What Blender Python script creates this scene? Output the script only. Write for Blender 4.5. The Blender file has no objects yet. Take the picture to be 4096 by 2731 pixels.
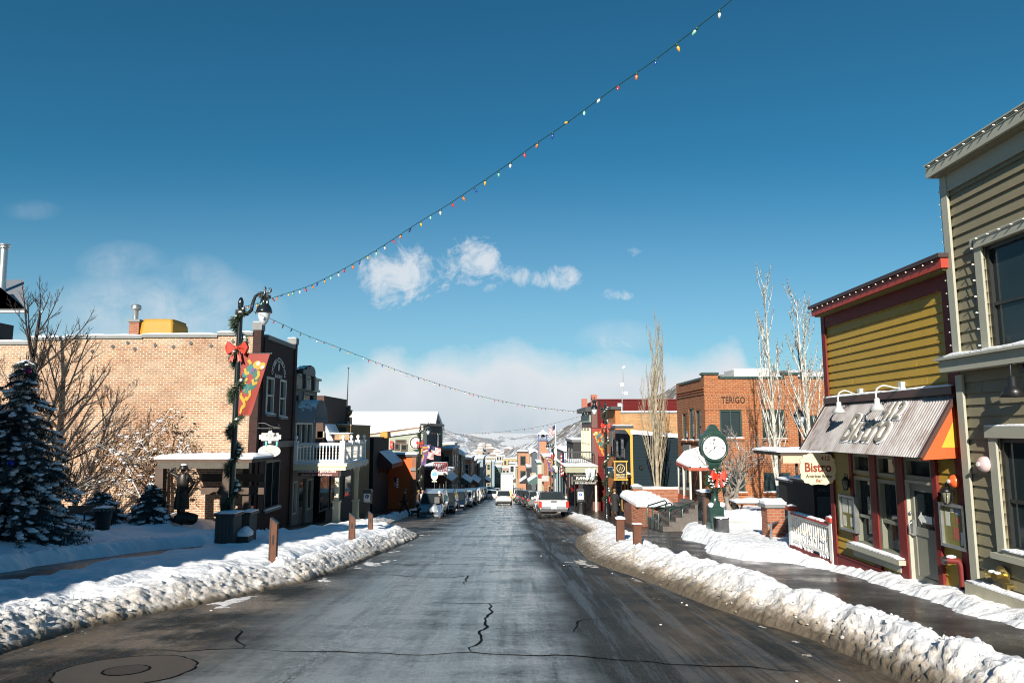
import bpy, bmesh, math, random
from mathutils import Vector, Matrix, noise
R = math.radians
random.seed(7)
scene = bpy.context.scene
COL = scene.collection
# ------------------------------------------------------------------ camera
F_ = 2786.0
TILT = math.atan(.126)
CT, ST = math.cos(TILT), math.sin(TILT)
CAMH = 1.75
cd = bpy.data.cameras.new('camera'); cam = bpy.data.objects.new('camera', cd); COL.objects.link(cam)
cd.sensor_width = 36.0; cd.lens = F_ / 4096 * 36.0
cd.clip_start = .05; cd.clip_end = 20000
cam.location = (0, 0, CAMH); cam.rotation_euler = (math.pi / 2 + TILT, 0, 0)
scene.camera = cam
# ------------------------------------------------------------------ light
SUN = Vector((-.26, -1, .485)).normalized()
EL = math.asin(SUN.z); AZ = math.atan2(SUN.x, SUN.y)
sd = bpy.data.lights.new('sun', 'SUN'); sun = bpy.data.objects.new('sun', sd); COL.objects.link(sun)
sd.energy = 5.0; sd.angle = R(.5); sd.color = (1, .93, .82)
sun.rotation_euler = SUN.to_track_quat('Z', 'Y').to_euler()
scene.view_settings.view_transform = 'Standard'; scene.view_settings.look = 'None'
scene.view_settings.exposure = 0.74; scene.view_settings.gamma = 1
scene.cycles.use_denoising = True; scene.cycles.pixel_filter_type = 'BLACKMAN_HARRIS'; scene.cycles.filter_width = 1.05
scene.cycles.max_bounces = 6

def ray(u, v):
    a = (u - 2048) / F_; b = (1365.5 - v) / F_
    return Vector((a, CT - ST * b, ST + CT * b))
def zg(Y):
    return -.09 * Y + 6.4e-5 * Y * Y if Y > 0 else -.09 * Y
def lerp_tab(tab, x):
    if x <= tab[0][0]: return tab[0][1]
    for (a, b), (c, d) in zip(tab, tab[1:]):
        if x <= c: return b + (d - b) * (x - a) / (c - a)
    return tab[-1][1]
def sstep(a, b, x):
    t = min(1, max(0, (x - a) / (b - a))); return t * t * (3 - 2 * t)
def G(u, v, h=0):
    d = ray(u, v); lo, hi = .5, 900.
    for i in range(60):
        t = (lo + hi) / 2
        if CAMH + d.z * t > zg(d.y * t) + h: lo = t
        else: hi = t
    return Vector((d.x * t, d.y * t, CAMH + d.z * t))
def at(u, v, Y):
    d = ray(u, v); t = Y / d.y
    return Vector((d.x * t, Y, CAMH + d.z * t))
def atx(u, v, X):
    d = ray(u, v); t = X / d.x
    return Vector((X, d.y * t, CAMH + d.z * t))

# ------------------------------------------------------------------ sky
W = bpy.data.worlds.new('World'); scene.world = W; W.use_nodes = True
def build_sky():
    nt = W.node_tree; N = nt.nodes; L = nt.links; N.clear()
    out = N.new('ShaderNodeOutputWorld'); bg = N.new('ShaderNodeBackground')
    L.new(bg.outputs[0], out.inputs[0])
    sky = N.new('ShaderNodeTexSky'); sky.sky_type = 'NISHITA'; sky.sun_disc = False
    sky.sun_elevation = EL; sky.sun_rotation = AZ; sky.altitude = 2100
    sky.air_density = 1.0; sky.dust_density = .15; sky.ozone_density = 1.6
    bg.inputs[1].default_value = .048
    def math_(op, a, b=None, c=None, clamp=False):
        n = N.new('ShaderNodeMath'); n.operation = op; n.use_clamp = clamp
        for i, x in enumerate((a, b, c)):
            if x is None: continue
            if hasattr(x, 'is_output'): L.new(x, n.inputs[i])
            else: n.inputs[i].default_value = x
        return n.outputs[0]
    tc = N.new('ShaderNodeTexCoord'); sp = N.new('ShaderNodeSeparateXYZ'); L.new(tc.outputs['Generated'], sp.inputs[0])
    y = math_('MAXIMUM', sp.outputs[1], .02)
    px = math_('DIVIDE', sp.outputs[0], y); pz = math_('DIVIDE', sp.outputs[2], y)
    front = math_('GREATER_THAN', sp.outputs[1], .05)
    cv = N.new('ShaderNodeCombineXYZ'); L.new(px, cv.inputs[0]); L.new(pz, cv.inputs[1])
    def nz(scale, detail, dist=0, sq=1.0, off=0, rough=.62):
        m = N.new('ShaderNodeMapping'); m.inputs['Scale'].default_value = (1, sq, 1); m.inputs['Location'].default_value = (off, off * .7, 0)
        L.new(cv.outputs[0], m.inputs[0])
        n = N.new('ShaderNodeTexNoise'); n.inputs['Scale'].default_value = scale; n.inputs['Detail'].default_value = detail
        n.inputs['Roughness'].default_value = rough; n.inputs['Distortion'].default_value = dist
        L.new(m.outputs[0], n.inputs['Vector']); return n.outputs[0]
    def blob(u, v, ru, rv):
        d = ray(u, v); cx, cz = d.x / d.y, d.z / d.y
        a = math_('MULTIPLY', math_('SUBTRACT', px, cx), F_ / ru); b = math_('MULTIPLY', math_('SUBTRACT', pz, cz), F_ / rv)
        q = math_('ADD', math_('MULTIPLY', a, a), math_('MULTIPLY', b, b))
        return math_('SUBTRACT', 1, q, clamp=True)
    fine = nz(21, 10, .5, rough=.68); wisp = nz(9, 8, .6, 1.3, 3.1)
    dens = None
    for (u, v, ru, rv, k) in [(1590, 1100, 190, 165, 1.0), (1545, 1130, 110, 90, .25), (1900, 1055, 210, 130, .78), (1940, 1040, 110, 90, .9), (1760, 1120, 90, 70, .4), (2120, 1110, 90, 55, .7), (2235, 1110, 110, 65, .85), (2445, 1182, 100, 32, .62),
                              (2480, 1350, 150, 60, .45), (2520, 1010, 60, 30, .3), (1560, 1330, 120, 30, .2)]:
        d = math_('MULTIPLY', blob(u, v, ru, rv), k); dens = d if dens is None else math_('MAXIMUM', dens, d)
    dens = math_('ADD', math_('MULTIPLY', dens, 1.15), math_('MULTIPLY', math_('MULTIPLY', math_('SUBTRACT', fine, .56), 3.6), math_('MULTIPLY', dens, 3.5, clamp=True)))
    gate = None
    puff = math_('MULTIPLY', math_('SMOOTH_MIN', dens, .9, .3), 1.0, clamp=True)
    # only inside blobs: the noise alone never passes the threshold
    puff = math_('SUBTRACT', puff, .12, clamp=True)
    soft = None
    for (u, v, ru, rv, k) in [(640, 1270, 540, 240, .62), (490, 1060, 200, 110, .36), (780, 1160, 190, 160, .5), (130, 840, 130, 50, .16), (2480, 1350, 190, 80, .35)]:
        d = math_('MULTIPLY', blob(u, v, ru, rv), k); soft = d if soft is None else math_('MAXIMUM', soft, d)
    soft = math_('MULTIPLY', soft, math_('MULTIPLY', math_('SUBTRACT', math_('ADD', math_('MULTIPLY', wisp, .6), math_('MULTIPLY', fine, .5)), .36), 3.6, clamp=True))
    puff = math_('MAXIMUM', puff, math_('MULTIPLY', soft, .8))
    # cloud bank low over the hills
    def pz_of(v): d = ray(2048, v); return d.z / d.y
    top = N.new('ShaderNodeFloatCurve'); c = top.mapping.curves[0]
    pts = [(0, 1330), (300, 1270), (700, 1240), (1000, 1330), (1180, 1480), (1420, 1440), (1560, 1368), (1640, 1400), (1760, 1375), (1900, 1395), (2060, 1345), (2170, 1370), (2300, 1405), (2430, 1385), (2540, 1410), (2700, 1420), (2840, 1385), (2950, 1365), (3020, 1480), (3300, 1560), (4096, 1600)]
    us = [((u - 2048) / F_ + .75) / 1.5 for u, _ in pts]
    c.points[0].location = (us[0], pz_of(pts[0][1])); c.points[1].location = (us[-1], pz_of(pts[-1][1]))
    for x, (u, v) in list(zip(us, pts))[1:-1]: c.points.new(x, pz_of(v))
    top.mapping.update()
    L.new(math_('MULTIPLY', math_('ADD', px, .75), 1 / 1.5, clamp=True), top.inputs['Value'])
    edge = math_('ADD', top.outputs[0], math_('MULTIPLY', math_('SUBTRACT', wisp, .5), .055))
    edge = math_('ADD', edge, math_('MULTIPLY', math_('SUBTRACT', fine, .5), .03))
    bank = math_('MULTIPLY', math_('SUBTRACT', edge, pz), 24, clamp=True)
    left = math_('MULTIPLY', math_('ADD', px, .42), 5.5, clamp=True)      # softer at the far left
    bank = math_('MULTIPLY', bank, math_('ADD', math_('MULTIPLY', left, .4), .54))
    cl = math_('MULTIPLY', math_('MAXIMUM', puff, bank), front, clamp=True)
    # colours: the nishita sky deepened, clouds lit white on top and greyer below
    hs = N.new('ShaderNodeMix'); hs.data_type = 'RGBA'; hs.blend_type = 'MULTIPLY'; hs.inputs[0].default_value = 1
    sat = N.new('ShaderNodeHueSaturation'); sat.inputs['Saturation'].default_value = 1.14; L.new(sky.outputs[0], sat.inputs['Color'])
    L.new(sat.outputs[0], hs.inputs[6]); hs.inputs[7].default_value = (.42, 1.18, 1.16, 1)
    air = N.new('ShaderNodeMix'); air.data_type = 'RGBA'
    f_ = math_('POWER', math_('MULTIPLY', math_('SUBTRACT', .42, pz), 2.3, clamp=True), 1.7)
    L.new(math_('MULTIPLY', f_, .86), air.inputs[0]); L.new(hs.outputs[2], air.inputs[6]); air.inputs[7].default_value = (5.6, 7.1, 8.5, 1)
    cr = N.new('ShaderNodeMix'); cr.data_type = 'RGBA'
    sh = math_('MULTIPLY', math_('SUBTRACT', edge, pz), 5.0, clamp=True)
    sh = math_('MULTIPLY', sh, math_('ADD', .6, wisp))
    L.new(sh, cr.inputs[0]); cr.inputs[6].default_value = (10.2, 10.5, 10.9, 1); cr.inputs[7].default_value = (6.4, 7.4, 8.4, 1)
    mx = N.new('ShaderNodeMix'); mx.data_type = 'RGBA'
    L.new(cl, mx.inputs[0]); L.new(air.outputs[2], mx.inputs[6]); L.new(cr.outputs[2], mx.inputs[7])
    L.new(mx.outputs[2], bg.inputs[0])
build_sky()
# ------------------------------------------------------------------ mesh and object helpers
ORG = {}
def link(o, parent=None):
    COL.objects.link(o)
    if parent is not None: o.parent = parent
    return o
def tag(o, label=None, cat=None, group=None, kind=None):
    if label: o['label'] = label
    if cat: o['category'] = cat
    if group: o['group'] = group
    if kind: o['kind'] = kind
    return o
def thing(name, label, cat, loc=(0, 0, 0), group=None):
    o = bpy.data.objects.new(name, None); link(o); o.location = loc; o.empty_display_size = .2
    ORG[o.name] = Vector(loc)
    return tag(o, label, cat, group)
def copy_tree(o, parent=None, label=None):
    c = o.copy(); COL.objects.link(c); c.parent = parent
    if label: c['label'] = label
    for ch in list(o.children): copy_tree(ch, c)
    return c

class MB:
    def __init__(s): s.v = []; s.f = []; s.m = []; s.sm = []
    def add(s, vs, fs, m=0, smooth=False):
        b = len(s.v); s.v += [tuple(x) for x in vs]
        for f in fs: s.f.append([b + i for i in f]); s.m.append(m); s.sm.append(smooth)
        return s
    def box(s, x0, x1, y0, y1, z0, z1, m=0):
        x0, x1 = sorted((x0, x1)); y0, y1 = sorted((y0, y1)); z0, z1 = sorted((z0, z1))
        vs = [(x, y, z) for z in (z0, z1) for y in (y0, y1) for x in (x0, x1)]
        return s.add(vs, [(0, 2, 3, 1), (4, 5, 7, 6), (0, 1, 5, 4), (2, 6, 7, 3), (0, 4, 6, 2), (1, 3, 7, 5)], m)
    def hexa(s, p, m=0):   # p: 8 points, bottom ring 0-3, top ring 4-7
        return s.add(p, [(3, 2, 1, 0), (4, 5, 6, 7), (0, 1, 5, 4), (1, 2, 6, 5), (2, 3, 7, 6), (3, 0, 4, 7)], m)
    def bar(s, a, b, w, h, m=0, up=(0, 0, 1)):
        a = Vector(a); b = Vector(b); d = (b - a).normalized(); u = Vector(up)
        x = d.cross(u)
        if x.length < 1e-4: x = d.cross(Vector((0, 1, 0)))
        x.normalize(); y = x.cross(d)
        x *= w / 2; y *= h / 2
        return s.hexa([a - x - y, a + x - y, a + x + y, a - x + y, b - x - y, b + x - y, b + x + y, b - x + y], m)
    def tube(s, pts, r, n=8, m=0, cap=True, smooth=True):
        pts = [Vector(p) for p in pts]; k = len(pts); rs = r if isinstance(r, (list, tuple)) else [r] * k
        ref = None; rings = []
        for i, p in enumerate(pts):
            d = (pts[min(i + 1, k - 1)] - pts[max(i - 1, 0)]).normalized()
            if ref is None:
                ref = d.orthogonal().normalized()
            ref = (ref - d * ref.dot(d))
            if ref.length < 1e-5: ref = d.orthogonal()
            ref.normalize(); q = d.cross(ref)
            rings.append([p + (ref * math.cos(6.28318 * j / n) + q * math.sin(6.28318 * j / n)) * rs[i] for j in range(n)])
        vs = [v for rg in rings for v in rg]
        fs = [(i * n + j, i * n + (j + 1) % n, (i + 1) * n + (j + 1) % n, (i + 1) * n + j) for i in range(k - 1) for j in range(n)]
        s.add(vs, fs, m, smooth)
        if cap: s.add(rings[0], [tuple(range(n))[::-1]], m); s.add(rings[-1], [tuple(range(n))], m)
        return s
    def lathe(s, prof, c=(0, 0, 0), n=16, m=0, smooth=True, sx=1, sy=1):
        vs = []
        for (r, z) in prof:
            vs += [(c[0] + sx * r * math.cos(6.28318 * j / n), c[1] + sy * r * math.sin(6.28318 * j / n), c[2] + z) for j in range(n)]
        fs = [(i * n + j, i * n + (j + 1) % n, (i + 1) * n + (j + 1) % n, (i + 1) * n + j) for i in range(len(prof) - 1) for j in range(n)]
        s.add(vs, fs, m, smooth)
        s.add(vs[:n], [tuple(range(n))[::-1]], m); s.add(vs[-n:], [tuple(range(n))], m)
        return s
    def prism(s, pts, ext, m=0):
        pts = [Vector(p) for p in pts]; e = Vector(ext); n = len(pts)
        s.add(pts + [p + e for p in pts], [tuple(range(n))[::-1], tuple(range(n, 2 * n))] + [(i, (i + 1) % n, n + (i + 1) % n, n + i) for i in range(n)], m)
        return s
    def ball(s, c, r, m=0, sub=1, jit=0, sc=(1, 1, 1), seed=0):
        V, Fc = ICO[sub]
        vs = []
        for p in V:
            k = r * (1 + (jit * noise.noise(Vector(p) * 1.7 + Vector((seed * 3.1, seed * 1.3, seed))) if jit else 0))
            vs.append((c[0] + p[0] * k * sc[0], c[1] + p[1] * k * sc[1], c[2] + p[2] * k * sc[2]))
        return s.add(vs, Fc, m, True)
    def build(s, name, mats, parent=None, origin=None, smooth=None, bevel=0):
        if not isinstance(mats, (list, tuple)): mats = [mats]
        o0 = Vector(origin) if origin is not None else (ORG.get(parent.name, Vector()) if parent is not None else Vector())
        me = bpy.data.meshes.new(name)
        me.from_pydata([(x - o0.x, y - o0.y, z - o0.z) for x, y, z in s.v], [], s.f)
        for k in mats: me.materials.append(k)
        me.polygons.foreach_set('material_index', s.m)
        me.polygons.foreach_set('use_smooth', s.sm if smooth is None else [smooth] * len(s.f))
        me.update()
        o = bpy.data.objects.new(name, me); link(o, parent)
        if parent is None: o.location = o0
        ORG[o.name] = o0
        if bevel:
            b = o.modifiers.new('bevel', 'BEVEL'); b.width = bevel; b.segments = 2; b.limit_method = 'ANGLE'
        return o
ICO = {}
for _s in (1, 2, 3):
    _b = bmesh.new(); bmesh.ops.create_icosphere(_b, subdivisions=_s, radius=1)
    ICO[_s] = ([tuple(v.co) for v in _b.verts], [tuple(v.index for v in f.verts) for f in _b.faces]); _b.free()

class Fr:
    """a vertical wall plane: s runs along it, z is up, d stands proud of it"""
    def __init__(s, axis, c, sign):   # axis 'X': plane X=c facing sign; 'Y': plane Y=c
        s.axis, s.c, s.sign = axis, c, sign
    def pt(s, a, z, d=0):
        return Vector((s.c + s.sign * d, a, z)) if s.axis == 'X' else Vector((a, s.c + s.sign * d, z))
    def px(s, u, v, d=0):
        c = s.c + s.sign * d
        p = atx(u, v, c) if s.axis == 'X' else at(u, v, c)
        return (p.y if s.axis == 'X' else p.x), p.z
    def rect(s, u0, u1, v0, v1, d=0):
        um, vm = (u0 + u1) / 2, (v0 + v1) / 2
        a, b = s.px(u0, vm, d)[0], s.px(u1, vm, d)[0]
        return (min(a, b), max(a, b), s.px(um, v1, d)[1], s.px(um, v0, d)[1])
    def box(s, mb, r, d0, d1, m=0):
        a = s.pt(r[0], r[2], d0); b = s.pt(r[1], r[3], d1)
        mb.box(a.x, b.x, a.y, b.y, a.z, b.z, m); return mb
    def poly(s, mb, pts, d0, d1, m=0):
        p0 = [s.pt(a, z, d0) for a, z in pts]; e = s.pt(0, 0, d1) - s.pt(0, 0, d0)
        mb.prism(p0, e, m); return mb

def cells(r, holes):
    """split a wall rectangle round its openings"""
    xs = sorted({r[0], r[1]} | {x for h in holes for x in h[:2] if r[0] < x < r[1]})
    zs = sorted({r[2], r[3]} | {z for h in holes for z in h[2:] if r[2] < z < r[3]})
    for a, b in zip(xs, xs[1:]):
        for c, d in zip(zs, zs[1:]):
            if not any(h[0] - 1e-6 <= a and b <= h[1] + 1e-6 and h[2] - 1e-6 <= c and d <= h[3] + 1e-6 for h in holes):
                yield (a, b, c, d)
def holed(mb, F, r, holes, t=.25, m=0):
    """one wall sheet with openings and their reveals, t thick"""
    for c in cells(r, holes):
        mb.add([F.pt(c[0], c[2]), F.pt(c[1], c[2]), F.pt(c[1], c[3]), F.pt(c[0], c[3])], [(0, 1, 2, 3)], m)
    for h in holes:
        for (a, b) in (((h[0], h[2]), (h[1], h[2])), ((h[1], h[2]), (h[1], h[3])), ((h[1], h[3]), (h[0], h[3])), ((h[0], h[3]), (h[0], h[2]))):
            mb.add([F.pt(*a), F.pt(*b), F.pt(b[0], b[1], -t), F.pt(a[0], a[1], -t)], [(0, 1, 2, 3)], m)
def window(parent, F, r, fm, gm, w=.07, d0=-.12, d1=.03, rail=True, mull=0, sill=None, snow=False, casing=0, name='window', zbar=None):
    """frame part with its pane (and snow on the sill) as sub-parts"""
    a, b, c, d = r; mb = MB()
    F.box(mb, (a, a + w, c, d), d0, d1); F.box(mb, (b - w, b, c, d), d0, d1)
    F.box(mb, (a + w, b - w, d - w, d), d0, d1); F.box(mb, (a + w, b - w, c, c + w), d0, d1)
    if rail:
        z = (c + d) / 2 if zbar is None else zbar; F.box(mb, (a + w, b - w, z - w * .4, z + w * .4), d0, d1 - .02)
    for k in range(mull):
        x = a + (b - a) * (k + 1) / (mull + 1); F.box(mb, (x - w * .4, x + w * .4, c + w, d - w), d0, d1 - .01)
    if casing:
        e = casing
        F.box(mb, (a - e, a, c - e * .2, d + e), .002, d1 + .015); F.box(mb, (b, b + e, c - e * .2, d + e), .002, d1 + .015)
        F.box(mb, (a, b, d, d + e * 1.1), .002, d1 + .02)
    o = mb.build(name, fm, parent)
    p = MB(); q = d0 + .05
    p.add([F.pt(a + w * .5, c + w * .5, q), F.pt(b - w * .5, c + w * .5, q), F.pt(b - w * .5, d - w * .5, q), F.pt(a + w * .5, d - w * .5, q)], [(0, 1, 2, 3)])
    p.build('pane', gm, o)
    if sill:
        e = .08; k = MB(); F.box(k, (a - e, b + e, c - .1, c - .002), .003, .13); k.build('sill', sill, o)
        if snow: snowcap(F.pt(a - e, c, .02), F.pt(b + e, c, .12), .07, o)
    return o
def snowcap(a, b, h, parent, name='snow', seg=None, mat=None, over=0.0):
    """a soft pillow of snow lying on a box top between corners a and b"""
    x0, x1 = sorted((a[0], b[0])); y0, y1 = sorted((a[1], b[1])); z = max(a[2], b[2]) + .003
    x0 -= over; x1 += over; y0 -= over; y1 += over
    nx = seg or max(3, min(40, int((x1 - x0) / .15))); ny = seg or max(3, min(40, int((y1 - y0) / .15)))
    mb = MB(); vs = []; sd = random.random() * 99
    for j in range(ny + 1):
        for i in range(nx + 1):
            e = min(i, nx - i, 1) * min(j, ny - j, 1)
            n = noise.noise(Vector((x0 + (x1 - x0) * i / nx, y0 + (y1 - y0) * j / ny, sd)) * 2.3)
            vs.append((x0 + (x1 - x0) * i / nx, y0 + (y1 - y0) * j / ny, z + (h * (.8 + .45 * n) if e else h * .35)))
    fs = [(j * (nx + 1) + i, j * (nx + 1) + i + 1, (j + 1) * (nx + 1) + i + 1, (j + 1) * (nx + 1) + i) for j in range(ny) for i in range(nx)]
    mb.add(vs, fs, 0, True)
    ring = [i for i in range(nx + 1)] + [(j + 1) * (nx + 1) - 1 for j in range(1, ny + 1)] + [ny * (nx + 1) + i for i in range(nx - 1, -1, -1)] + [j * (nx + 1) for j in range(ny - 1, 0, -1)]
    k = len(ring); top = [vs[i] for i in ring]; bot = [(v[0], v[1], z) for v in top]
    mb.add(top + bot, [((i + 1) % k, i, k + i, k + (i + 1) % k) for i in range(k)], 0, True)
    return mb.build(name, mat or SNOW, parent)

def text_mesh(txt, size, depth=.004, bold=0, spacing=1.0, shear=0, align='CENTER'):
    cu = bpy.data.curves.new('lettering', 'FONT'); cu.body = txt; cu.size = size; cu.extrude = depth; cu.offset = bold; cu.resolution_u = 3
    cu.align_x = align; cu.align_y = 'CENTER'; cu.space_character = spacing; cu.shear = shear
    o = bpy.data.objects.new('lettering', cu); COL.objects.link(o)
    me = bpy.data.meshes.new_from_object(o.evaluated_get(bpy.context.evaluated_depsgraph_get()))
    bpy.data.objects.remove(o); bpy.data.curves.remove(cu)
    return me
def lettering(parent, txt, pos, ax, size, mat, up=(0, 0, 1), depth=.004, bold=0, spacing=1.0, shear=0, width=None, height=None, name='lettering', serif=0):
    """letters standing on a plane: ax is the reading direction, up the letter height"""
    me = text_mesh(txt, size, depth, bold, spacing, shear)
    ax = Vector(ax).normalized(); up = Vector(up).normalized(); n = ax.cross(up)
    xs = [v.co.x for v in me.vertices] or [0]; ys = [v.co.y for v in me.vertices] or [0]
    kx = width / (max(xs) - min(xs)) if width else 1; ky = height / (max(ys) - min(ys)) if height else kx
    cx, cy = (max(xs) + min(xs)) / 2, (max(ys) + min(ys)) / 2
    org = ORG.get(parent.name, Vector()); p = Vector(pos) - org
    for v in me.vertices:
        c = v.co; v.co = p + ax * ((c.x - cx) * kx) + up * ((c.y - cy) * ky) + n * c.z
    me.materials.append(mat); me.name = name
    o = bpy.data.objects.new(name, me); link(o, parent); ORG[o.name] = org
    return o
def arc_letters(parent, txt, cen, ax, rad, a0, a1, size, mat, up=(0, 0, 1), squash=1.0):
    mb = MB(); ax = Vector(ax); up = Vector(up); n = ax.cross(up); k = len(txt)
    for i, ch in enumerate(txt):
        if ch == ' ': continue
        t = R(a0 + (a1 - a0) * i / (k - 1)); me = text_mesh(ch, size, .004, .004)
        r_ = up * math.sin(t) * squash + ax * math.cos(t); tx = (ax * math.sin(t) - up * math.cos(t))
        vs = [Vector(cen) + r_ * rad + tx * v.co.x + (up * math.sin(t) + ax * math.cos(t)) * v.co.y + n * v.co.z for v in me.vertices]
        mb.add(vs, [tuple(p.vertices) for p in me.polygons]); bpy.data.meshes.remove(me)
    return mb.build('lettering', mat, parent)

# ------------------------------------------------------------------ materials
def nodes(name):
    m = bpy.data.materials.new(name); m.use_nodes = True; nt = m.node_tree
    return m, nt, nt.nodes['Principled BSDF']
class NT:
    def __init__(s, nt): s.t = nt; s.pos = None
    def n(s, typ, **kw):
        x = s.t.nodes.new('ShaderNode' + typ)
        for k, v in kw.items():
            if k in x.inputs: x.inputs[k].default_value = v
            else: setattr(x, k, v)
        return x
    def l(s, a, b): s.t.links.new(a, b)
    def P(s, obj=False):
        if s.pos is None:
            s.pos = s.n('TexCoord').outputs['Object'] if obj else s.n('NewGeometry').outputs['Position']
        return s.pos
    def noise(s, scale, detail=4, rough=.6, vec=None, dist=0, sc=None):
        v = vec or s.P()
        if sc:
            m = s.n('Mapping'); m.inputs['Scale'].default_value = sc; s.l(v, m.inputs[0]); v = m.outputs[0]
        x = s.n('TexNoise', Scale=scale, Detail=detail, Roughness=rough, Distortion=dist); s.l(v, x.inputs['Vector']); return x.outputs[0]
    def ramp(s, fac, stops):
        x = s.n('ValToRGB'); e = x.color_ramp.elements
        while len(e) > 1: e.remove(e[-1])
        e[0].position = stops[0][0]; e[0].color = c4(stops[0][1])
        for p, c in stops[1:]: k = e.new(p); k.color = c4(c)
        s.l(fac, x.inputs[0]); return x.outputs[0]
    def mix(s, f, a, b, mode='MIX'):
        x = s.n('Mix', data_type='RGBA', blend_type=mode)
        for i, q in ((0, f), (6, a), (7, b)):
            if hasattr(q, 'is_output'): s.l(q, x.inputs[i])
            else: x.inputs[i].default_value = q if i == 0 else c4(q)
        return x.outputs[2]
    def math(s, op, a, b=None, clamp=False):
        x = s.n('Math', operation=op); x.use_clamp = clamp
        for i, q in enumerate((a, b)):
            if q is None: continue
            if hasattr(q, 'is_output'): s.l(q, x.inputs[i])
            else: x.inputs[i].default_value = q
        return x.outputs[0]
    def bump(s, h, st, dist=.02, nrm=None):
        x = s.n('Bump', Strength=st, Distance=dist); s.l(h, x.inputs['Height'])
        if nrm is not None: s.l(nrm, x.inputs['Normal'])
        return x.outputs[0]
    def xyz(s, v=None):
        x = s.n('SeparateXYZ'); s.l(v or s.P(), x.inputs[0]); return x.outputs
def c4(c): return tuple(c) + (1,) if len(c) == 3 else tuple(c)
def plain(name, col, rough=.55, met=0, var=.12, scale=6, bump=.1, bscale=60, obj=False, coat=0, snow=0):
    m, nt, b = nodes(name); T = NT(nt); T.P(obj)
    n = T.noise(scale, 5); c = T.mix(T.math('MULTIPLY', n, 1), tuple(x * (1 - var) for x in col), tuple(min(1, x * (1 + var)) for x in col))
    if var >= .1:   # faint vertical weathering
        c = T.mix(T.math('MULTIPLY', T.math('SUBTRACT', T.noise(1.6, 6, .7, sc=(3, 3, .35)), .5), min(.8, var * 4), True), c, tuple(x * .45 for x in col))
    if snow:
        nz = T.xyz(T.n('NewGeometry').outputs['Normal'])[2]
        f = T.math('MULTIPLY', T.math('SUBTRACT', T.math('ADD', nz, T.math('MULTIPLY', T.math('SUBTRACT', T.noise(5, 4), .5), 1.6)), 1 - snow), 6, True)
        c = T.mix(f, c, (.86, .87, .9))
    T.l(c, b.inputs['Base Color'])
    b.inputs['Roughness'].default_value = rough; b.inputs['Metallic'].default_value = met
    b.inputs['Coat Weight'].default_value = coat
    if bump: T.l(T.bump(T.noise(bscale, 3), bump, .01), b.inputs['Normal'])
    return m
def brick(name, c1, c2, mortar, w=.22, h=.075, ms=.012, patch=None, var=.5, dark=.12, weather=0, rough=.85, soldier=None):
    m, nt, b = nodes(name); T = NT(nt); x, y, z = T.xyz()
    u = T.math('ADD', x, y); cv = T.n('CombineXYZ'); T.l(u, cv.inputs[0]); T.l(z, cv.inputs[1])
    wob = T.noise(9, 2, vec=None); 
    t = T.n('TexBrick', Scale=1.0); t.inputs['Mortar Size'].default_value = ms; t.inputs['Brick Width'].default_value = w; t.inputs['Row Height'].default_value = h
    t.inputs['Mortar Smooth'].default_value = .3; t.inputs['Bias'].default_value = 0
    t.inputs['Color1'].default_value = c4(c1); t.inputs['Color2'].default_value = c4(c2); t.inputs['Mortar'].default_value = c4(mortar)
    T.l(cv.outputs[0], t.inputs['Vector'])
    # per-brick variation: a white-noise cell per brick
    row = T.math('FLOOR', T.math('DIVIDE', z, h)); off = T.math('MULTIPLY', T.math('MODULO', row, 2), w * .5)
    colm = T.math('FLOOR', T.math('DIVIDE', T.math('ADD', u, off), w))
    cc = T.n('CombineXYZ'); T.l(colm, cc.inputs[0]); T.l(row, cc.inputs[1])
    wn = T.n('TexWhiteNoise', noise_dimensions='2D'); T.l(cc.outputs[0], wn.inputs['Vector'])
    v = wn.outputs[0]
    col = T.mix(T.math('MULTIPLY', T.math('GREATER_THAN', v, 1 - dark), T.math('SUBTRACT', 1, t.outputs['Fac'])), t.outputs['Color'], tuple(k * .42 for k in c1))
    col = T.mix(T.math('MULTIPLY', T.math('SUBTRACT', v, .5), var), col, tuple(min(1, k * 1.5) for k in c2))
    if patch:
        pn = T.math('MULTIPLY', T.math('SUBTRACT', T.noise(patch[1], 6, .7, sc=(1, 1, 2.2)), patch[2]), 7, True)
        fine = T.math('MULTIPLY', T.math('SUBTRACT', T.noise(14, 4, .7, sc=(1, 1, 3)), .42), 5, True)
        col = T.mix(T.math('MULTIPLY', pn, T.math('ADD', T.math('MULTIPLY', fine, .6), .15)), col, patch[0])
    if weather:
        col = T.mix(T.math('MULTIPLY', T.math('SUBTRACT', T.noise(.35, 5, .65), .45), weather * 4, True), col, tuple(k * .62 for k in c1))
    T.l(col, b.inputs['Base Color']); b.inputs['Roughness'].default_value = rough
    hgt = T.math('SUBTRACT', T.math('MULTIPLY', T.noise(40, 3), .4), t.outputs['Fac'])
    T.l(T.bump(hgt, .6, .012), b.inputs['Normal'])
    return m
def clap(name, col, pitch=.13, rough=.6, var=.12, vert=False, dirt=0):
    """lapped boards as a bump: height ramps down over each board"""
    m, nt, b = nodes(name); T = NT(nt); x, y, z = T.xyz()
    h = T.math('FRACT', T.math('DIVIDE', T.math('ADD', x, y) if vert else z, pitch))
    c = T.mix(T.noise(2.5, 5), tuple(k * (1 - var) for k in col), tuple(min(1, k * (1 + var)) for k in col))
    T.l(c, b.inputs['Base Color']); b.inputs['Roughness'].default_value = .8; b.inputs['Specular IOR Level'].default_value = .2
    T.l(T.bump(T.math('SUBTRACT', 1, h) if not vert else T.math('GREATER_THAN', h, .14), 1, .025), b.inputs['Normal'])
    return m
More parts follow.
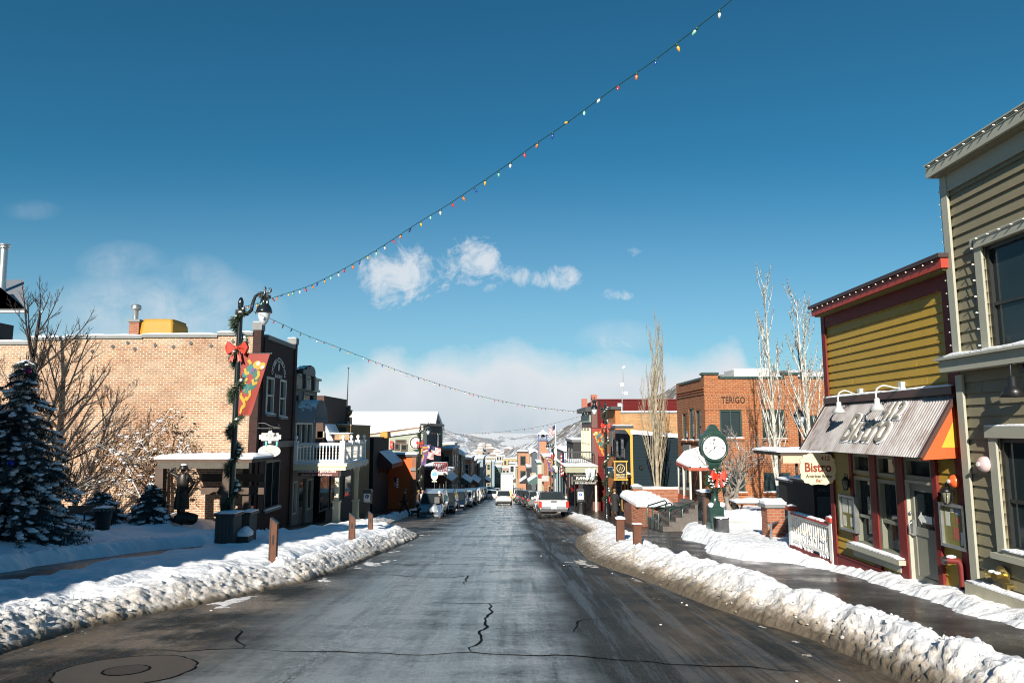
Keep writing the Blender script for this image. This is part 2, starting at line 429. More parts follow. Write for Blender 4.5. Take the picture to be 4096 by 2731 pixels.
def glassy(name, col=(.012, .018, .02), rough=.04, spec=.3):
    m, nt, b = nodes(name); T = NT(nt)
    n = T.noise(1.7, 4, .6); c = T.mix(n, col, tuple(x * 2.2 for x in col)); T.l(c, b.inputs['Base Color'])
    b.inputs['Roughness'].default_value = rough; b.inputs['Specular IOR Level'].default_value = spec
    T.l(T.bump(T.noise(.9, 2), .08, .05), b.inputs['Normal'])
    return m
def snow_mat(name='snow', dirt=None):
    m, nt, b = nodes(name); T = NT(nt)
    c = T.mix(T.noise(.8, 5), (.80, .82, .86), (.89, .9, .92))
    if dirt: c = dirt(T, c)
    T.l(c, b.inputs['Base Color']); b.inputs['Roughness'].default_value = .65
    b.inputs['Specular IOR Level'].default_value = .3
    T.l(T.bump(T.noise(26, 5, .7), .5, .02, T.bump(T.noise(5, 4), .5, .08)), b.inputs['Normal'])
    return m
SNOW = snow_mat()
GLASS = glassy('window_glass')
BLACK = plain('black_paint', (.012, .013, .014), .35, var=.2)
DARKGREY = plain('dark_grey_paint', (.035, .038, .04), .5)
WHITE = plain('white_paint', (.78, .77, .72), .5, var=.05)
CREAM = plain('cream_paint', (.62, .58, .42), .5, var=.08)
STONE = plain('stone_trim', (.19, .20, .20), .8, var=.2, bump=.3)
GALV = plain('galvanised_metal', (.5, .52, .52), .35, .85, var=.2)
RED = plain('red_ribbon', (.47, .03, .012), .5, var=.1)
WOODB = plain('weathered_wood', (.09, .06, .045), .8, var=.4, scale=3, bump=.4)
MAROON = plain('maroon_paint', (.17, .018, .016), .5, var=.15)
# ------------------------------------------------------------------ ground, road, pavements, snow, hills
EDGE_R = [(-6, 3.66), (7, 3.66), (8, 3.7), (9, 3.64), (9.8, 3.43), (11.3, 3.12), (13, 2.91), (15.2, 2.63), (16.7, 2.31), (19, 2.0), (24, 2.1), (27, 2.4), (30, 3.1), (33, 3.4), (45, 3.4), (60, 3.5), (80, 3.5)]
INNER_R = [(-6, 4.4), (7, 4.35), (12.3, 4.36), (14.8, 4.1), (20.6, 4.12), (28, 4.6), (35, 5.1), (45, 5.0), (60, 4.4), (80, 4.2)]
STRIP_R = [(-6, 6.0), (8.6, 6.07), (9.9, 6.06), (11.3, 6.24), (14.5, 6.62), (16.8, 6.3), (17.6, 5.5), (19.5, 5.25), (21, 5.7), (22.5, 6.1), (25, 6.0), (26.5, 6.2), (28, 7.0), (31, 7.2), (34, 9), (50, 9)]
EDGE_L = [(-6, -5.7), (9.4, -5.67), (10, -5.53), (10.9, -5.25), (11.8, -4.91), (12.9, -4.59), (14.4, -4.13), (16.7, -3.91), (21, -3.85), (25, -3.72), (28, -3.7), (29.5, -3.9), (31, -4.7), (34, -6.0), (38.6, -6.7), (60, -7.3), (80, -7.4)]
def shift(Y): return -.012 * max(0, Y - 45)
def fbm(x, y, z=0, o=4): return noise.fractal(Vector((x, y, z)), 1.0, 2.1, o)

def asphalt():
    m, nt, b = nodes('wet_asphalt'); T = NT(nt); x, y, z = T.xyz()
    big = T.noise(.35, 4); wob = T.math('MULTIPLY', T.math('SUBTRACT', big, .5), 1.3)
    xx = T.math('ADD', x, wob)
    streak = T.noise(1.0, 8, .72, sc=(3.2, .13, 1)); streak2 = T.noise(1.0, 8, .75, sc=(8, .35, 1)); cross = T.noise(1.0, 7, .72, sc=(.5, 2.4, 1))
    blot = T.noise(.6, 7, .66); fine = T.noise(55, 3, .75); grit = T.noise(11, 7, .78); grit2 = T.noise(24, 5, .8, sc=(1, .5, 1))
    def th(v, t, k): return T.math('MULTIPLY', T.math('SUBTRACT', v, t), k, True)
    def cn(v, k=2.6): return T.math('ADD', T.math('MULTIPLY', T.math('SUBTRACT', v, .5), k), .5)
    streak, streak2, cross, blot, grit, grit2 = (cn(q) for q in (streak, streak2, cross, blot, grit, grit2)); fine = cn(fine, 2)
    def add(*a):
        r = a[0]
        for q in a[1:]: r = T.math('ADD', r, q)
        return r
    def mul(a, k): return T.math('MULTIPLY', a, k)
    # film of salt and ice over the middle lane, broken by wet runs
    lane = mul(T.math('MULTIPLY', T.math('ADD', xx, 3.9), .55, True), T.math('MULTIPLY', T.math('SUBTRACT', .95, xx), 1.6, True))
    film = mul(lane, th(add(mul(streak, .35), mul(blot, .3), mul(cross, .25), mul(grit, .3)), .22, 2.0))
    def band(c, w, k=.2): return T.math('SUBTRACT', 1, mul(T.math('ABSOLUTE', T.math('SUBTRACT', T.math('ADD', x, mul(wob, k)), c)), 1 / w), True)
    tr = T.math('MAXIMUM', T.math('MAXIMUM', band(-2.15, .34), mul(band(.42, .22), .8)), T.math('MAXIMUM', band(1.45, .5, .4), mul(band(2.35, .4, .5), .8)))
    trail = mul(tr, th(add(mul(streak2, .5), mul(grit2, .55)), .45, 3.5))
    c = T.mix(T.math('MULTIPLY', blot, 1, True), (.016, .02, .022), (.05, .054, .055))
    c = T.mix(film, c, (.29, .325, .34))
    c = T.mix(mul(trail, .9), c, (.010, .012, .013))
    side = T.math('MAXIMUM', th(mul(xx, -1), 3.0, .9), mul(th(xx, 1.4, .7), .7))
    brown = mul(side, th(add(mul(streak2, .45), mul(blot, .6)), .38, 2.6)); c = T.mix(mul(brown, .9), c, (.25, .178, .108))
    salt = mul(side, th(add(mul(streak, .5), mul(grit, .55)), .68, 4)); c = T.mix(mul(salt, .8), c, (.42, .40, .36))
    slush = mul(side, th(add(mul(streak2, .6), mul(grit2, .5)), .62, 6)); c = T.mix(mul(slush, .8), c, (.03, .024, .018))
    c = T.mix(mul(th(fine, .5, 6), .35), c, (.012, .013, .014)); c = T.mix(mul(th(fine, .62, 8), .35), c, (.3, .3, .29))
    T.l(c, b.inputs['Base Color'])
    r = add(mul(T.math('MAXIMUM', blot, 0), .26), .13, mul(film, .28), mul(brown, .05), mul(trail, -.08)); wetl = mul(th(mul(xx, -1), 2.6, .8), th(blot, .3, 2.2)); wetr = mul(mul(th(xx, .6, 2), th(cn(streak, 1.5), .45, 3)), .45); sheen = T.math('MAXIMUM', film, T.math('MAXIMUM', wetl, wetr))
    T.l(add(mul(T.math('SUBTRACT', 1, sheen), .42), .16, mul(salt, .25)), b.inputs['Roughness']); T.l(T.math('ADD', .06, mul(sheen, .5)), b.inputs['Specular IOR Level'])
    n1 = T.bump(fine, .45, .006); n2 = T.bump(T.noise(1.4, 5, .6, sc=(1, .5, 1)), .4, .06, n1)
    T.l(T.bump(add(mul(salt, .8), mul(mul(grit, side), .9), mul(slush, -.5), mul(film, .25)), .8, .02, n2), b.inputs['Normal'])
    return m
def wet_paving():
    m, nt, b = nodes('wet_paving'); T = NT(nt); x, y, z = T.xyz()
    n = T.noise(.9, 6, .65); st = T.noise(1, 7, .75, sc=(5, 1.6, 1)); sp = T.noise(30, 4, .8)
    n = T.math('ADD', T.math('MULTIPLY', T.math('SUBTRACT', n, .5), 2.2), .5, True); st = T.math('ADD', T.math('MULTIPLY', T.math('SUBTRACT', st, .5), 2.4), .5); sp = T.math('ADD', T.math('MULTIPLY', T.math('SUBTRACT', sp, .5), 2.4), .5); c = T.mix(n, (.012, .012, .013), (.04, .036, .033))
    t = T.n('TexBrick', Scale=1.0); t.inputs['Mortar Size'].default_value = .008; t.inputs['Brick Width'].default_value = 1.5; t.inputs['Row Height'].default_value = 1.4
    T.l(T.P(), t.inputs['Vector']); c = T.mix(T.math('MULTIPLY', t.outputs['Fac'], .8), c, (.012, .012, .012))
    salt = T.math('MULTIPLY', T.math('SUBTRACT', T.math('ADD', T.math('MULTIPLY', st, .55), T.math('MULTIPLY', sp, .5)), .68), 4, True)
    c = T.mix(T.math('MULTIPLY', salt, .7), c, (.42, .41, .4)); T.l(c, b.inputs['Base Color'])
    T.l(T.math('ADD', T.math('ADD', .5, T.math('MULTIPLY', n, -.38)), T.math('MULTIPLY', salt, .3)), b.inputs['Roughness']); b.inputs['Specular IOR Level'].default_value = .3
    T.l(T.bump(T.math('ADD', T.math('MULTIPLY', T.noise(4, 4), .6), salt), .4, .012), b.inputs['Normal'])
    return m
ASPHALT = asphalt(); PAVE = wet_paving()

def sheet(name, xs, ys, zf, mat, xf=None):
    mb = MB(); nx, ny = len(xs), len(ys)
    vs = []
    for Y in ys:
        for X in xs:
            x = xf(X, Y) if xf else X; vs.append((x, Y, zf(x, Y)))
    mb.add(vs, [(j * nx + i, j * nx + i + 1, (j + 1) * nx + i + 1, (j + 1) * nx + i) for j in range(ny - 1) for i in range(nx - 1)], 0, True)
    o = mb.build(name, mat); tag(o, kind='structure'); return o
def zfar(Y): return zg(min(Y, 650))
def town_ground():
    m, nt, b = nodes('snowy_ground'); T = NT(nt)
    c = T.mix(T.math('MULTIPLY', T.math('SUBTRACT', T.noise(.12, 6), .42), 4, True), (.8, .82, .86), (.5, .48, .45)); T.l(c, b.inputs['Base Color'])
    b.inputs['Roughness'].default_value = .8; T.l(T.bump(T.noise(3, 5), .5, .1), b.inputs['Normal']); return m
ysg = [-60, -30, -10, 0, 5, 10, 15, 20, 25, 30, 40, 50, 60, 80, 100, 130, 160, 200, 250, 300, 400, 500, 650, 900, 1500, 3000, 6000]
sheet('ground', [-4000, -1500, -600, -200, -80, -40, -20, -12, -6, 0, 6, 12, 20, 40, 80, 200, 600, 1500, 4000], ysg, lambda x, y: zfar(y) - .12, town_ground())
ysr = [-20, -8, 0, 4] + [5 + .5 * k for k in range(26)] + [40 + 4 * k for k in range(50)] + [245, 260, 300, 350, 400]
road = sheet('road', [-9.5, -8, -6, -4, -3, -2, -1, 0, 1, 2, 3, 4, 5.2], ysr, lambda x, y: zfar(y) + .004, ASPHALT, lambda X, Y: X + shift(Y))
# cracks in the asphalt, thin dark strips lying on the road
def crack(pts, w0=.008, w1=.028):
    P = [G(u * 4096 / 2352, v * 4096 / 2352) for u, v in pts]; Q = []
    for a, b in zip(P, P[1:]):
        n = max(2, int((b - a).length / .12))
        for k in range(n):
            p = a.lerp(b, k / n); Q.append(p + Vector((noise.noise(p * 3.1), noise.noise(p * 3.1 + Vector((9, 9, 9))), 0)) * .09)
    Q.append(P[-1]); mb = MB(); vs = []
    for i, p in enumerate(Q):
        d = (Q[min(i + 1, len(Q) - 1)] - Q[max(0, i - 1)]); d.z = 0; d.normalize(); s = Vector((-d.y, d.x, 0))
        w = (w0 + (w1 - w0) * (.5 + .5 * noise.noise(p * 2.3))) * min(1, .15 + i / 6, .15 + (len(Q) - 1 - i) / 6)
        for k in (-1, 1):
            q = p + s * w * k; vs.append((q.x, q.y, zg(q.y) + .008))
    mb.add(vs, [(2 * i, 2 * i + 1, 2 * i + 3, 2 * i + 2) for i in range(len(Q) - 1)]); mb.build('crack', CRACK, road)
CRACK = plain('tar_filled_crack', (.006, .007, .008), .9, bump=.2); CRACK.node_tree.nodes['Principled BSDF'].inputs['Specular IOR Level'].default_value = .05
for pts in ([(1160, 1387), (1122, 1386), (1131, 1405), (1113, 1420), (1121, 1440), (1098, 1455), (1107, 1472), (1072, 1488), (1084, 1497)],
            [(590, 1489), (700, 1496), (820, 1497), (960, 1505), (1084, 1497), (1180, 1505), (1330, 1507), (1420, 1515), (1560, 1527), (1720, 1533), (1850, 1545)],
            [(980, 1384), (1060, 1385), (1122, 1386), (1175, 1382)], [(835, 1318), (870, 1318), (930, 1323), (1030, 1326), (1072, 1322), (1068, 1342)],
            [(880, 1295), (940, 1298), (1060, 1295), (1130, 1298), (1300, 1299), (1380, 1308)], [(1010, 1283), (1120, 1284)], [(1070, 1262), (1150, 1268)],
            [(1255, 1300), (1350, 1302), (1430, 1304)], [(1320, 1452), (1328, 1430), (1345, 1422), (1420, 1420)], [(1300, 1288), (1385, 1292)],
            [(1040, 1226), (1110, 1230)], [(540, 1440), (556, 1452), (540, 1470), (556, 1489)], [(330, 1490), (420, 1497), (590, 1489)], [(1150, 1310), (1118, 1316)]):
    crack(pts)
# pavements
tag(sheet('sidewalk_right', [4.12, 4.5, 5.2, 6, 7.3, 8.2], [-12] + [5 + k for k in range(56)] + [70, 90, 120, 160, 200, 260], lambda x, y: zfar(y) + .15, PAVE, lambda X, Y: X + shift(Y)))
tag(sheet('sidewalk_left', [-13, -11.3, -10, -9, -8, -7.2], [-12] + [5 + k for k in range(56)] + [70, 90, 120, 160, 200, 260], lambda x, y: zfar(y) + .15, PAVE, lambda X, Y: X + shift(Y)))

# ------------------------------------------------------------------ snow
def bank_snow():
    def dirt(T, c):
        a = T.n('Attribute', attribute_name='dirt'); d = a.outputs['Fac']
        n = T.noise(7, 6, .75); n2 = T.noise(1.3, 4)
        f = T.math('MULTIPLY', d, T.math('ADD', .35, T.math('MULTIPLY', T.math('SUBTRACT', T.math('ADD', n, T.math('MULTIPLY', n2, .4)), .52), 2.6, True)), True)
        c = T.mix(f, c, (.40, .325, .235))
        f2 = T.math('MULTIPLY', T.math('SUBTRACT', d, .82), 5, True)
        return T.mix(f2, c, (.13, .105, .075))
    return snow_mat('bank_snow', dirt)
BANK = bank_snow()
def chunky(x, y, s):
    d = noise.voronoi(Vector((x * s, y * s, .3)))[0]
    return min(1, (d[1] - d[0]) * 1.5) * (.6 + .4 * noise.cell(Vector((x * s * .8, y * s * .8, 1))))
def hR(X, Y):
    e = lerp_tab(EDGE_R, Y); i = lerp_tab(INNER_R, Y); t = (X - e) / (i - e); h = -.06; dirt = 0
    if -.15 < t < 1.25:
        p = min(1, max(0, t + .03) / .52) ** .72 * (1 - sstep(.76, 1.1, t))
        f = fbm(X * .9, Y * .9, 2)
        rough_ = (1 - sstep(.25, .6, t)) * sstep(-.05, .1, t)
        top = .37 + .11 * f + .05 * fbm(X * 3, Y * 3, 5) + .05 * sstep(.25, .5, t)
        if Y > 26: top *= 1 - .35 * sstep(26, 32, Y)
        h = p * top + rough_ * (.04 * chunky(X, Y, 2.6) + .03 * chunky(X, Y, 6)) + .03 * p * chunky(X, Y, 2.3) + .02 * p * chunky(X, Y, 6) - .05 * (1 - p)
        dirt = .035 + max(0, 1 - sstep(.1, .6 + .16 * fbm(X * 2, Y * 2, 8), t)) * .95 + .4 * (1 - sstep(-.05, .12, t))
        h -= .09 * (1 - sstep(-.1, 0.02, t))
    if X < e - .08 and Y < 30:
        h = -.022 + .05 * max(0, fbm(X * 1.3, Y * .45, 53) + .4 * fbm(X * 6, Y * 5, 2) + .3 * (X - e + .3)); h = min(h, .012 + .012 * fbm(X * 9, Y * 9, 4)); dirt = .8
    o = lerp_tab(STRIP_R, Y); w = X - o
    if w > -.5 and Y < 60:
        q = sstep(-.25, .45, w + .10 * fbm(X * 1.3, Y * 1.3, 3) + .07 * fbm(X * 5, Y * 5, 3))
        H = .17 if Y < 16 else .17 + .18 * sstep(16, 18.5, Y)
        if Y > 16: H += .55 * sstep(7.5, 9.5, X) * sstep(24, 27, Y) + .35 * math.exp(-((X - 7.9) / .9) ** 2 - ((Y - 26.9) / 1.6) ** 2)
        hh = -.02 + q * (H + .07 * fbm(X * 1.1, Y * 1.1, 4) + .025 * fbm(X * 5, Y * 5, 6) + .15)
        if hh > h: h = hh; dirt = .035
    return h, dirt
def hL(X, Y):
    e = lerp_tab(EDGE_L, Y); o = e - X; h = -.06; dirt = 0
    if o > -.2:
        f = fbm(X * .8, Y * .8, 12)
        ridge = math.exp(-((o - .55) / .33) ** 2); trench = math.exp(-((o - 1.05) / .16) ** 2) * sstep(14, 16, Y) * (1 - sstep(25, 27, Y))
        rough_ = (1 - sstep(.7, 1.7, o)) * sstep(-.1, .1, o)
        h = min(1, max(0, o + .03) / .75) ** .75 * (.30 + .12 * f) + .07 * ridge - .16 * trench + sstep(1.0, 1.6, o) * .08
        h += rough_ * (.07 * chunky(X, Y, 3) + .03 * chunky(X, Y, 7)) + .05 * fbm(X * 2.3, Y * 2.3, 4) * sstep(.5, 1.5, o) - .09 * (1 - sstep(-.1, .05, o))
        dirt = .035 * (o < 2.2) + (1 - sstep(.05, .9 + .25 * f, o)) * .74 + .3 * (1 - sstep(-.05, .14, o))
    if -1 < o <= -.08 and Y < 30:   # thin crust of ice and slush left on the asphalt beside the bank
        h = -.02 + .05 * max(0, fbm(X * 1.3, Y * .45, 33) + .35 * fbm(X * 6, Y * 5, 2) + .25 * (o + .55)) ; h = min(h, .014 + .012 * fbm(X * 9, Y * 9, 4)); dirt = .42
    # the trodden pavement, narrowing away
    a = -8.45 - .12 * fbm(X * 2, Y * .7, 5); b = lerp_tab([(5, -11.1), (16, -10.9), (20, -10.6), (23, -9.7), (25, -8.9)], Y) + .2 * fbm(X, Y, 7)
    if Y > 26: a = lerp_tab([(26, -9.2), (28, -8.4), (38, -8.1)], Y); b = -12
    if b < X < a + .5 and a > b:
        q = 1 - sstep(a - .35, a + .3, X); h = h * (1 - q) + .05 * q
        if X < b + .6 and Y <= 26: h = max(h, .5 * (1 - sstep(b, b + .6, X)))
    if X <= b and Y <= 26.5 or (Y > 25 and X < -11.2):
        h = .36 + .25 * sstep(-11, -14.5, X) + .16 * fbm(X * .6, Y * .6, 9) + .05 * fbm(X * 2.5, Y * 2.5, 1) + .25 * sstep(25, 29, Y) * sstep(-11, -12.5, X)
        q = sstep(b, b - .6, X); h = .1 * (1 - q) + h * q
    return h, dirt
def crumb(p, s):
    d = noise.voronoi(p * s)[0]
    return min(1, (d[1] - d[0]) * 1.6) - .35
def field(name, offs, ys, xf, hf, label):
    nx = len(offs); P = []; ds = []
    for Y in ys:
        for k in offs:
            X = xf(k, Y); h, d = hf(X, Y); P.append(Vector((X, Y, zg(Y) + h))); ds.append(d)
    vs = []
    for j in range(len(ys)):
        for i in range(nx):
            p = P[j * nx + i]; d = ds[j * nx + i]
            if ys[j] < 34 and d > .03:
                a = P[j * nx + min(i + 1, nx - 1)] - P[j * nx + max(i - 1, 0)]; b = P[min(j + 1, len(ys) - 1) * nx + i] - P[max(j - 1, 0) * nx + i]; n = a.cross(b).normalized()
                k = min(1, .4 + d * 1.2) * min(1, max(0, (p.z - zg(p.y) + .02) * 9)); q = p + n * k * (.028 * crumb(p, 4.5) + .036 * crumb(p + Vector((3, 1, 2)), 10.5) + .028 * crumb(p, 21) + .03 * noise.noise(p * 2.2)); vs.append(q)
            else: vs.append(p)
    mb = MB(); mb.add(vs, [(j * nx + i, j * nx + i + 1, (j + 1) * nx + i + 1, (j + 1) * nx + i) for j in range(len(ys) - 1) for i in range(nx - 1)], 0, True)
    o = mb.build(name, BANK); tag(o, kind='structure')
    at_ = o.data.attributes.new('dirt', 'FLOAT', 'POINT'); at_.data.foreach_set('value', ds)
    return o
ys = []; y = 4.5
while y < 62: ys.append(y); y += max(.036, y * .0036)
offR = [-.75 + .055 * k for k in range(11)] + [-.12 + .021 * k for k in range(36)] + [.64 + .045 * k for k in range(36)] + [2.26 + .07 * k for k in range(34)] + [4.64 + .16 * k for k in range(34)]
field('snow_bank', offR, ys, lambda k, Y: lerp_tab(EDGE_R, Y) + k, hR, '')
offL = [-.95 + .055 * k for k in range(15)] + [-.12 + .024 * k for k in range(40)] + [.84 + .045 * k for k in range(28)] + [2.1 + .09 * k for k in range(60)] + [7.5 + .2 * k for k in range(26)]
field('snow_bank', [-k for k in offL][::-1], ys, lambda k, Y: lerp_tab(EDGE_L, Y) + k, hL, '')
# broken lumps of ploughed snow lying on the banks
def lumps():
    mb = MB(); rn = random.Random(3); dd = []
    for k in range(520):
        Y = 5 + 38 * rn.random() ** 1.8
        if k % 2: e = lerp_tab(EDGE_R, Y); X = e + rn.uniform(-.05, .6) + (rn.random() ** 3) * .6; h, d = hR(X, Y)
        else: e = lerp_tab(EDGE_L, Y); X = e - rn.uniform(-.05, .75) - (rn.random() ** 3) * .7; h, d = hL(X, Y)
        r = rn.uniform(.012, .03) * (1 + (rn.random() < .06) * 1.0)
        n0 = len(mb.v)
        mb.ball((X, Y, zg(Y) + h + r * .3), r, 0, 1, .8, (rn.uniform(.7, 1.5), rn.uniform(.7, 1.5), rn.uniform(.5, 1)), k)
        dd += [min(1, d * rn.uniform(.7, 1.1) + .1)] * (len(mb.v) - n0)
    for k in range(26):   # crumbs on the road
        Y = rn.uniform(6, 24); e = lerp_tab(EDGE_R, Y) if k % 3 else lerp_tab(EDGE_L, Y)
        X = e - rn.random() ** 2 * 1.6 if k % 3 else e + rn.random() ** 2 * 1.4
        r = rn.uniform(.006, .02); n0 = len(mb.v); mb.ball((X, Y, zg(Y) + r * .4), r, 0, 1, .5, (1.3, 1.3, .6), k); dd += [rn.uniform(.4, .9)] * (len(mb.v) - n0)
    o = mb.build('snow_lumps', BANK); tag(o, kind='stuff'); a = o.data.attributes.new('dirt', 'FLOAT', 'POINT'); a.data.foreach_set('value', dd)
lumps()

# ------------------------------------------------------------------ hills
def hill_mat(name, scrub, amount, fine):
    m, nt, b = nodes(name); T = NT(nt)
    f = T.math('ADD', T.math('MULTIPLY', T.noise(fine, 5, .75), .62), T.math('MULTIPLY', T.noise(fine * .12, 6, .7), .5))
    f = T.math('MULTIPLY', T.math('SUBTRACT', f, amount), 9, True)
    c = T.mix(f, scrub, (.74, .77, .82)); T.l(c, b.inputs['Base Color']); b.inputs['Roughness'].default_value = .95
    T.l(T.bump(T.noise(fine * 1.4, 4), .7, 6), b.inputs['Normal']); return m
def hill(name, ridge, mat, foot, rows=26, nz=6.0):
    top = []
    for (u0, v0, d0), (u1, v1, d1) in zip(ridge, ridge[1:]):
        for k in range(14): t = k / 14; top.append(at(u0 + (u1 - u0) * t, v0 + (v1 - v0) * t, d0 + (d1 - d0) * t))
    vs = []; n = len(top)
    for j in range(-6, rows + 1):
        for i, p in enumerate(top):
            if j < 0: q = Vector((p.x * (1 - .09 * j), p.y * (1 - .09 * j), p.z + (p.z + 30) * .05 * j * abs(j)))
            else:
                t = j / rows; s = 1 - (1 - foot) * t; zf = zfar(p.y * foot) - 2
                q = Vector((p.x * s, p.y * s, p.z + (zf - p.z) * (t ** .85)))
            q.z += nz * fbm(q.x * .012, q.y * .012, 3, 5) * min(1, abs(j) / 4) + nz * .12 * noise.noise(Vector((q.x * .09, q.y * .09, 0)))
            vs.append(q)
    mb = MB(); mb.add(vs, [(j * n + i, j * n + i + 1, (j + 1) * n + i + 1, (j + 1) * n + i) for j in range(rows + 6) for i in range(n - 1)], 0, True)
    o = mb.build(name, mat); tag(o, kind='structure'); return o
HM1 = hill_mat('scrubby_snow_slope', (.14, .12, .105), .525, .16)
HM2 = hill_mat('distant_snow_slope', (.27, .265, .265), .53, .06)
hill('hill', [(1935, 1905, 640), (1984, 1843, 610), (2020, 1812, 580), (2053, 1794, 560), (2104, 1774, 530), (2150, 1753, 510), (2232, 1720, 480), (2347, 1669, 450), (2500, 1620, 430), (2660, 1568, 410), (2707, 1541, 400), (2850, 1502, 390), (3000, 1487, 380), (3200, 1478, 370), (3400, 1500, 360), (4096, 1480, 340), (5200, 1450, 320)], HM1, .55)
hill('hill', [(900, 1640, 1500), (1300, 1650, 1500), (1500, 1680, 1500), (1754, 1713, 1500), (1803, 1725, 1520), (1854, 1738, 1550), (1905, 1748, 1580), (1956, 1760, 1620), (2007, 1774, 1680), (2050, 1779, 1720), (2090, 1781, 1760), (2300, 1800, 1800), (2700, 1810, 1800)], HM2, .5, nz=14)
def far_houses():
    mb = MB(); rn = random.Random(11)
    for k in range(26):
        u = rn.uniform(1900, 2075) if k % 3 else rn.uniform(1770, 1900); v = rn.uniform(1770, 1830) if k % 3 else rn.uniform(1760, 1830)
        v = max(v, 1735 + (u - 1754) * .17 + 14); D = 1500 - (v - 1720) * 6.2
        p = at(u, v, D * .9); w = rn.uniform(3, 6); c = int(rn.random() * 3)
        mb.box(p.x - w, p.x + w, p.y, p.y + 12, p.z - 4, p.z + 1.5, c)
        mb.prism([(p.x - w - 1, p.y - 1, p.z + 1.55), (p.x + w + 1, p.y - 1, p.z + 1.55), (p.x, p.y - 1, p.z + 3.4)], (0, 14, 0), 3)
    o = mb.build('hillside_houses', [plain('far_house_tan', (.3, .24, .18)), plain('far_house_brown', (.16, .12, .1)), plain('far_house_cream', (.5, .46, .4)), SNOW]); tag(o, 'scattered small houses with snowy roofs on the far hillside', 'houses', kind='stuff')
far_houses()

# wooded slope behind the camera, unseen, added to block the low sky light
def sky_block_hill():
    xs = [-600 + 40 * k for k in range(31)]; ysb = [-110, -140, -180, -230, -300, -420]; hs = [8, 24, 42, 60, 78, 95]
    mb = MB(); vs = []
    for y, h in zip(ysb, hs):
        for x in xs: vs.append((x, y, 9 + h + .1 * abs(x) * (h / 95) + 9 * fbm(x * .02, y * .02, 5)))
    n = len(xs); mb.add(vs, [(j * n + i, j * n + i + 1, (j + 1) * n + i + 1, (j + 1) * n + i) for j in range(5) for i in range(n - 1)], 0, True)
    m, nt, b = nodes('unseen_wooded_slope'); T = NT(nt); T.l(T.mix(T.math('MULTIPLY', T.math('SUBTRACT', T.noise(.08, 5), .52), 6, True), (.05, .055, .05), (.4, .42, .45)), b.inputs['Base Color']); b.inputs['Roughness'].default_value = 1
    tag(mb.build('hill', m), kind='structure')
sky_block_hill()

p = G(505, 2682); mh = thing('manhole_cover', 'round iron manhole cover in a patched ring on the near left road', 'manhole cover', p); ORG[mh.name] = p
def annulus(r0, r1, z, mat, nm, K=40):
    q = MB(); vs = []
    for k in range(K): t = 6.2832 * k / K; w = 1 + .06 * noise.noise(Vector((k * .7, r1, 0))); vs += [(p.x + r0 * math.cos(t), p.y + r0 * math.sin(t), zg(p.y + r0 * math.sin(t)) + z), (p.x + r1 * w * math.cos(t), p.y + r1 * w * math.sin(t), zg(p.y + r1 * w * math.sin(t)) + z)]
    q.add(vs, [(2 * k, 2 * k + 1, (2 * k + 3) % (2 * K), (2 * k + 2) % (2 * K)) for k in range(K)]); return q.build(nm, mat, mh)
IRON = plain('cast_iron', (.05, .04, .03), .5, .5, var=.5, scale=20, bump=.6, bscale=45)
annulus(0, .2, .012, IRON, 'cover'); annulus(.2, .225, .010, CRACK, 'frame_gap'); annulus(.226, .64, .009, plain('concrete_collar', (.062, .05, .036), .5, var=.3, bump=.5), 'collar'); annulus(.641, .665, .008, CRACK, 'seam')
# ------------------------------------------------------------------ left side of the street
XL = -10.9
FL = Fr('X', XL, 1)
TANBRICK = brick('tan_brick', (.21, .075, .034), (.33, .17, .085), (.52, .44, .34), .27, .095, .021, patch=((.46, .38, .28), .6, .44), var=1.0, dark=.16, weather=.6)
DARKBRICK = brick('dark_red_brick', (.03, .010, .008), (.04, .014, .01), (.016, .012, .011), .22, .078, .008)
REDBRICK = brick('red_brick', (.24, .07, .032), (.31, .10, .048), (.3, .23, .17), .22, .078, .009)
FRAMEW = plain('pale_window_paint', (.42, .42, .38), .5)
def gz(x, y): return zg(y)
def block(mb, x0, x1, y0, y1, z0, z1, m=0): mb.box(x0, x1, y0, y1, z0, z1, m)

# the tall block beside the camera, out of the frame, whose shade lies over the near left pavement
sb = thing('brick_building', 'brick block on the near left of the street, out of the frame, shading the pavement', 'building', (-11.8, 0, 0))
m_ = MB(); m_.box(-24, -10.8, -60, 11.6, -3, 6.6); m_.build('wall', REDBRICK, sb)
m_ = MB(); m_.box(-24.2, -10.65, -60, 11.7, 6.61, 6.86); m_.build('cornice', STONE, sb)
FS = Fr('X', -10.8, 1)
for k in range(6):
    for z in (.8, 3.9): window(sb, FS, (9 - k * 4, 10.2 - k * 4, z, z + 1.7), FRAMEW, GLASS, d0=.004, d1=.06)

# ---- the tan brick building
cb = thing('brick_building', 'tan brick two storey building with a blank sunlit side wall and dark brick front', 'building', (XL, 30, -2.6))
FC = Fr('Y', 30, -1)
mb = MB()
steps = [(-260, 118, 1379), (118, 268, 1361), (268, 570, 1355), (570, 871, 1350), (871, 1027, 1342)]
cap = MB(); edges = []
for u0, u1, v in steps:
    x0, x1 = FC.px(u0, v)[0], FC.px(u1, v)[0]; z = FC.px((u0 + u1) / 2, v)[1]
    if u1 == 1027: x1 = XL - .35
    edges.append((x0, x1, z))
    mb.box(x0, x1, 30, 30.4, -4, z)
    cap.box(x0, x1, 29.93, 30.55, z + .003, z + .13)
side = mb.build('side_wall', TANBRICK, cb)
caps = cap.build('parapet_cap', STONE, cb)
for x0, x1, z in edges: snowcap((x0, 29.93, z + .13), (x1, 30.55, z + .13), .1, caps, seg=8)
mb = MB(); mb.box(-30, XL - .4, 30.41, 34.9, -4, edges[-1][2] - .5); mb.build('back_wall', TANBRICK, cb)
mb = MB(); mb.box(-30, XL - .36, 30.41, 34.95, edges[-1][2] - .5 + .004, edges[-1][2] - .2); mb.build('roof', SNOW, cb)
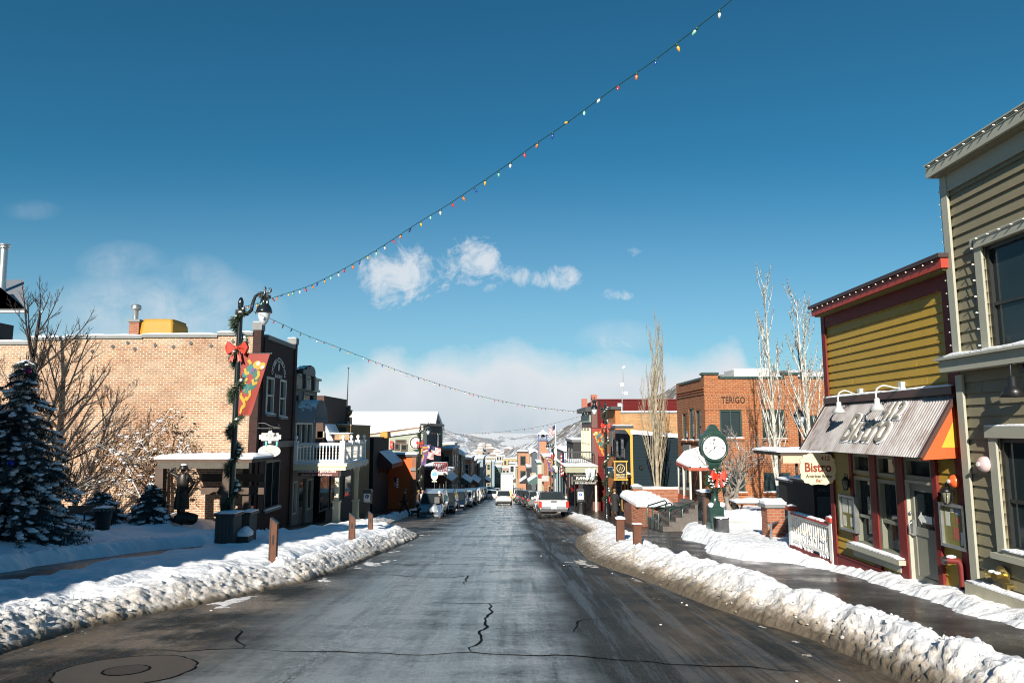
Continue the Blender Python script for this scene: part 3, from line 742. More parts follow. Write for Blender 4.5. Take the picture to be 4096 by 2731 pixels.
# front, in the shade
Y1 = 35.0; zt = FL.px(1112, 1372)[1]
wins = [FL.rect(1063, 1095, 1507, 1656), FL.rect(1117, 1143, 1518, 1668)]
shop = FL.rect(1057, 1116, 1840, 2032)
mb = MB(); holed(mb, FL, (30.35, Y1, -4, zt), wins + [shop], .3)
mb.box(XL - .35, XL, 30.0, 30.35, -4, zt + .3); mb.box(XL - .3, XL + .06, Y1 - .35, Y1, -4, zt + .25)
mb.box(XL - .35, XL + .05, 30.351, 30.75, -4, zt + .02)
fr = mb.build('front_wall', DARKBRICK, cb)
mb = MB(); mb.box(XL - .35, XL + .06, 30.78, Y1 - .36, zt + .003, zt + .18)
mb.box(XL - .4, XL + .02, 29.98, 30.4, zt + .303, zt + .66); mb.box(XL - .35, XL + .1, Y1 - .4, Y1 + .03, zt + .253, zt + .56)
o = mb.build('coping', STONE, cb)
snowcap((XL - .3, 30.8, zt + .18), (XL + .05, Y1 - .4, zt + .18), .07, o); snowcap((XL - .35, Y1 - .38, zt + .56), (XL + .08, Y1, zt + .56), .06, o); snowcap((XL - .38, 30, zt + .66), (XL, 30.38, zt + .66), .05, o)
for r in wins: window(cb, FL, r, FRAMEW, GLASS, .1, -.16, .02, sill=STONE, snow=True)
window(cb, FL, shop, DARKGREY, GLASS, .1, -.2, .02, rail=False, mull=1, sill=STONE, snow=True)
mb = MB(); FL.box(mb, (30.5, 34.8, FL.px(1085, 1790)[1], FL.px(1085, 1765)[1]), .01, .1); mb.build('string_course', DARKGREY, cb)
yc, zc = FL.px(1114, 1482)
LETTERW = plain('pale_lettering', (.62, .62, .6), .5, bump=0)
arc_letters(cb, 'CROSBY COLLECTION', FL.pt(yc, zc - .25, .02), (0, 1, 0), .86, 172, 8, .30, LETTERW, squash=.85)
lettering(cb, 'BUILDING', FL.pt(yc, zc - .27, .02), (0, 1, 0), .3, LETTERW, width=1.0)
mb = MB(); mb.lathe([(.02, 0), (.13, .0), (.13, .012), (.02, .012)], (0, 0, 0), 12)
em = MB(); c_ = FL.pt(yc, zc + .16, .01)
em.add([(c_.x + z, c_.y + x * .55, c_.z + y * 1.5) for x, y, z in mb.v], mb.f); em.build('emblem', LETTERW, cb)
# tie plates
mb = None
for (u, v) in [(452, 1386), (540, 1396), (512, 1371), (622, 1380), (694, 1387), (764, 1373), (845, 1383), (932, 1365), (370, 1405)]:
    p = at(u, v, 30); q = MB(); w = .09
    q.prism([(p.x - w, 29.995, p.z), (p.x, 29.995, p.z - w), (p.x + w, 29.995, p.z), (p.x, 29.995, p.z + w)], (0, -.03, 0)); q.build('tie_plate', DARKGREY, cb)
# chimney and tarpaulin on the roof
ch = MB(); p0, p1 = at(514, 1345, 33), at(557, 1288, 33); ch.box(p0.x, p1.x, 33, 33.6, p0.z - .8, p1.z); c_ = ch.build('chimney', REDBRICK, cb)
ch = MB(); ch.box(p0.x - .08, p1.x + .05, 32.93, 33.67, p1.z + .003, p1.z + .13); ch.build('chimney_cap', STONE, c_)
ch = MB(); pz = at(545, 1228, 33.3); ch.lathe([(.12, 0), (.12, .48), (.13, .5), (.22, .52), (.24, .58), (.22, .62), (.24, .66), (.2, .74), (.1, .78)], (pz.x, 33.3, p1.z + .13), 14); ch.build('flue', GALV, c_)
YEL = plain('yellow_tarpaulin', (.36, .19, .01), .6, var=.12, bump=.5, bscale=5)
def tarp(u0, u1, v0, v1, Y, dep, label):
    a, b = at(u0, v1, Y), at(u1, v0, Y); w = b.x - a.x; bm = bmesh.new(); bmesh.ops.create_cube(bm, size=1)
    bmesh.ops.subdivide_edges(bm, edges=bm.edges[:], cuts=9, use_grid_fill=True)
    for v in bm.verts:
        x, y, z = v.co; k = .06 * noise.noise(Vector((x * 4, y * 4, z * 2))); s = 1 - .1 * max(0, z + .2) + k * (.5 - z) * .4
        q = 1.0 if max(abs(x), abs(y)) < .45 or z < .4 else .94
        v.co = (a.x + w / 2 + x * w * s * q, Y + dep / 2 + y * dep * s * q, a.z + (z + .5) * (b.z - a.z) * (1 - .05 * (x * x + y * y) * (z > .3)))
    me = bpy.data.meshes.new('tarpaulin'); bm.to_mesh(me); bm.free(); me.materials.append(YEL)
    for p in me.polygons: p.use_smooth = True
    o = bpy.data.objects.new('tarpaulin', me); link(o); return tag(o, label, 'tarpaulin')
tarp(558, 694, 1273, 1352, 32.6, 1.6, 'big yellow tarpaulin covering a unit on the tan brick building roof by its chimney')

# ---- dark gabled house far left, behind the tan brick parapet
dh = thing('house', 'dark house with grey metal roof and tall silver flue behind the tan brick parapet', 'house', at(0, 1380, 42))
a = at(-140, 1360, 42); b = at(130, 1257, 42); c = at(-60, 1130, 42)
mb = MB(); mb.box(a.x - 9, a.x, 42, 46, a.z - 6, b.z - .1); mb.build('wall', plain('dark_siding', (.03, .03, .035), .7), dh)
mb = MB(); mb.prism([(b.x, 41.6, b.z), (c.x, 41.6, c.z + .5), (c.x - 6, 41.6, c.z + .5), (b.x - 11, 41.6, b.z)], (0, 0, .14)); mb.prism([(b.x, 41.4, b.z), (a.x - 9, 41.4, b.z), (a.x - 9, 46, c.z + .9), (c.x - .5, 46, c.z + .9)], (0, 0, .14))
mb.build('roof', plain('grey_metal_roof', (.36, .38, .4), .4, .6, var=.15), dh)
f0, f1 = at(7, 1170, 44), at(24, 985, 44)
mb = MB(); mb.tube([(f0.x, 44, f0.z - .6), (f1.x - .1, 44, f1.z)], .22, 12); mb.lathe([(.3, 0), (.34, .05), (.26, .08), (.26, .16), (.34, .2), (.34, .26), (.2, .3)], (f1.x - .1, 44, f1.z - .15), 14); mb.build('flue', GALV, dh)

# ---- ornate pale shopfront next door, in shade
vb = thing('shop_building', 'ornate pale grey shopfront with arched canopy, next to the dark brick front', 'building', (XL, 35.02, -3))
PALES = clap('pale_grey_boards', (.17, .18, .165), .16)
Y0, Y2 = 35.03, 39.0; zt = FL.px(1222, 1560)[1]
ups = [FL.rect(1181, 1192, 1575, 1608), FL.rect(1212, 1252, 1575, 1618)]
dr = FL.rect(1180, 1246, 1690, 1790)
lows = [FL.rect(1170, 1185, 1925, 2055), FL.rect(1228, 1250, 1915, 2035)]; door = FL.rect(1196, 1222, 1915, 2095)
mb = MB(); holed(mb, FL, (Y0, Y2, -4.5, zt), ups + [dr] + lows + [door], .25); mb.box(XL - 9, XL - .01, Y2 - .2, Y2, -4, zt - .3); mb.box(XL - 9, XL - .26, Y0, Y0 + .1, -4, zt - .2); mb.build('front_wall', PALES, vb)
mb = MB(); mb.box(XL - 9, XL - .26, Y0 + .11, Y2 - .21, zt - .5, zt - .3); mb.build('roof', SNOW, vb)
mb = MB(); FL.box(mb, (Y0, Y2 + .05, zt + .003, zt + .12), -.2, .16); FL.box(mb, (Y0 + .02, Y2 + .02, zt + .123, zt + .62), -.2, .08); FL.box(mb, (Y0, Y2 + .08, zt + .623, zt + .74), -.25, .22); o = mb.build('cornice', FRAMEW, vb)
# broken pediment
ped = FL.rect(1190, 1240, 1466, 1522); mb = MB(); a, b, c, d = ped; c = zt + .743
FL.poly(mb, [(a, c), (a, c + .25), (a + .5, d - .2), (a + .75, d), (a + 1.1, d - .1), (b - .9, c + .55), (b - .3, c + .5), (b, c + .3), (b, c)], -.1, .3)
for y in (a + .25, b - .35): FL.poly(mb, [(y - .09, c - .75), (y + .09, c - .75), (y + .16, c), (y - .16, c)], .22, .4)
pd = mb.build('pediment', DARKGREY, vb)
mb = MB(); mb.add([FL.pt(a + .05, c + .27, -.1), FL.pt(a + .78, d + .03, -.1), FL.pt(a + .78, d + .03, .3), FL.pt(a + .05, c + .27, .3)], [(0, 1, 2, 3)]); mb.add([FL.pt(a + .78, d + .03, -.1), FL.pt(a + 1.1, d - .06, -.1), FL.pt(a + 1.1, d - .06, .3), FL.pt(a + .78, d + .03, .3)], [(0, 1, 2, 3)]); mb.build('snow', SNOW, pd)
for r in ups: window(vb, FL, r, DARKGREY, GLASS, .06, -.12, .03, rail=False, casing=.06)
for r in lows: window(vb, FL, r, FRAMEW, GLASS, .07, -.14, .03, rail=False)
dm = MB(); FL.box(dm, door, -.2, -.1); d_ = dm.build('door', plain('brown_door', (.05, .03, .02), .5), vb)
dm = MB(); FL.box(dm, (door[0] + .15, door[1] - .15, door[2] + .9, door[3] - .2), -.098, -.09); dm.build('pane', GLASS, d_)
window(vb, FL, dr, FRAMEW, GLASS, .09, -.14, .05, rail=False, mull=2)
# barrel canopy over the upper doorway
a, b, c, d = FL.rect(1184, 1240, 1618, 1690); cy, rr = (a + b) / 2, (b - a) / 2; mb = MB(); vs = []; K = 14
for k in range(K + 1):
    t = math.pi * k / K
    for dd in (.02, .95): vs.append(FL.pt(cy - rr * math.cos(t), c + .2 + rr * .8 * math.sin(t), dd))
mb.add(vs, [(2 * k, 2 * k + 1, 2 * k + 3, 2 * k + 2) for k in range(K)], 0, True)
FL.box(mb, (a, a + .06, c, c + .2), .02, .95); FL.box(mb, (b - .06, b, c, c + .2), .02, .95)
mb.build('arched_canopy', plain('blue_grey_canvas', (.24, .28, .33), .6, snow=.4), vb)

# ---- white balcony over the pavement
pb = thing('balcony', 'white balcony with turned balusters on cream posts above the jewellers sign', 'balcony', (-8.3, 35, -3))
YN, YF, XO = 35.06, 40.2, -8.35
FN = Fr('Y', YN, -1); FO = Fr('X', XO, 1)
zd1 = FN.px(1320, 1856)[1]; zd0 = FN.px(1320, 1880)[1]; zr = FN.px(1320, 1776)[1]
mb = MB(); mb.box(XL + .02, XO + .18, YN - .1, YF, zd1 - .1, zd1); mb.box(XL + .02, XO + .1, YN - .03, YF - .05, zd0, zd1 - .103); dk = mb.build('deck', CREAM, pb)
snowcap((XL + .1, YN - .06, zd1), (XO + .14, YF - .05, zd1), .1, dk)
mb = MB(); mb.box(XO - .2, XO + .02, YN - .02, YN + .2, zd1, zr + .12)  # corner post
posts = [(XL + .12, YN + .06), (XO - .08, YN + .06), (XO - .08, 36.9), (XO - .08, 38.5), (XO - .08, YF - .12), ((XL + XO) / 2 - .1, YN + .06)]
def rail_post(x, y):
    q = MB(); q.box(x - .1, x + .1, y - .1, y + .1, zd1 + .002, zr + .1); q.box(x - .13, x + .13, y - .13, y + .13, zr + .103, zr + .16)
    q.lathe([(.05, 0), (.04, .06), (.09, .12), (.1, .18), (.07, .25), (.02, .29)], (x, y, zr + .16), 10); q.build('post', WHITE, pb)
mb = MB()
for x, y in posts[:5]: rail_post(x, y)
rl = MB(); rl.box(XL + .2, XO - .18, YN + .0, YN + .12, zr - .06, zr + .03); rl.box(XL + .2, XO - .18, YN + .02, YN + .1, zd1 + .12, zd1 + .2)
rl.box(XO - .14, XO - .02, YN + .17, YF - .2, zr - .06, zr + .03); rl.box(XO - .12, XO - .04, YN + .17, YF - .2, zd1 + .12, zd1 + .2)
o = rl.build('handrail', WHITE, pb); snowcap((XL + .25, YN + .01, zr + .03), (XO - .2, YN + .11, zr + .03), .05, o); snowcap((XO - .13, YN + .2, zr + .03), (XO - .03, YF - .25, zr + .03), .04, o)
prof = [(.035, 0), (.035, .12), (.022, .15), (.04, .3), (.022, .42), (.045, .5), (.022, .58), (.035, .75), (.022, .85), (.035, .88), (.035, 1)]
for k in range(13):
    x = XL + .35 + k * (XO - XL - .6) / 12; q = MB(); q.lathe([(r_, z * (zr - .06 - zd1 - .2)) for r_, z in prof], (x, YN + .06, zd1 + .2), 6); q.build('baluster', WHITE, pb)
for k in range(24):
    y = YN + .4 + k * (YF - YN - .7) / 23; q = MB(); q.lathe([(r_, z * (zr - .06 - zd1 - .2)) for r_, z in prof], (XO - .08, y, zd1 + .2), 6); q.build('baluster', WHITE, pb)
def column(x, y):
    z0 = zg(y) + .1; zt = zd0 - .01; q = MB(); h = zt - z0
    q.box(x - .2, x + .2, y - .2, y + .2, z0, z0 + .25); q.box(x - .16, x + .16, y - .16, y + .16, z0 + .25, z0 + 1.15); q.box(x - .2, x + .2, y - .2, y + .2, z0 + 1.15, z0 + 1.24)
    q.box(x - .1, x + .1, y - .1, y + .1, z0 + 1.24, zt - .3); q.box(x - .14, x + .14, y - .14, y + .14, zt - .3, zt)
    q.build('column', CREAM, pb, bevel=.012)
column(-8.72, YN + .3); column(-8.72, YF - .5)
# fairy lights hanging as icicles from the deck edge, and garland swags
rn = random.Random(4); ICE = plain('icicles', (.7, .75, .8), .2)
for k in range(60):
    y = YN + .1 + k * (YF - YN - .2) / 59; l = rn.uniform(.06, .3); mb = MB(); mb.tube([(XO + .19, y, zd1 - .1), (XO + .19, y, zd1 - .1 - l)], [.014, .003], 4); mb.build('icicle', ICE, pb)
# the jewellers' board under the deck
sg = MB(); zs1 = zd0 - .004; zs0 = FN.px(1320, 1903)[1]; s = thing('sign', 'long maroon jewellers board in white letters under the white balcony', 'sign', (-9.6, YN, zs0))
sg.box(XL + .3, XO - .25, YN - .02, YN + .05, zs0, zs1); sg.build('board', plain('maroon_board', (.12, .025, .022), .5), s)
lettering(s, 'WOODBURY JEWELERS', (-9.67, YN - .025, zs1 - .075), (1, 0, 0), .2, WHITE, width=1.9, height=.105, bold=.003)
lettering(s, 'Custom Jewelry Designs', (-9.67, YN - .025, zs0 + .055), (1, 0, 0), .2, WHITE, width=1.5, height=.085, shear=.25)

# ---- low dark shop beyond the balcony, gable and brick stack on its roof
lb = thing('shop_building', 'low dark shop with a small snowy gable and brick stack on its roof', 'building', (XL, 40.3, -3.4))
FM = Fr('Y', 44, -1)
zr_ = FL.px(1330, 1797)[1]; zr_ = at(1330, 1797, 43)[2]
mb = MB(); mb.box(XL - 6, XL + .3, 40.5, 47.2, -5, zr_); mb.build('wall', plain('black_boards', (.018, .018, .018), .6), lb)
mb = MB(); mb.box(XL - 6, XL + .6, 40.4, 47.3, zr_ + .003, zr_ + .16); o = mb.build('roof', plain('dark_roof_edge', (.02, .022, .03), .6), lb); snowcap((XL - 6, 40.4, zr_ + .16), (XL + .58, 47.3, zr_ + .16), .06, o)
ga = at(1252, 1765, 44.5); gb = at(1330, 1765, 44.5); gc = at(1288, 1704, 44.5); gg = plain('grey_stucco', (.22, .22, .23), .8)
mb = MB(); mb.prism([(ga.x - .3, 44.6, zr_ + .1), (gb.x + 1, 44.6, zr_ + .1), (gb.x + 1, 44.6, ga.z + .15), (gb.x - .1, 44.6, ga.z), (gc.x, 44.6, gc.z - .1), (ga.x, 44.6, ga.z)], (0, 2.3, 0)); g = mb.build('gable', gg, lb)
mb = MB(); mb.prism([(gc.x - .02, 44.3, gc.z), (gc.x, 44.3, gc.z + .14), (gc.x + .25, 44.3, gc.z + .14), (gb.x + .1, 44.3, gb.z + .05), (gb.x + .05, 44.3, gb.z - .12), (gb.x - .25, 44.3, gb.z - .02)], (0, 2.6, 0)); mb.prism([(gc.x - .02, 44.3, gc.z), (gc.x, 44.3, gc.z + .14), (gc.x - .14, 44.3, gc.z + .1), (ga.x - .2, 44.3, ga.z + .05), (ga.x - .14, 44.3, ga.z - .1)], (0, 2.6, 0)); mb.build('snow', SNOW, g)
ba = at(1337, 1788, 44.2); bb = at(1397, 1735, 44.2); mb = MB(); mb.box(ba.x, bb.x, 44.2, 45.2, zr_ + .1, bb.z); o = mb.build('brick_stack', brick('mixed_brick', (.42, .22, .11), (.52, .34, .18), (.4, .33, .25), .28, .09, .01, dark=.2), lb); snowcap((ba.x - .4, 44.1, bb.z), (bb.x + .05, 45.2, bb.z), .1, o)
la = at(1287, 1738, 44.3); mb = MB(); mb.box(la.x - .2, la.x + .2, 44.0, 44.3, la.z - .18, la.z + .22); mb.tube([(la.x, 44.2, la.z - .2), (la.x, 44.2, zr_ + .1)], .03, 6); mb.build('meter_box', plain('pale_box', (.45, .42, .3), .6), lb)
# wall behind shops: shaded windows
for (u0, u1, v0, v1) in [(1275, 1312, 1900, 2040), (1318, 1336, 1905, 2030), (1375, 1400, 1900, 1985)]:
    r = FL.rect(u0, u1, v0, v1, .3); window(lb, FL, r, DARKGREY, GLASS, .08, .304, .36, rail=True, mull=1)

# ---- tan stucco building
tb = thing('stucco_building', 'tan flat roofed stucco building with a dark street face and exhaust fan', 'building', (XL, 47.4, -3.8))
TANS = plain('tan_stucco', (.33, .20, .085), .85, var=.06, bump=.3)
zt = at(1330, 1703, 47.5)[2]
mb = MB(); mb.box(XL - 12, XL, 47.5, 54.0, -6, zt); mb.build('wall', TANS, tb)
mb = MB(); mb.box(XL - 12, XL + .03, 47.45, 54.05, zt + .003, zt + .09); o = mb.build('parapet_cap', plain('tan_trim', (.4, .27, .14), .8), tb); snowcap((XL - 12, 47.46, zt + .09), (XL, 48.3, zt + .09), .05, o)
p = at(1398, 1672, 51); q = at(1377, 1716, 48); mb = MB(); x = at(1378, 1670, 50).x; z0 = zt + .1
mb.box(x - .38, x + .38, 50, 50.8, z0, z0 + .55); mb.lathe([(.2, .55), (.28, .6), (.45, .8), (.48, 1.05), (.33, 1.06), (.33, 1.35), (.3, 1.36)], (x, 50.4, z0), 14); mb.build('exhaust_fan', plain('rusty_brown_metal', (.2, .1, .045), .45, .4), tb)
mb = MB(); p = at(1375, 1718, 47.4); mb.box(p.x - .16, p.x + .12, 47.2, 47.5, p.z - .2, p.z + .16); mb.build('wall_light', BLACK, tb)
an = thing('antenna_mast', 'thin dark mast with a ball tip on the tan stucco roof', 'mast', at(1388, 1700, 49)); pt_ = at(1394, 1472, 49); pb_ = at(1385, 1705, 49)
mb = MB(); mb.tube([pb_, (pt_ + pb_) / 2, pt_], [.06, .045, .02], 6); mb.prism([(pb_.x - .25, 48.8, pb_.z - .15), (pb_.x + .25, 48.8, pb_.z - .15), (pb_.x + .1, 48.8, pb_.z + .35), (pb_.x - .05, 48.8, pb_.z + .35)], (0, .4, 0)); mb.build('pole', DARKGREY, an); mb = MB(); mb.ball(pt_, .07); mb.build('ball_tip', DARKGREY, an)
mb = MB(); r = Fr('X', XL, 1).rect(1418, 1478, 1755, 1800); FL.box(mb, r, .003, .03); mb.build('vent_panel', plain('grey_vent', (.13, .13, .13), .7), tb)
# brown upper building behind
bb_ = thing('brown_building', 'plain brown upper storey rising behind the pale grey shopfront', 'building', at(1290, 1700, 50))
mb = MB(); a = at(1255, 1575, 44); b = at(1297, 1583, 44); mb.box(a.x - 3, b.x, 44, 50, a.z - 6, b.z + .02); a = at(1297, 1622, 47); b = at(1325, 1622, 47); mb.box(a.x, b.x, 47, 50, b.z - 5, b.z); mb.build('wall', plain('brown_stucco', (.085, .045, .03), .8), bb_)
# roof of shiny snow house and siding behind
hb = thing('long_house', 'long house under a big white snow roof with pale peach siding', 'house', at(1600, 1790, 92))
zr0 = at(1500, 1653, 100)[2]; xr = at(1752, 1655, 100).x; xl = at(1380, 1655, 100).x
ev = [at(1400, 1745, 90), at(1745, 1697, 90)]
mb = MB(); mb.prism([(xl, 100, zr0), (xr, 100, zr0), (ev[1].x, 89.6, ev[1].z), (ev[0].x, 89.6, ev[0].z)], (0, 0, .3)); mb.prism([(xl, 100, zr0), (xr, 100, zr0), (xr, 110, zr0 - 2.4), (xl, 110, zr0 - 2.4)], (0, 0, .3)); mb.build('roof', SNOW, hb)
mb = MB(); mb.prism([(ev[0].x + .2, 90, -12), (ev[1].x - .3, 90, -12), (ev[1].x - .3, 90, ev[1].z - .02), (ev[0].x + .2, 90, ev[0].z - .02)], (0, .3, 0)); mb.build('wall', clap('peach_siding', (.62, .44, .33), .2), hb)
mb = MB(); mb.prism([(xr - .4, 90, -12), (xr - .4, 108, -12), (xr - .4, 108, zr0 - 2.3), (xr - .4, 100, zr0 - .1), (xr - .4, 90, ev[1].z)], (.3, 0, 0)); mb.build('gable_wall', plain('dark_gable', (.03, .03, .035), .7), hb)
for (u, v) in [(1631, 1705), (1573, 1735)]:
    p = at(u, v, 93); mb = MB(); mb.tube([(p.x, 93, p.z - 1), (p.x, 93, p.z + .25)], .06, 6); mb.build('vent_pipe', DARKGREY, hb)

# ---- black fronted building with a striped awning
kb = thing('black_building', 'black flat fronted building with a snowy sloping awning', 'building', (-10.9, 54.6, -4.6))
zt = at(1520, 1748, 58)[2]; FK = Fr('X', -10.95, 1)
mb = MB(); mb.box(-18, -10.95, 54.7, 62.6, -7, zt); mb.box(-10.949, -10.75, 54.7, 55.5, -7, zt - .02); mb.build('wall', plain('black_stucco', (.022, .017, .014), .8), kb)
r = FK.rect(1516, 1562, 1802, 1850); a, b, c, d = r
mb = MB(); mb.prism([FK.pt(a, d, 0), FK.pt(a, c, 1.1), FK.pt(a, c - .35, 1.1), FK.pt(a, c - .35, 0)], FK.pt(b, 0) - FK.pt(a, 0)); o = mb.build('awning', plain('maroon_canvas', (.1, .03, .025), .7), kb)
mb = MB(); mb.add([FK.pt(a - .02, d + .02, 0), FK.pt(a - .02, c + .02, 1.12), FK.pt(b + .02, c + .02, 1.12), FK.pt(b + .02, d + .02, 0)], [(0, 1, 2, 3)]); mb.build('snow', SNOW, o)
for u in (1518, 1532, 1546): window(kb, FK, FK.rect(u, u + 9, 1852, 1892), BLACK, GLASS, .06, .003, .05, rail=False)
tarp(1520, 1551, 1726, 1752, 60, 1.6, 'small yellow tarpaulin cover on the black building roof')

# ---- orange building standing out into the pavement
ob = thing('orange_building', 'bright orange plastered wall with brick corner pier and snowy parapet', 'building', (-9, 64, -5.2))
ORANGE = plain('orange_plaster', (.62, .115, .025), .8, var=.06)
FY6 = Fr('Y', 64, -1); a, b, c, d = FY6.rect(1590, 1646, 1826, 2010)
mb = MB(); mb.box(a - 2, b, 64, 70, -8, d); mb.build('wall', ORANGE, ob)
r = FY6.rect(1646.5, 1664, 1822, 2010); mb = MB(); mb.box(r[0], r[1], 63.9, 70, -8, r[3]); mb.build('brick_pier', REDBRICK, ob)
mb = MB(); mb.box(a - 2, r[1] + .1, 63.8, 70, d + .003, d + .22); o = mb.build('parapet_cap', DARKGREY, ob); snowcap((a - 2, 63.8, d + .22), (r[1] + .1, 66, d + .22), .16, o)
p = at(1652, 1875, 63.8); mb = MB(); mb.box(p.x - .25, p.x + .25, 63.78, 63.89, p.z - .15, p.z + .1); mb.build('stone_band', STONE, ob)

# ---- green grey siding building with the dark clapboard street face
gb_ = thing('clapboard_building', 'green grey clapboard side wall with a dark slate false front', 'building', (-10, 78, -6.3))
FG = Fr('Y', 78, -1); a, b, c, d = FG.rect(1555, 1692, 1745, 2000)
mb = MB(); mb.prism([(a, 78, -9), (b, 78, -9), (b, 78, d + .5), (a, 78, d)], (0, 14, 0)); mb.build('side_wall', clap('green_grey_siding', (.30, .33, .27), .22), gb_)
mb = MB(); mb.prism([(a, 77.7, d + .004), (b, 77.7, d + .504), (b, 77.7, d + .75), (a, 77.7, d + .25)], (0, 14, 0)); mb.build('snow', SNOW, gb_)
a2, b2 = FG.px(1692, 1800)[0], FG.px(1712, 1800)[0]; zt2 = FG.px(1700, 1703)[1]
mb = MB(); mb.box(b + .003, b + .4, 77.6, 94, -9, zt2); mb.build('front_wall', clap('slate_clapboard', (.055, .065, .07), .25), gb_)
mb = MB(); mb.box(b - .3, b + .75, 77.3, 94.2, zt2 + .003, zt2 + .3); mb.build('cornice', DARKGREY, gb_)
FGx = Fr('X', b + .4, 1); window(gb_, FGx, (88, 90, zt2 - 3.4, zt2 - .9), DARKGREY, GLASS, .1, .003, .06)
mb = MB(); r = FG.rect(1562, 1573, 1762, 1794); FG.box(mb, r, .3, .36); s = mb.build('sign', plain('red_sign_board', (.62, .03, .02), .5)); tag(s, 'red board with a white letter on the green grey siding', 'sign')
lettering(s, 'D', (r[1] - .12, 77.62, (r[2] + r[3]) / 2 + .05), (1, 0, 0), .3, WHITE, width=.16)
FGs = [(1582, 1625, 1758, 1772), (1578, 1600, 1772, 1800), (1604, 1630, 1775, 1803)]
for r in FGs: window(gb_, FG, FG.rect(*r), WOODB, GLASS, .14, .003, .12, rail=False)
p = at(1664, 1770, 77.7); q = MB(); q.tube([(p.x, 77.75, p.z), (p.x, 77.55, p.z)], .75, 20); o = q.build('sign', plain('white_round_sign', (.7, .68, .62), .5)); tag(o, 'large round white sign with a brown ring on the green grey siding', 'sign')
q = MB(); ring_pts = [(p.x + .62 * math.cos(k * .3927), 77.52, p.z + .62 * math.sin(k * .3927)) for k in range(17)]; q.tube(ring_pts, .07, 6); q.build('ring', WOODB, o)
# ------------------------------------------------------------------ right side of the street
def siding(mb, F, s0, s1, z0, z1, pitch, holes=(), m=0, d=.032, seed=1):
    """lapped boards as real geometry, cut round the openings"""
    n = max(1, round((z1 - z0) / pitch)); h = (z1 - z0) / n; rn = random.Random(seed)
    for k in range(n):
        a, b = z0 + k * h, z0 + (k + 1) * h
        cuts = [(q[0], q[1]) for q in holes if q[2] < b - .02 and q[3] > a + .02]
        segs = [(s0, s1)]
        for c in cuts:
            segs = [x for sg in segs for x in ((sg[0], min(sg[1], c[0])), (max(sg[0], c[1]), sg[1])) if x[1] - x[0] > .01]
        for x0, x1 in segs:
            js = [x0] + sorted(rn.uniform(x0 + .2, x1 - .2) for _ in range(1 if x1 - x0 > 1.5 else 0)) + [x1]
            for p, q in zip(js, js[1:]):
                e = .003; w = rn.uniform(0, .004)
                v = [F.pt(p + e, a, d + w), F.pt(q - e, a, d + w), F.pt(q - e, b + .012, .004), F.pt(p + e, b + .012, .004), F.pt(p + e, a, 0), F.pt(q - e, a, 0)]
                mb.add(v, [(0, 1, 2, 3), (4, 5, 1, 0), (0, 3, 4), (1, 5, 2)], m)
MUSTARD = plain('mustard_paint', (.39, .245, .028), .55, var=.13, scale=3, bump=.25, bscale=35)
MAROONW = plain('weathered_maroon', (.145, .010, .008), .65, var=.25, scale=5, bump=.3)
SAGE = plain('sage_trim', (.17, .178, .135), .5, var=.1)
OLIVE = plain('olive_taupe_paint', (.205, .18, .112), .6, var=.12, scale=3, bump=.3, bscale=30)
PALEOL = plain('pale_sage_trim', (.36, .36, .29), .55, var=.08)

# ---- mustard bistro
XB = 7.0; FB = Fr('X', XB, -1)
bi = thing('restaurant', 'mustard yellow boarded bistro with maroon trim and corrugated awning', 'building', (XB, 13, -1.3))
yf = atx(3308, 1480, XB).y; yn = 10.76; zb = -1.8
XF = 6.71; zf1 = atx(3500, 1135, XF).z; zf0 = atx(3500, 1170, XF).z
zwt = zf0 + .02; yfe = atx(3246, 1262, XF).y
zt1 = FB.px(3560, 1818)[1]; zt0 = FB.px(3560, 1910)[1]; zm1 = FB.px(3560, 1918)[1]; zw0 = FB.px(3560, 2214)[1]; zsk = FB.px(3519, 2275)[1]
def colu(u): return FB.px(u, 1985)[0]
W1 = (colu(3498), colu(3427)); W2 = (colu(3603), colu(3522)); WD = (colu(3748), colu(3633))
zd = FB.px(3690, 1936)[1]; zdb = FB.px(3690, 2358)[1]
holes = [(W1[0], W1[1], zw0, zm1), (W2[0], W2[1], zw0, zm1), (W1[0], W1[1], zt0, zt1), (W2[0], W2[1], zt0, zt1), (WD[0], WD[1], zdb, zd), (WD[0], WD[1], zd + .06, zt1)]
trim = [(a - .1, b + .1, c - .3 if c > zt0 - .1 else c, d + .12) for a, b, c, d in holes]
mb = MB(); siding(mb, FB, yn, yf, zsk, zwt, .163, holes, 0)
holed(mb, FB, (yn, yf, zb, zwt), holes, .1, 0)
mb.box(XB + .4, XB + 8, yn, yn + .1, zb, zwt); mb.box(XB + .001, XB + 8, yf - .05, yf, zb, zwt); mb.box(XB + .11, XB + 8, yn + .11, yf - .06, zwt - .2, zwt - .1)
mb.build('wall', MUSTARD, bi)
mb = MB(); FB.box(mb, (yf - .14, yf + .03, zb, zwt), .036, .07); mb.build('corner_board', MAROONW, bi)
mb = MB(); FB.box(mb, (yn - .02, yn + .3, zb, zwt), .036, .07); mb.build('corner_board', MAROONW, bi)
mb = MB(); FB.box(mb, (yn + .3, yf - .14, zwt - .3, zwt), .036, .06); mb.build('frieze', MAROONW, bi)
mb = MB(); FB.box(mb, (WD[1] + .1, yf - .14, zb, zsk), .004, .06); FB.box(mb, (WD[1] + .1, yf - .14, zsk, zsk + .025), .004, .085); mb.build('skirting', MAROONW, bi)
mb = MB(); FB.box(mb, (yn + .3, WD[0] - .1, zb, zsk - .22), .004, .06); mb.build('skirting', MAROONW, bi)
for (a, b, lo) in ((W1[1], W1[1] + .11, zw0), (W2[1], W1[0], zsk), (WD[1], W2[0], zb), (WD[0] - .13, WD[0], zb)):
    mb = MB(); FB.box(mb, (a + .002, b - .002, lo, zt1 + .1), .02, .075); mb.build('maroon_post', MAROONW, bi)
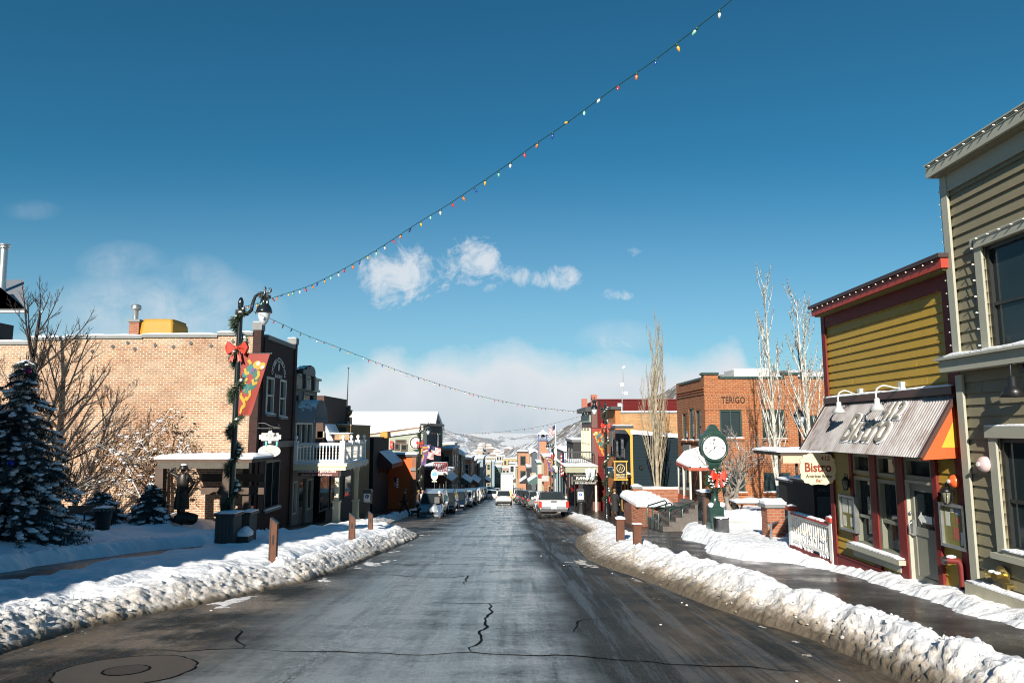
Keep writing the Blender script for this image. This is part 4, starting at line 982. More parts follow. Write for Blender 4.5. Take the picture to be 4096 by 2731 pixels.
# roof edge with sloping shadow line
mb = MB(); mb.box(XF, XF + .05, yn - .1, yfe, zf0, zf1); mb.box(XF + .051, XB + .1, yfe - .05, yfe, zf0, zf1); mb.box(XF + .051, XB + .1, yn - .1, yn - .05, zf0, zf1); o = mb.build('fascia', plain('red_fascia', (.36, .04, .02), .5, var=.1), bi)
mb = MB(); mb.box(XF - .05, XB + 8, yn - .13, yfe + .05, zf1 + .003, zf1 + .07); o = mb.build('roof', plain('dark_roof_metal', (.05, .03, .03), .5), bi)
mb = MB(); mb.box(XF + .05, XB - .075, yn - .05, yfe - .05, zf0 - .03, zf0 + .02); mb.build('soffit', plain('olive_soffit', (.16, .14, .03), .6), bi)
snowcap((XF + .4, yn, zf1 + .07), (XB + 7.9, yfe - .05, zf1 + .07), .1, o)
for r, rl in ((holes[0], True), (holes[1], True), (holes[2], False), (holes[3], False), (holes[5], False)):
    window(bi, FB, (r[0] + .003, r[1] - .003, r[2] + .003, r[3] - .003), SAGE, GLASS, .075, -.1, .045, rail=rl, zbar=(r[2] * .57 + r[3] * .43))
mb = MB(); FB.box(mb, (W2[0] - .16, W1[1] + .16, zw0 - .09, zw0 - .005), .076, .2); FB.box(mb, (W2[0], W1[1] + .1, zw0 - .24, zw0 - .092), .04, .09); o = mb.build('sill', [PALEOL], bi)
snowcap(FB.pt(W2[0] - .12, zw0, .05), FB.pt(W1[1] + .12, zw0, .19), .07, o)
mb = MB(); a, b = WD; w = .13; e0, e1 = -.06, -.015
for r in ((a, a + w, zdb, zd), (b - w, b, zdb, zd), (a + w, b - w, zd - .13, zd), (a + w, b - w, zdb, zdb + .22), (a + w, b - w, zdb + .9, zdb + 1.04)): FB.box(mb, r, e0, e1)
FB.box(mb, (a + w, b - w, zdb + .22, zdb + .9), -.055, -.035); d_ = mb.build('door', plain('grey_green_door', (.19, .19, .155), .5), bi)
mb = MB(); FB.box(mb, (a + w, b - w, zdb + 1.04, zd - .13), -.05, -.04); mb.build('pane', GLASS, d_)
mb = MB()
for r in ((b - .035, b - .003, zdb, zd + .05), (a + .003, a + .035, zdb, zd + .05), (a + .035, b - .035, zd + .004, zd + .056)): FB.box(mb, r, -.095, .05)
mb.build('door_frame', PALEOL, bi)
mb = MB(); y_ = b - .105; q = FB.pt(y_, zdb + 1.05, 0); mb.box(q.x - .03, q.x + .02, q.y - .03, q.y + .03, q.z - .17, q.z + .1); mb.tube([(q.x - .03, q.y, q.z - .15), (q.x - .08, q.y, q.z - .1), (q.x - .08, q.y, q.z + .02), (q.x - .03, q.y, q.z + .06)], .012, 6); mb.ball((q.x - .04, q.y, q.z + .22), .03); mb.build('handle', GALV, d_)
mb = MB(); zc = zdb + 1.2; FB.poly(mb, [(b - .2, zc), (b - .3, zc + .1), (b - .3, zc + .06), (a + .25, zc + .05), (a + .25, zc - .07), (b - .3, zc - .06), (b - .3, zc - .1)], -.038, -.034); arw = mb.build('arrow_notice', WHITE, d_)
# round white-on-cream 18 in the first upper pane (half of the hanging sign seen in the glass is left to reflection)
# awning
XA = 6.32; za1 = FB.px(3560, 1598)[1]; za0 = atx(3480, 1817, XA).z
ya, yb = 10.95, yf - .02; ya0, yb0 = ya, yb
A0 = Vector((XB - .05, 0, za1)); A1 = Vector((XA, 0, za0)); slope = (A0 - A1); sl = slope.length; upv = slope.normalized(); nrm = Vector((-upv.z, 0, upv.x))
CORR = plain('corrugated_iron', (.42, .41, .40), .32, .75, var=.3, scale=7, bump=.1)
def corr():
    m, nt, b = nodes('corrugated_awning'); T = NT(nt)
    n = T.noise(2.2, 6, .7, sc=(1, 1.5, .6)); c = T.ramp(n, [(.3, (.13, .075, .06)), (.46, (.24, .22, .215)), (.7, (.36, .355, .355))]); T.l(c, b.inputs['Base Color'])
    b.inputs['Metallic'].default_value = .35; b.inputs['Roughness'].default_value = .4; return m
mb = MB(); n = int((yb - ya) / .0095); vs = []
for i in range(n + 1):
    y = ya + (yb - ya) * i / n; d = .02 * math.cos(6.28318 * y / .076)
    for t in (0, .33, .66, 1):
        p = A1 + slope * t + nrm * d; vs.append((p.x, y, p.z))
mb.add(vs, [(4 * i + j, 4 * i + j + 1, 4 * i + j + 5, 4 * i + j + 4) for i in range(n) for j in range(3)], 0, True)
aw = mb.build('awning', corr(), bi)
BROWNM = plain('brown_metal_trim', (.075, .038, .03), .45, var=.2)
mb = MB(); mb.box(XB - .12, XB - .035, ya - .03, yb + .02, za1 + .005, za1 + .13)
mb.bar((A0.x, ya - .03, A0.z), (A1.x, ya - .03, A1.z), .07, .06); mb.bar((A0.x, yb + .03, A0.z), (A1.x, yb + .03, A1.z), .05, .05)
mb.build('edge_trim', BROWNM, aw)
snowcap((XB - .125, ya - .02, za1 + .13), (XB - .036, yb, za1 + .13), .05, aw)
ORG_ = plain('orange_board', (.70, .10, .025), .5); YEL2 = plain('bright_yellow_boards', (.62, .36, .03), .55)
mb = MB(); mb.prism([(A1.x, ya + .003, za0 - .03), (XB - .04, ya + .003, za1 - .03), (XB - .04, ya + .003, za0 - .0), (A1.x + .12, ya + .003, za0 - .03)], (0, .03, 0)); eb = mb.build('end_board', ORG_, aw)
k = .3; mb = MB(); mb.prism([(XA + .36, ya, za0 + .16), (XB - .045, ya, za1 - .30), (XB - .045, ya, za0 + .16)], (0, .025, 0)); mb.build('yellow_panel', YEL2, eb)
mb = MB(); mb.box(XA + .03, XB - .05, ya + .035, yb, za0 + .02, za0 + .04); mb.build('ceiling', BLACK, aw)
RUST = plain('rusty_steel', (.27, .25, .21), .5, .1, var=.35, scale=9)
def on_awning(u, v, d=.02):
    r0 = ray(u, v); o = Vector((0, 0, CAMH)); t = ((A1 - o).dot(nrm)) / r0.dot(nrm); p = o + r0 * t; return p + nrm * d
pa, pb2 = on_awning(3385, 1775), on_awning(3550, 1730)
AX = Vector((0, -1, 0))
ls = lettering(bi, 'Bistro', on_awning(3478, 1712, .035), AX, .9, RUST, up=upv, depth=.02, bold=.0, width=1.55, height=.62, shear=.08)
l4 = lettering(bi, '412', on_awning(3580, 1645, .035), AX, .5, RUST, up=upv, depth=.02, bold=0, width=.62, height=.34, shear=.08)
lettering(bi, 'Bistro', on_awning(3478, 1712, .018), AX, .9, SNOW, up=upv, depth=.008, bold=.025, width=1.62, height=.68, shear=.08, name='snow'); lettering(bi, '412', on_awning(3580, 1645, .018), AX, .5, SNOW, up=upv, depth=.008, bold=.02, width=.68, height=.39, shear=.08, name='snow')
# gooseneck lamps over the awning
GW = plain('white_enamel', (.46, .48, .47), .35, var=.05)
def gooseneck(mu, mv, hu, hv, X, mat, label, group=None, hs=1.0, sx=1):
    m = atx(mu, mv, X); h = at(hu, hv, m.y - .02); o = thing('gooseneck_lamp', label, 'wall lamp', m, group)
    q = MB(); q.tube([(m.x + .0, m.y, m.z), (m.x - .07, m.y, m.z)], .07, 10); q.box(m.x - .1, m.x - .01, m.y - .05, m.y + .05, m.z + .0, m.z + .13); q.build('wall_plate', mat, o)
    pk = Vector((h.x + .13, m.y, h.z + .42 * hs)); w = m.x - pk.x
    P = [Vector((m.x - .08, m.y, m.z + .02)), Vector((m.x - w * .45, m.y, m.z + .02)), Vector((m.x - w * .75, m.y, (m.z + pk.z) / 2 + .02)), pk, Vector((h.x + .03, m.y, pk.z - .05)), Vector((h.x, m.y, h.z + .25 * hs)), Vector((h.x, m.y, h.z + .12 * hs))]
    Q = []
    for i in range(len(P) - 1):
        for k in range(5):
            t = k / 5; a = P[max(i - 1, 0)]; b = P[i]; c = P[i + 1]; d = P[min(i + 2, len(P) - 1)]
            Q.append(.5 * ((2 * b) + (c - a) * t + (2 * a - 5 * b + 4 * c - d) * t * t + (3 * b - a - 3 * c + d) * t ** 3))
    Q.append(P[-1]); q = MB(); q.tube(Q, .018, 8); q.build('arm', mat, o)
    q = MB(); q.lathe([(r * hs, z * hs) for r, z in [(.03, .15), (.055, .13), (.06, .02), (.09, -.01), (.17, -.13), (.165, -.13), (.06, -.02)]], h, 16); q.build('shade', mat, o)
    return o
gooseneck(3455, 1580, 3356, 1630, XB, GW, 'white gooseneck lamp over the awning, the one farther from the camera', 'gooseneck lamps above the awning', .8)
gooseneck(3621, 1556, 3509, 1618, XB, GW, 'white gooseneck lamp over the awning, the one above the lettering', 'gooseneck lamps above the awning', .8)
# hanging bistro sign with a wavy edge, facing the camera
yh = 14.9; s = thing('sign', 'cream wavy edged bistro sign hanging out over the white fence', 'sign', at(3272, 1880, yh))
c0 = at(3272, 1875, yh); mb = MB(); pts = []
for k in range(56):
    t = 6.28318 * k / 56; q = 1 + .035 * math.cos(t * 14); sx, sz = math.copysign(abs(math.cos(t)) ** .62, math.cos(t)), math.copysign(abs(math.sin(t)) ** .62, math.sin(t))
    pts.append((c0.x + .375 * q * sx, yh, c0.z + .325 * q * sz))
mb.prism(pts, (0, .04, 0)); mb.build('board', plain('cream_board', (.62, .54, .36), .55, var=.15), s)
REDL = plain('brown_red_lettering', (.22, .035, .02), .5, bump=0)
def slet(t, u, v, w, h, m=REDL, sh=0, b=.004): lettering(s, t, at(u, v, yh - .003) + Vector((0, -.002, 0)), (1, 0, 0), .3, m, width=w, height=h, bold=b, shear=sh)
slet('Bistro', 3272, 1868, .56, .2, b=.008); slet('412', 3300, 1832, .19, .09, sh=.15); slet('American Bistro', 3275, 1903, .54, .075, BLACK); slet('Bar', 3277, 1921, .13, .065, sh=.1)
mb = MB(); mb.tube([(c0.x + .1, yh + .02, c0.z + .33), (XB + .05, yh + .02, c0.z + .36)], .02, 6); mb.build('bracket', BLACK, s)
# framed menu boards
def menu(u0, u1, v0, v1, label, papers, bg):
    r = FB.rect(u0, u1, v0, v1, .1); o = thing('menu_case', label, 'menu board', FB.pt(r[0], r[2], .05)); a, b, c, d = r; mb = MB(); w = .05
    for q in ((a, a + w, c, d), (b - w, b, c, d), (a + w, b - w, c, c + w), (a + w, b - w, d - w, d)): FB.box(mb, q, .04, .13)
    mb.build('frame', GALV, o); mb = MB(); FB.box(mb, (a + w, b - w, c + w, d - w), .05, .085); mb.build('panel', bg, o)
    for i, (fx0, fx1, fz0, fz1, m) in enumerate(papers):
        mb = MB(); FB.box(mb, (b - w - (b - a - 2 * w) * fx1, b - w - (b - a - 2 * w) * fx0, d - w - (d - c - 2 * w) * fz1, d - w - (d - c - 2 * w) * fz0), .0855, .088); mb.build('paper', m, o)
OLV = plain('olive_panel', (.17, .16, .04), .6, var=.5, scale=6); PAP = plain('paper', (.55, .55, .5), .7); PAPR = plain('printed_card', (.35, .1, .06), .6, var=.9, scale=40); PAPB = plain('blue_card', (.2, .22, .3), .6, var=.8, scale=40)
menu(3361, 3424, 1981, 2122, 'silver framed menu case with grey papers left of the windows', [(.08, .45, .04, .5, PAP), (.55, .95, .04, .5, PAP), (.6, .95, .62, .92, PAP), (.08, .3, .6, .95, PAP)], OLV)
menu(3766, 3866, 2015, 2192, 'large silver framed notice case with menus right of the door', [(.1, .3, .15, .52, PAP), (.58, .8, .04, .2, PAPB), (.58, .8, .26, .44, PAPR), (.42, .76, .52, .85, PAPR), (.74, .98, .62, .96, PAP), (.36, .5, .05, .15, WHITE)], OLV)
# carriage lanterns
def lantern(u, v, label, sc=1.0):
    p = atx(u, v, XB - .14); o = thing('wall_lantern', label, 'lantern', p, 'wall lanterns of the bistro'); q = MB()
    q.lathe([(0.01, .2), (.03, .17), (.05, .15), (.11, .1), (.1, .09), (.02, .09)], p, 8); q.lathe([(.055, -.15), (.07, -.12), (.05, -.11)], p, 8)
    for k in range(6): t = k * 1.047; q.bar((p.x + .055 * math.cos(t), p.y + .055 * math.sin(t), p.z - .12), (p.x + .095 * math.cos(t), p.y + .095 * math.sin(t), p.z + .09), .012, .012)
    q.tube([(XB - .05, p.y, p.z + .02), (XB - .1, p.y, p.z + .25), (p.x, p.y, p.z + .25), (p.x, p.y, p.z + .2)], .014, 6); q.box(XB - .075, XB - .035, p.y - .05, p.y + .05, p.z - .08, p.z + .12); q.build('cage', BLACK, o)
    q = MB(); q.lathe([(.045, -.11), (.08, .085), (.02, .09)], p, 8); q.build('glass', plain('lantern_glass', (.16, .155, .11), .1, var=.3), o); o.scale = (.82,) * 3
lantern(3382, 1935, 'black carriage lantern on yellow boards above the smaller menu case')
lantern(3786, 1985, 'black carriage lantern on yellow boards above the notice case by the door')
def bell(F, u, v, r, mat, label):
    c, z = F.px(u, v, .08); o = thing('alarm_bell', label, 'alarm bell', F.pt(c, z, .07)); p = F.pt(c, z, .06); q = MB(); K = 18; prof = [(r * .5, 0), (r, .0), (r, .03), (r * .95, .06), (r * .75, .09), (r * .3, .11), (.005, .115)]; vs = []
    for rr, h in prof: vs += [F.pt(c + rr * math.cos(6.283 * k / K), z + rr * math.sin(6.283 * k / K), .05 + h) for k in range(K)]
    q.add(vs, [(i * K + j, i * K + (j + 1) % K, (i + 1) * K + (j + 1) % K, (i + 1) * K + j) for i in range(len(prof) - 1) for j in range(K)], 0, True); q.build('gong', mat, o)
    q = MB(); FBx = [F.pt(c + .03 * math.cos(6.283 * k / 8), z + .03 * math.sin(6.283 * k / 8), .168) for k in range(8)]; q.prism(FBx, F.pt(0, 0, .02) - F.pt(0, 0, 0)); q.build('boss', WHITE, o)
    q = MB(); F.box(q, (c - .06, c + .06, z - .06, z + .06), .02, .05); q.build('back_box', DARKGREY, o)
bell(FB, 3819, 1924, .105, plain('orange_red_enamel', (.72, .12, .03), .3), 'orange red alarm bell on the yellow boards')
# standpipe
p = FB.pt(FB.px(3850, 2320, .1)[0], 0, .1); sp_ = thing('standpipe', 'maroon standpipe with snowy elbow rising beside the bistro door', 'pipe', (p.x, p.y, -1.1)); zt_ = atx(3850, 2245, XB - .1).z
q = MB(); q.tube([(p.x, p.y, -1.5), (p.x, p.y, zt_ - .08), (p.x - .03, p.y + .02, zt_), (p.x - .12, p.y + .04, zt_), (p.x - .2, p.y + .05, zt_)], [.045, .045, .05, .045, .045], 12); q.build('pipe', MAROONW, sp_)
q = MB(); q.tube([(p.x - .2, p.y + .05, zt_), (p.x - .25, p.y + .06, zt_)], .06, 12); q.build('cap', BLACK, sp_); q = MB(); q.ball((p.x - .12, p.y + .04, zt_ + .06), .06, 0, 1, .2, (1.5, 1, .5)); q.build('snow', SNOW, sp_)

# ---- olive building
XO2 = 6.9; FOv = Fr('X', XO2, -1); yc_ = 10.70; ye = 2.0
ol = thing('house', 'olive clapboard building with deep grey eave and pale window trim', 'building', (XO2, 8, -.8))
zm_t = FOv.px(3835, 1432)[1]; zm_b = FOv.px(3850, 1487)[1]
XE = 6.64; ze0 = atx(3900, 597, XE).z; ze1 = atx(3900, 542, XE).z
zup = ze0 - .02; yce = atx(3700, 668, XE).y
UW = (8.9, FOv.px(3958, 1200)[0], FOv.px(3990, 1403)[1], FOv.px(3990, 968)[1]); LW = (8.9, FOv.px(4020, 1985)[0], FOv.px(4060, 2206)[1], FOv.px(4060, 1752)[1])
zfd = FOv.px(3918, 2335, .1)[1]
mb = MB(); siding(mb, FOv, ye, yc_ - .1, zm_t + .05, zup, .168, [UW], 0, .034, 3); siding(mb, FOv, ye, yc_ - .1, zfd + .05, zm_b, .168, [LW], 0, .034, 5)
holed(mb, FOv, (ye, yc_, -2, zup), [UW, LW], .12, 0); mb.box(XO2 + .02, XO2 + 9, yc_ - .06, yc_, -2, zup); mb.build('wall', OLIVE, ol)
for z0, z1 in ((zm_t + .02, zup), (zfd, zm_b - .05)):
    mb = MB(); FOv.box(mb, (yc_ - .13, yc_ + .02, z0, z1), .036, .075); mb.box(XO2 - .03, XO2 + .1, yc_ + .021, yc_ + .05, z0, z1); mb.build('corner_board', PALEOL, ol)
mb = MB(); FOv.box(mb, (ye, yc_ - .13, zup - .26, zup), .036, .06); mb.build('frieze', PALEOL, ol)
mb = MB(); mb.box(XE, XE + .05, ye, yce, ze0, ze1); mb.box(XE + .05, XO2 + .3, yce - .05, yce, ze0, ze1); mb.build('fascia', PALEOL, ol)
mb = MB(); mb.box(XE + .05, XO2 + .2, ye, yce - .06, ze0 - .02, ze0 + .02); mb.build('soffit', OLIVE, ol)
mb = MB(); mb.box(XE - .015, XO2 + 9, ye, yce + .02, ze1 + .003, ze1 + .025); o = mb.build('roof', PALEOL, ol); snowcap((XE + .6, ye, ze1 + .025), (XO2 + 8, yc_ + .1, ze1 + .025), .1, o)
mb = MB(); FOv.box(mb, (ye, yc_ + .12, zm_b, zm_t - .04), .036, .24); FOv.box(mb, (ye, yc_ + .16, zm_t - .038, zm_t), .03, .30); o = mb.build('cornice', PALEOL, ol); snowcap(FOv.pt(ye, zm_t, .04), FOv.pt(yc_ + .1, zm_t, .28), .07, o)
DKW = plain('dark_window_frame', (.02, .022, .022), .4)
for r in (UW, LW):
    o = window(ol, FOv, (r[0], r[1] - .003, r[2] + .003, r[3] - .003), DKW, GLASS, .06, -.1, .0, zbar=r[2] * .56 + r[3] * .44)
    mb = MB(); e = .15; FOv.box(mb, (r[1], r[1] + e, r[2] - .05, r[3] + .16), .036, .07); FOv.box(mb, (r[0] - .2, r[1] + e + .03, r[3], r[3] + .16), .071, .1); FOv.box(mb, (r[0], r[1] + .001, r[3] + .001, r[3] + .15), .036, .069); mb.build('casing', PALEOL, ol)
    mb = MB(); FOv.box(mb, (r[0], r[1] + e + .04, r[2] - .13, r[2] - .05), .036, .15); FOv.box(mb, (r[0], r[1] + .001, r[2] - .049, r[2]), -.1, .1); q_ = mb.build('sill', PALEOL, ol); snowcap(FOv.pt(r[0], r[2], -.02), FOv.pt(r[1], r[2], .12), .05, q_)
o_ = [c for c in ol.children if c.name.startswith('casing')][-1]; snowcap(FOv.pt(LW[0], LW[3] + .16, .04), FOv.pt(LW[1] + .17, LW[3] + .16, .1), .04, o_)
mb = MB(); mb.box(XO2 - .2, XO2 + .2, ye, yc_ - .02, -2.2, zfd); o = mb.build('foundation', plain('cream_concrete', (.36, .34, .25), .8, var=.12, bump=.6, bscale=12), ol); snowcap(FOv.pt(ye, zfd, .04), FOv.pt(yc_ - .05, zfd, .2), .06, o)
bell(FOv, 3938, 1856, .115, plain('pale_pink_enamel', (.58, .44, .44), .3), 'faded pink alarm bell on the olive clapboards')
BRASS = plain('brass', (.42, .32, .12), .3, .9, var=.2)
g = thing('fire_connection', 'brass twin fire hose connection low on the olive wall', 'fire hydrant inlet', FOv.pt(FOv.px(4010, 2300)[0], FOv.px(4010, 2300)[1], .05)); c, z = FOv.px(4012, 2298, .06)
def disc(F, c, z, r, d0, d1, mat, nm, par, K=20):
    q = MB(); q.prism([F.pt(c + r * math.cos(6.283 * k / K), z + r * math.sin(6.283 * k / K), d0) for k in range(K)], F.pt(0, 0, d1) - F.pt(0, 0, d0)); return q.build(nm, mat, par)
disc(FOv, c, z, .125, .05, .08, BRASS, 'back_plate', g)
for dy in (-.02, .09):
    q = MB(); a = FOv.pt(c, z, .08); b = FOv.pt(c + dy, z - .01, .15); e = FOv.pt(c + dy * 1.5, z - .02, .2); q.tube([a, b, e], [.045, .042, .042], 12); q.tube([e, e + (e - b) * .2], [.055, .055], 12); q.build('inlet', BRASS, g)
    q = MB(); q.ball(b + Vector((0, 0, .04)), .045, 0, 1, .2, (1.3, 1, .5)); q.build('snow', SNOW, g)
c, z = FOv.px(4002, 2345, .2); v_ = thing('drain_valve', 'small brass valve just above the cream foundation', 'valve', FOv.pt(c, z, .2)); q = MB(); q.tube([FOv.pt(c, z, .03), FOv.pt(c, z, .12)], .035, 10); q.tube([FOv.pt(c, z, .1), FOv.pt(c, z, .14)], .05, 10); q.build('body', BRASS, v_)
c, z = FOv.px(4090, 1470)
gl = gooseneck(4110, 1470, 4052, 1548, XO2, BLACK, 'black gooseneck lamp on the olive building', hs=1.0)

# ---- the red brick building with the green parapet
TY = 38.0; xc = at(2818, 1600, TY).x; FT = Fr('Y', TY, -1); FTs = Fr('X', xc, -1)
te = thing('brick_building', 'orange red brick building with green parapet cap and wall lettering', 'building', (xc, TY, -3.2))
TBR = brick('orange_brick', (.22, .050, .012), (.29, .086, .022), (.32, .22, .13), .28, .1, .014, dark=.2, var=.9)
zt = FT.px(2950, 1515)[1]; zc1 = FT.px(2845, 1499)[1]; zgr = -4.2
hs_ = [FT.rect(2880, 2968, 1639, 1752), FT.rect(3050, 3140, 1639, 1754), FT.rect(2914, 2981, 1886, 1968), FT.rect(3056, 3163, 1890, 1968), FT.rect(3212, 3308, 1660, 1756)]
xr_ = FT.px(3480, 1700)[0]
mb = MB(); holed(mb, FT, (xc, xr_, zgr, zt), hs_, .2)
ys_e = FTs.px(2708, 1650)[0]
hl = [FTs.rect(2730, 2750, 1652, 1760), FTs.rect(2756, 2777, 1632, 1760), FTs.rect(2784, 2805, 1640, 1760)]
holed(mb, FTs, (TY, ys_e, zgr, zt), hl, .2)
mb.box(xc + .003, FT.px(2872, 1500)[0], TY + .003, TY + .5, zt, zc1); mb.box(FT.px(3140, 1500)[0], FT.px(3192, 1500)[0], TY + .003, TY + .5, zt, zc1); mb.box(xc + .003, xc + .5, ys_e - .9, ys_e, zt, zt + .15)
mb.box(xc + .2, xr_, ys_e - .2, ys_e, zgr, zt - .3); mb.build('wall', TBR, te)
GRN = plain('dark_green_metal', (.016, .045, .038), .45)
mb = MB()
mb.box(xc - .06, xc + .4, TY + .55, ys_e - .95, zt + .003, zt + .12)
mb.build('parapet_cap', GRN, te)
for (u0, u1, z) in ((2799, 2874, zc1), (2876, 3138, zt), (3134, 3194, zc1), (3194, 3480, zt)):
    q = MB(); x0, x1 = FT.px(u0, 1500)[0], FT.px(u1, 1500)[0]; q.box(max(x0, xc - .08), x1, TY - .07, TY + .56, z + .004, z + .13); q.build('parapet_cap', GRN, te)
for v in (1578, 1631):
    q = MB(); z = FT.px(2950, v)[1]; q.box(xc - .02, xr_, TY - .025, TY + .01, z - .1, z + .1); q.build('soldier_course', brick('soldier_brick', (.22, .055, .016), (.28, .085, .025), (.32, .22, .13), .09, .26, .011, dark=.1), te) if v == 1578 else q.build('soldier_course', bpy.data.materials['soldier_brick'], te)
for k in range(3):
    q = MB(); z = FTs.px(2760, 1585)[1] + k * .14; FTs.box(q, (TY - .03, ys_e, z, z + .07), .004, .05 + .02 * k); q.build('corbel', TBR, te)
for r in hs_: window(te, FT, r, GRN, GLASS, .09, -.16, -.04, rail=False, mull=1, sill=TBR, snow=True)
for r in hl: window(te, FTs, r, GRN, GLASS, .07, -.16, -.04, rail=False, sill=TBR, snow=True)
lettering(te, 'TERIGO', FT.pt((FT.px(2932, 1599)[0]), FT.px(2932, 1599)[1], .03), (1, 0, 0), .4, plain('dark_bronze', (.03, .02, .015), .4), width=FT.px(2979, 1599)[0] - FT.px(2885, 1599)[0], height=.34, spacing=1.05, depth=.02)
for (u0, u1, v0, v1) in ((2936, 2992, 1478, 1500), (2992, 3080, 1476, 1502)):
    a = at(u0, v1, 44); b = at(u1, v0, 44); q = MB(); q.box(a.x, b.x, 44, 46, a.z - .8, b.z); q.build('roof_unit', plain('pale_metal_unit', (.5, .5, .47), .5), te); snowcap((a.x, 44, b.z), (b.x, 46, b.z), .08, te)
q = MB(); q.box(xc + .25, xr_, TY + .55, ys_e - .25, zt - .6, zt - .5); q.build('roof', SNOW, te)
r = FTs.rect(2738, 2764, 1778, 1812, .02); q = MB(); FTs.box(q, r, .004, .12); q.build('stone_panel', STONE, te)
# porch with snowy canvas slopes in front of its street face
po = thing('entrance_porch', 'small glazed porch with snowy sloping roof against the orange red brick building', 'porch', at(2750, 2030, 37))
a = at(2706, 1848, 37); b = at(2800, 1800, 39); c = at(2757, 1868, 36.2); d = at(2862, 1815, 37.2)
q = MB(); q.prism([at(2706, 1848, 38.6), at(2737, 1812, 39.4), at(2806, 1790, 38.9), at(2757, 1872, 36.4)], (0, 0, .12)); q.prism([at(2757, 1872, 36.4), at(2806, 1795, 37.9), at(2870, 1795, 37.9), at(2850, 1872, 36.4)], (0, 0, .12)); rf = q.build('roof', SNOW, po)
q = MB(); q.bar(at(2706, 1852, 38.6), at(2757, 1876, 36.4), .08, .16); q.bar(at(2757, 1876, 36.4), at(2850, 1876, 36.4), .08, .16); q.build('eave_board', plain('brick_red_paint', (.3, .06, .03), .6), po)
for u, Y in ((2714, 38.4), (2733, 37.4), (2759, 36.45), (2800, 36.45), (2846, 36.45)): q = MB(); t_ = at(u, 1865, Y); q.box(t_.x - .05, t_.x + .05, Y - .05, Y + .05, t_.z - 2.6, t_.z); q.build('post', FRAMEW, po)
q = MB(); q.prism([at(2712, 2010, 38.4), at(2759, 2040, 36.5), at(2759, 1990, 36.5), at(2712, 1972, 38.4)], (.05, .02, 0)); q.build('low_wall', plain('rust_red_boards', (.42, .07, .025), .6), po)
q = MB(); q.prism([at(2714, 1975, 38.45), at(2757, 1990, 36.6), at(2757, 1872, 36.6), at(2714, 1855, 38.45)], (.03, .01, 0)); q.build('pane', GLASS, po)

# ---- navy jeweller's building
NY = 44.8; xn = at(2528, 1850, NY).x; FNy = Fr('Y', NY, -1); FNs = Fr('X', xn, -1)
nb = thing('shop_building', 'navy blue clapboard shop with golden yellow corner trim', 'building', (xn, NY, -3.8))
NAVY = clap('navy_clapboard', (.008, .019, .026), .17)
ztn = FNy.px(2540, 1735)[1]
q = MB(); q.prism([(xn, NY, -5), (xn + 6, NY, -5), (xn + 6, NY, ztn - .5), (xn, NY, ztn)], (0, 7, 0)); q.build('wall', NAVY, nb)
q = MB(); q.prism([(xn - .05, NY - .1, ztn + .003), (xn + 6, NY - .1, ztn - .497), (xn + 6, NY - .1, ztn - .25), (xn - .05, NY - .1, ztn + .26)], (0, 7.1, 0)); q.build('snow', SNOW, nb)
GOLD = plain('golden_yellow_paint', (.60, .30, .035), .5)
q = MB(); q.box(xn - .10, xn + .06, NY - .06, NY - .003, -4.5, ztn + .35); q.prism([(xn - .121, NY - .06, ztn + .3), (xn - .121, NY - .06, ztn - .12), (xn - .24, NY - .06, ztn + .08), (xn - .45, NY - .06, ztn + .3)], (0, .05, 0)); q.build('corner_board', GOLD, nb)
q = MB(); q.box(xn - 1.05, xn + .12, NY - .12, NY + 6.5, ztn + .36, ztn + .52); cn = q.build('cornice', DARKGREY, nb); snowcap((xn - 1.0, NY - .1, ztn + .52), (xn + .1, NY + 6, ztn + .52), .08, cn)
for i, (u0, u1, v0, v1) in enumerate([(2466, 2478, 1760, 1830), (2486, 2500, 1752, 1830), (2490, 2503, 1900, 2045), (2505, 2516, 1900, 2050)]): window(nb, FNs, FNs.rect(u0, u1, v0, v1), DARKGREY if i < 2 else GOLD, GLASS, .1, .003, .08, rail=False)
q = MB(); z = FNs.px(2490, 1888)[1]; FNs.box(q, (NY + .2, NY + 6.8, z - .3, z + .1), .003, .9); bc = q.build('canopy', BLACK, nb); snowcap(FNs.pt(NY + .2, z + .1, .05), FNs.pt(NY + 6.8, z + .1, .88), .15, bc)
q = MB(); q.tube([FNy.pt(xn + (2562 - 2528) * .0163, FNy.px(2562, 1870)[1], 0), FNy.pt(xn + (2562 - 2528) * .0163, FNy.px(2562, 1870)[1], .14)], [.14, .1], 12); q.build('vent_cap', BLACK, nb)
p = at(2482, 1880, 42.5); s = thing('sign', 'hanging jewellers sign with yellow frame, black board and gold ring', 'sign', p)
a = at(2458, 1915, 42.5); b = at(2507, 1847, 42.5); q = MB(); w = .055
q.box(a.x, a.x + w, 42.45, 42.57, a.z, b.z); q.box(b.x - w, b.x, 42.45, 42.57, a.z, b.z); q.box(a.x - .05, b.x + .05, 42.44, 42.58, b.z, b.z + .08); q.box(a.x - .05, b.x + .05, 42.44, 42.58, a.z - .08, a.z); q.build('frame', GOLD, s)
q = MB(); q.box(a.x + w, b.x - w, 42.48, 42.54, a.z, b.z); q.build('board', BLACK, s)
cx = (a.x + b.x) / 2; zz = b.z - .38; q = MB(); q.tube([(cx + .23 * math.cos(k * .3142), 42.47, zz + .23 * math.sin(k * .3142)) for k in range(21)], .025, 6); q.build('ring', plain('pale_gold', (.6, .48, .25), .4), s)
q = MB(); q.prism([(cx - .12, 42.465, zz - .12), (cx - .02, 42.465, zz + .15), (cx + .02, 42.465, zz + .1), (cx - .04, 42.465, zz - .1)], (0, .01, 0)); q.prism([(cx, 42.465, zz - .15), (cx + .1, 42.465, zz + .12), (cx + .14, 42.465, zz + .06), (cx + .06, 42.465, zz - .12)], (0, .01, 0)); q.build('emblem', plain('bronze_emblem', (.3, .2, .08), .4), s)
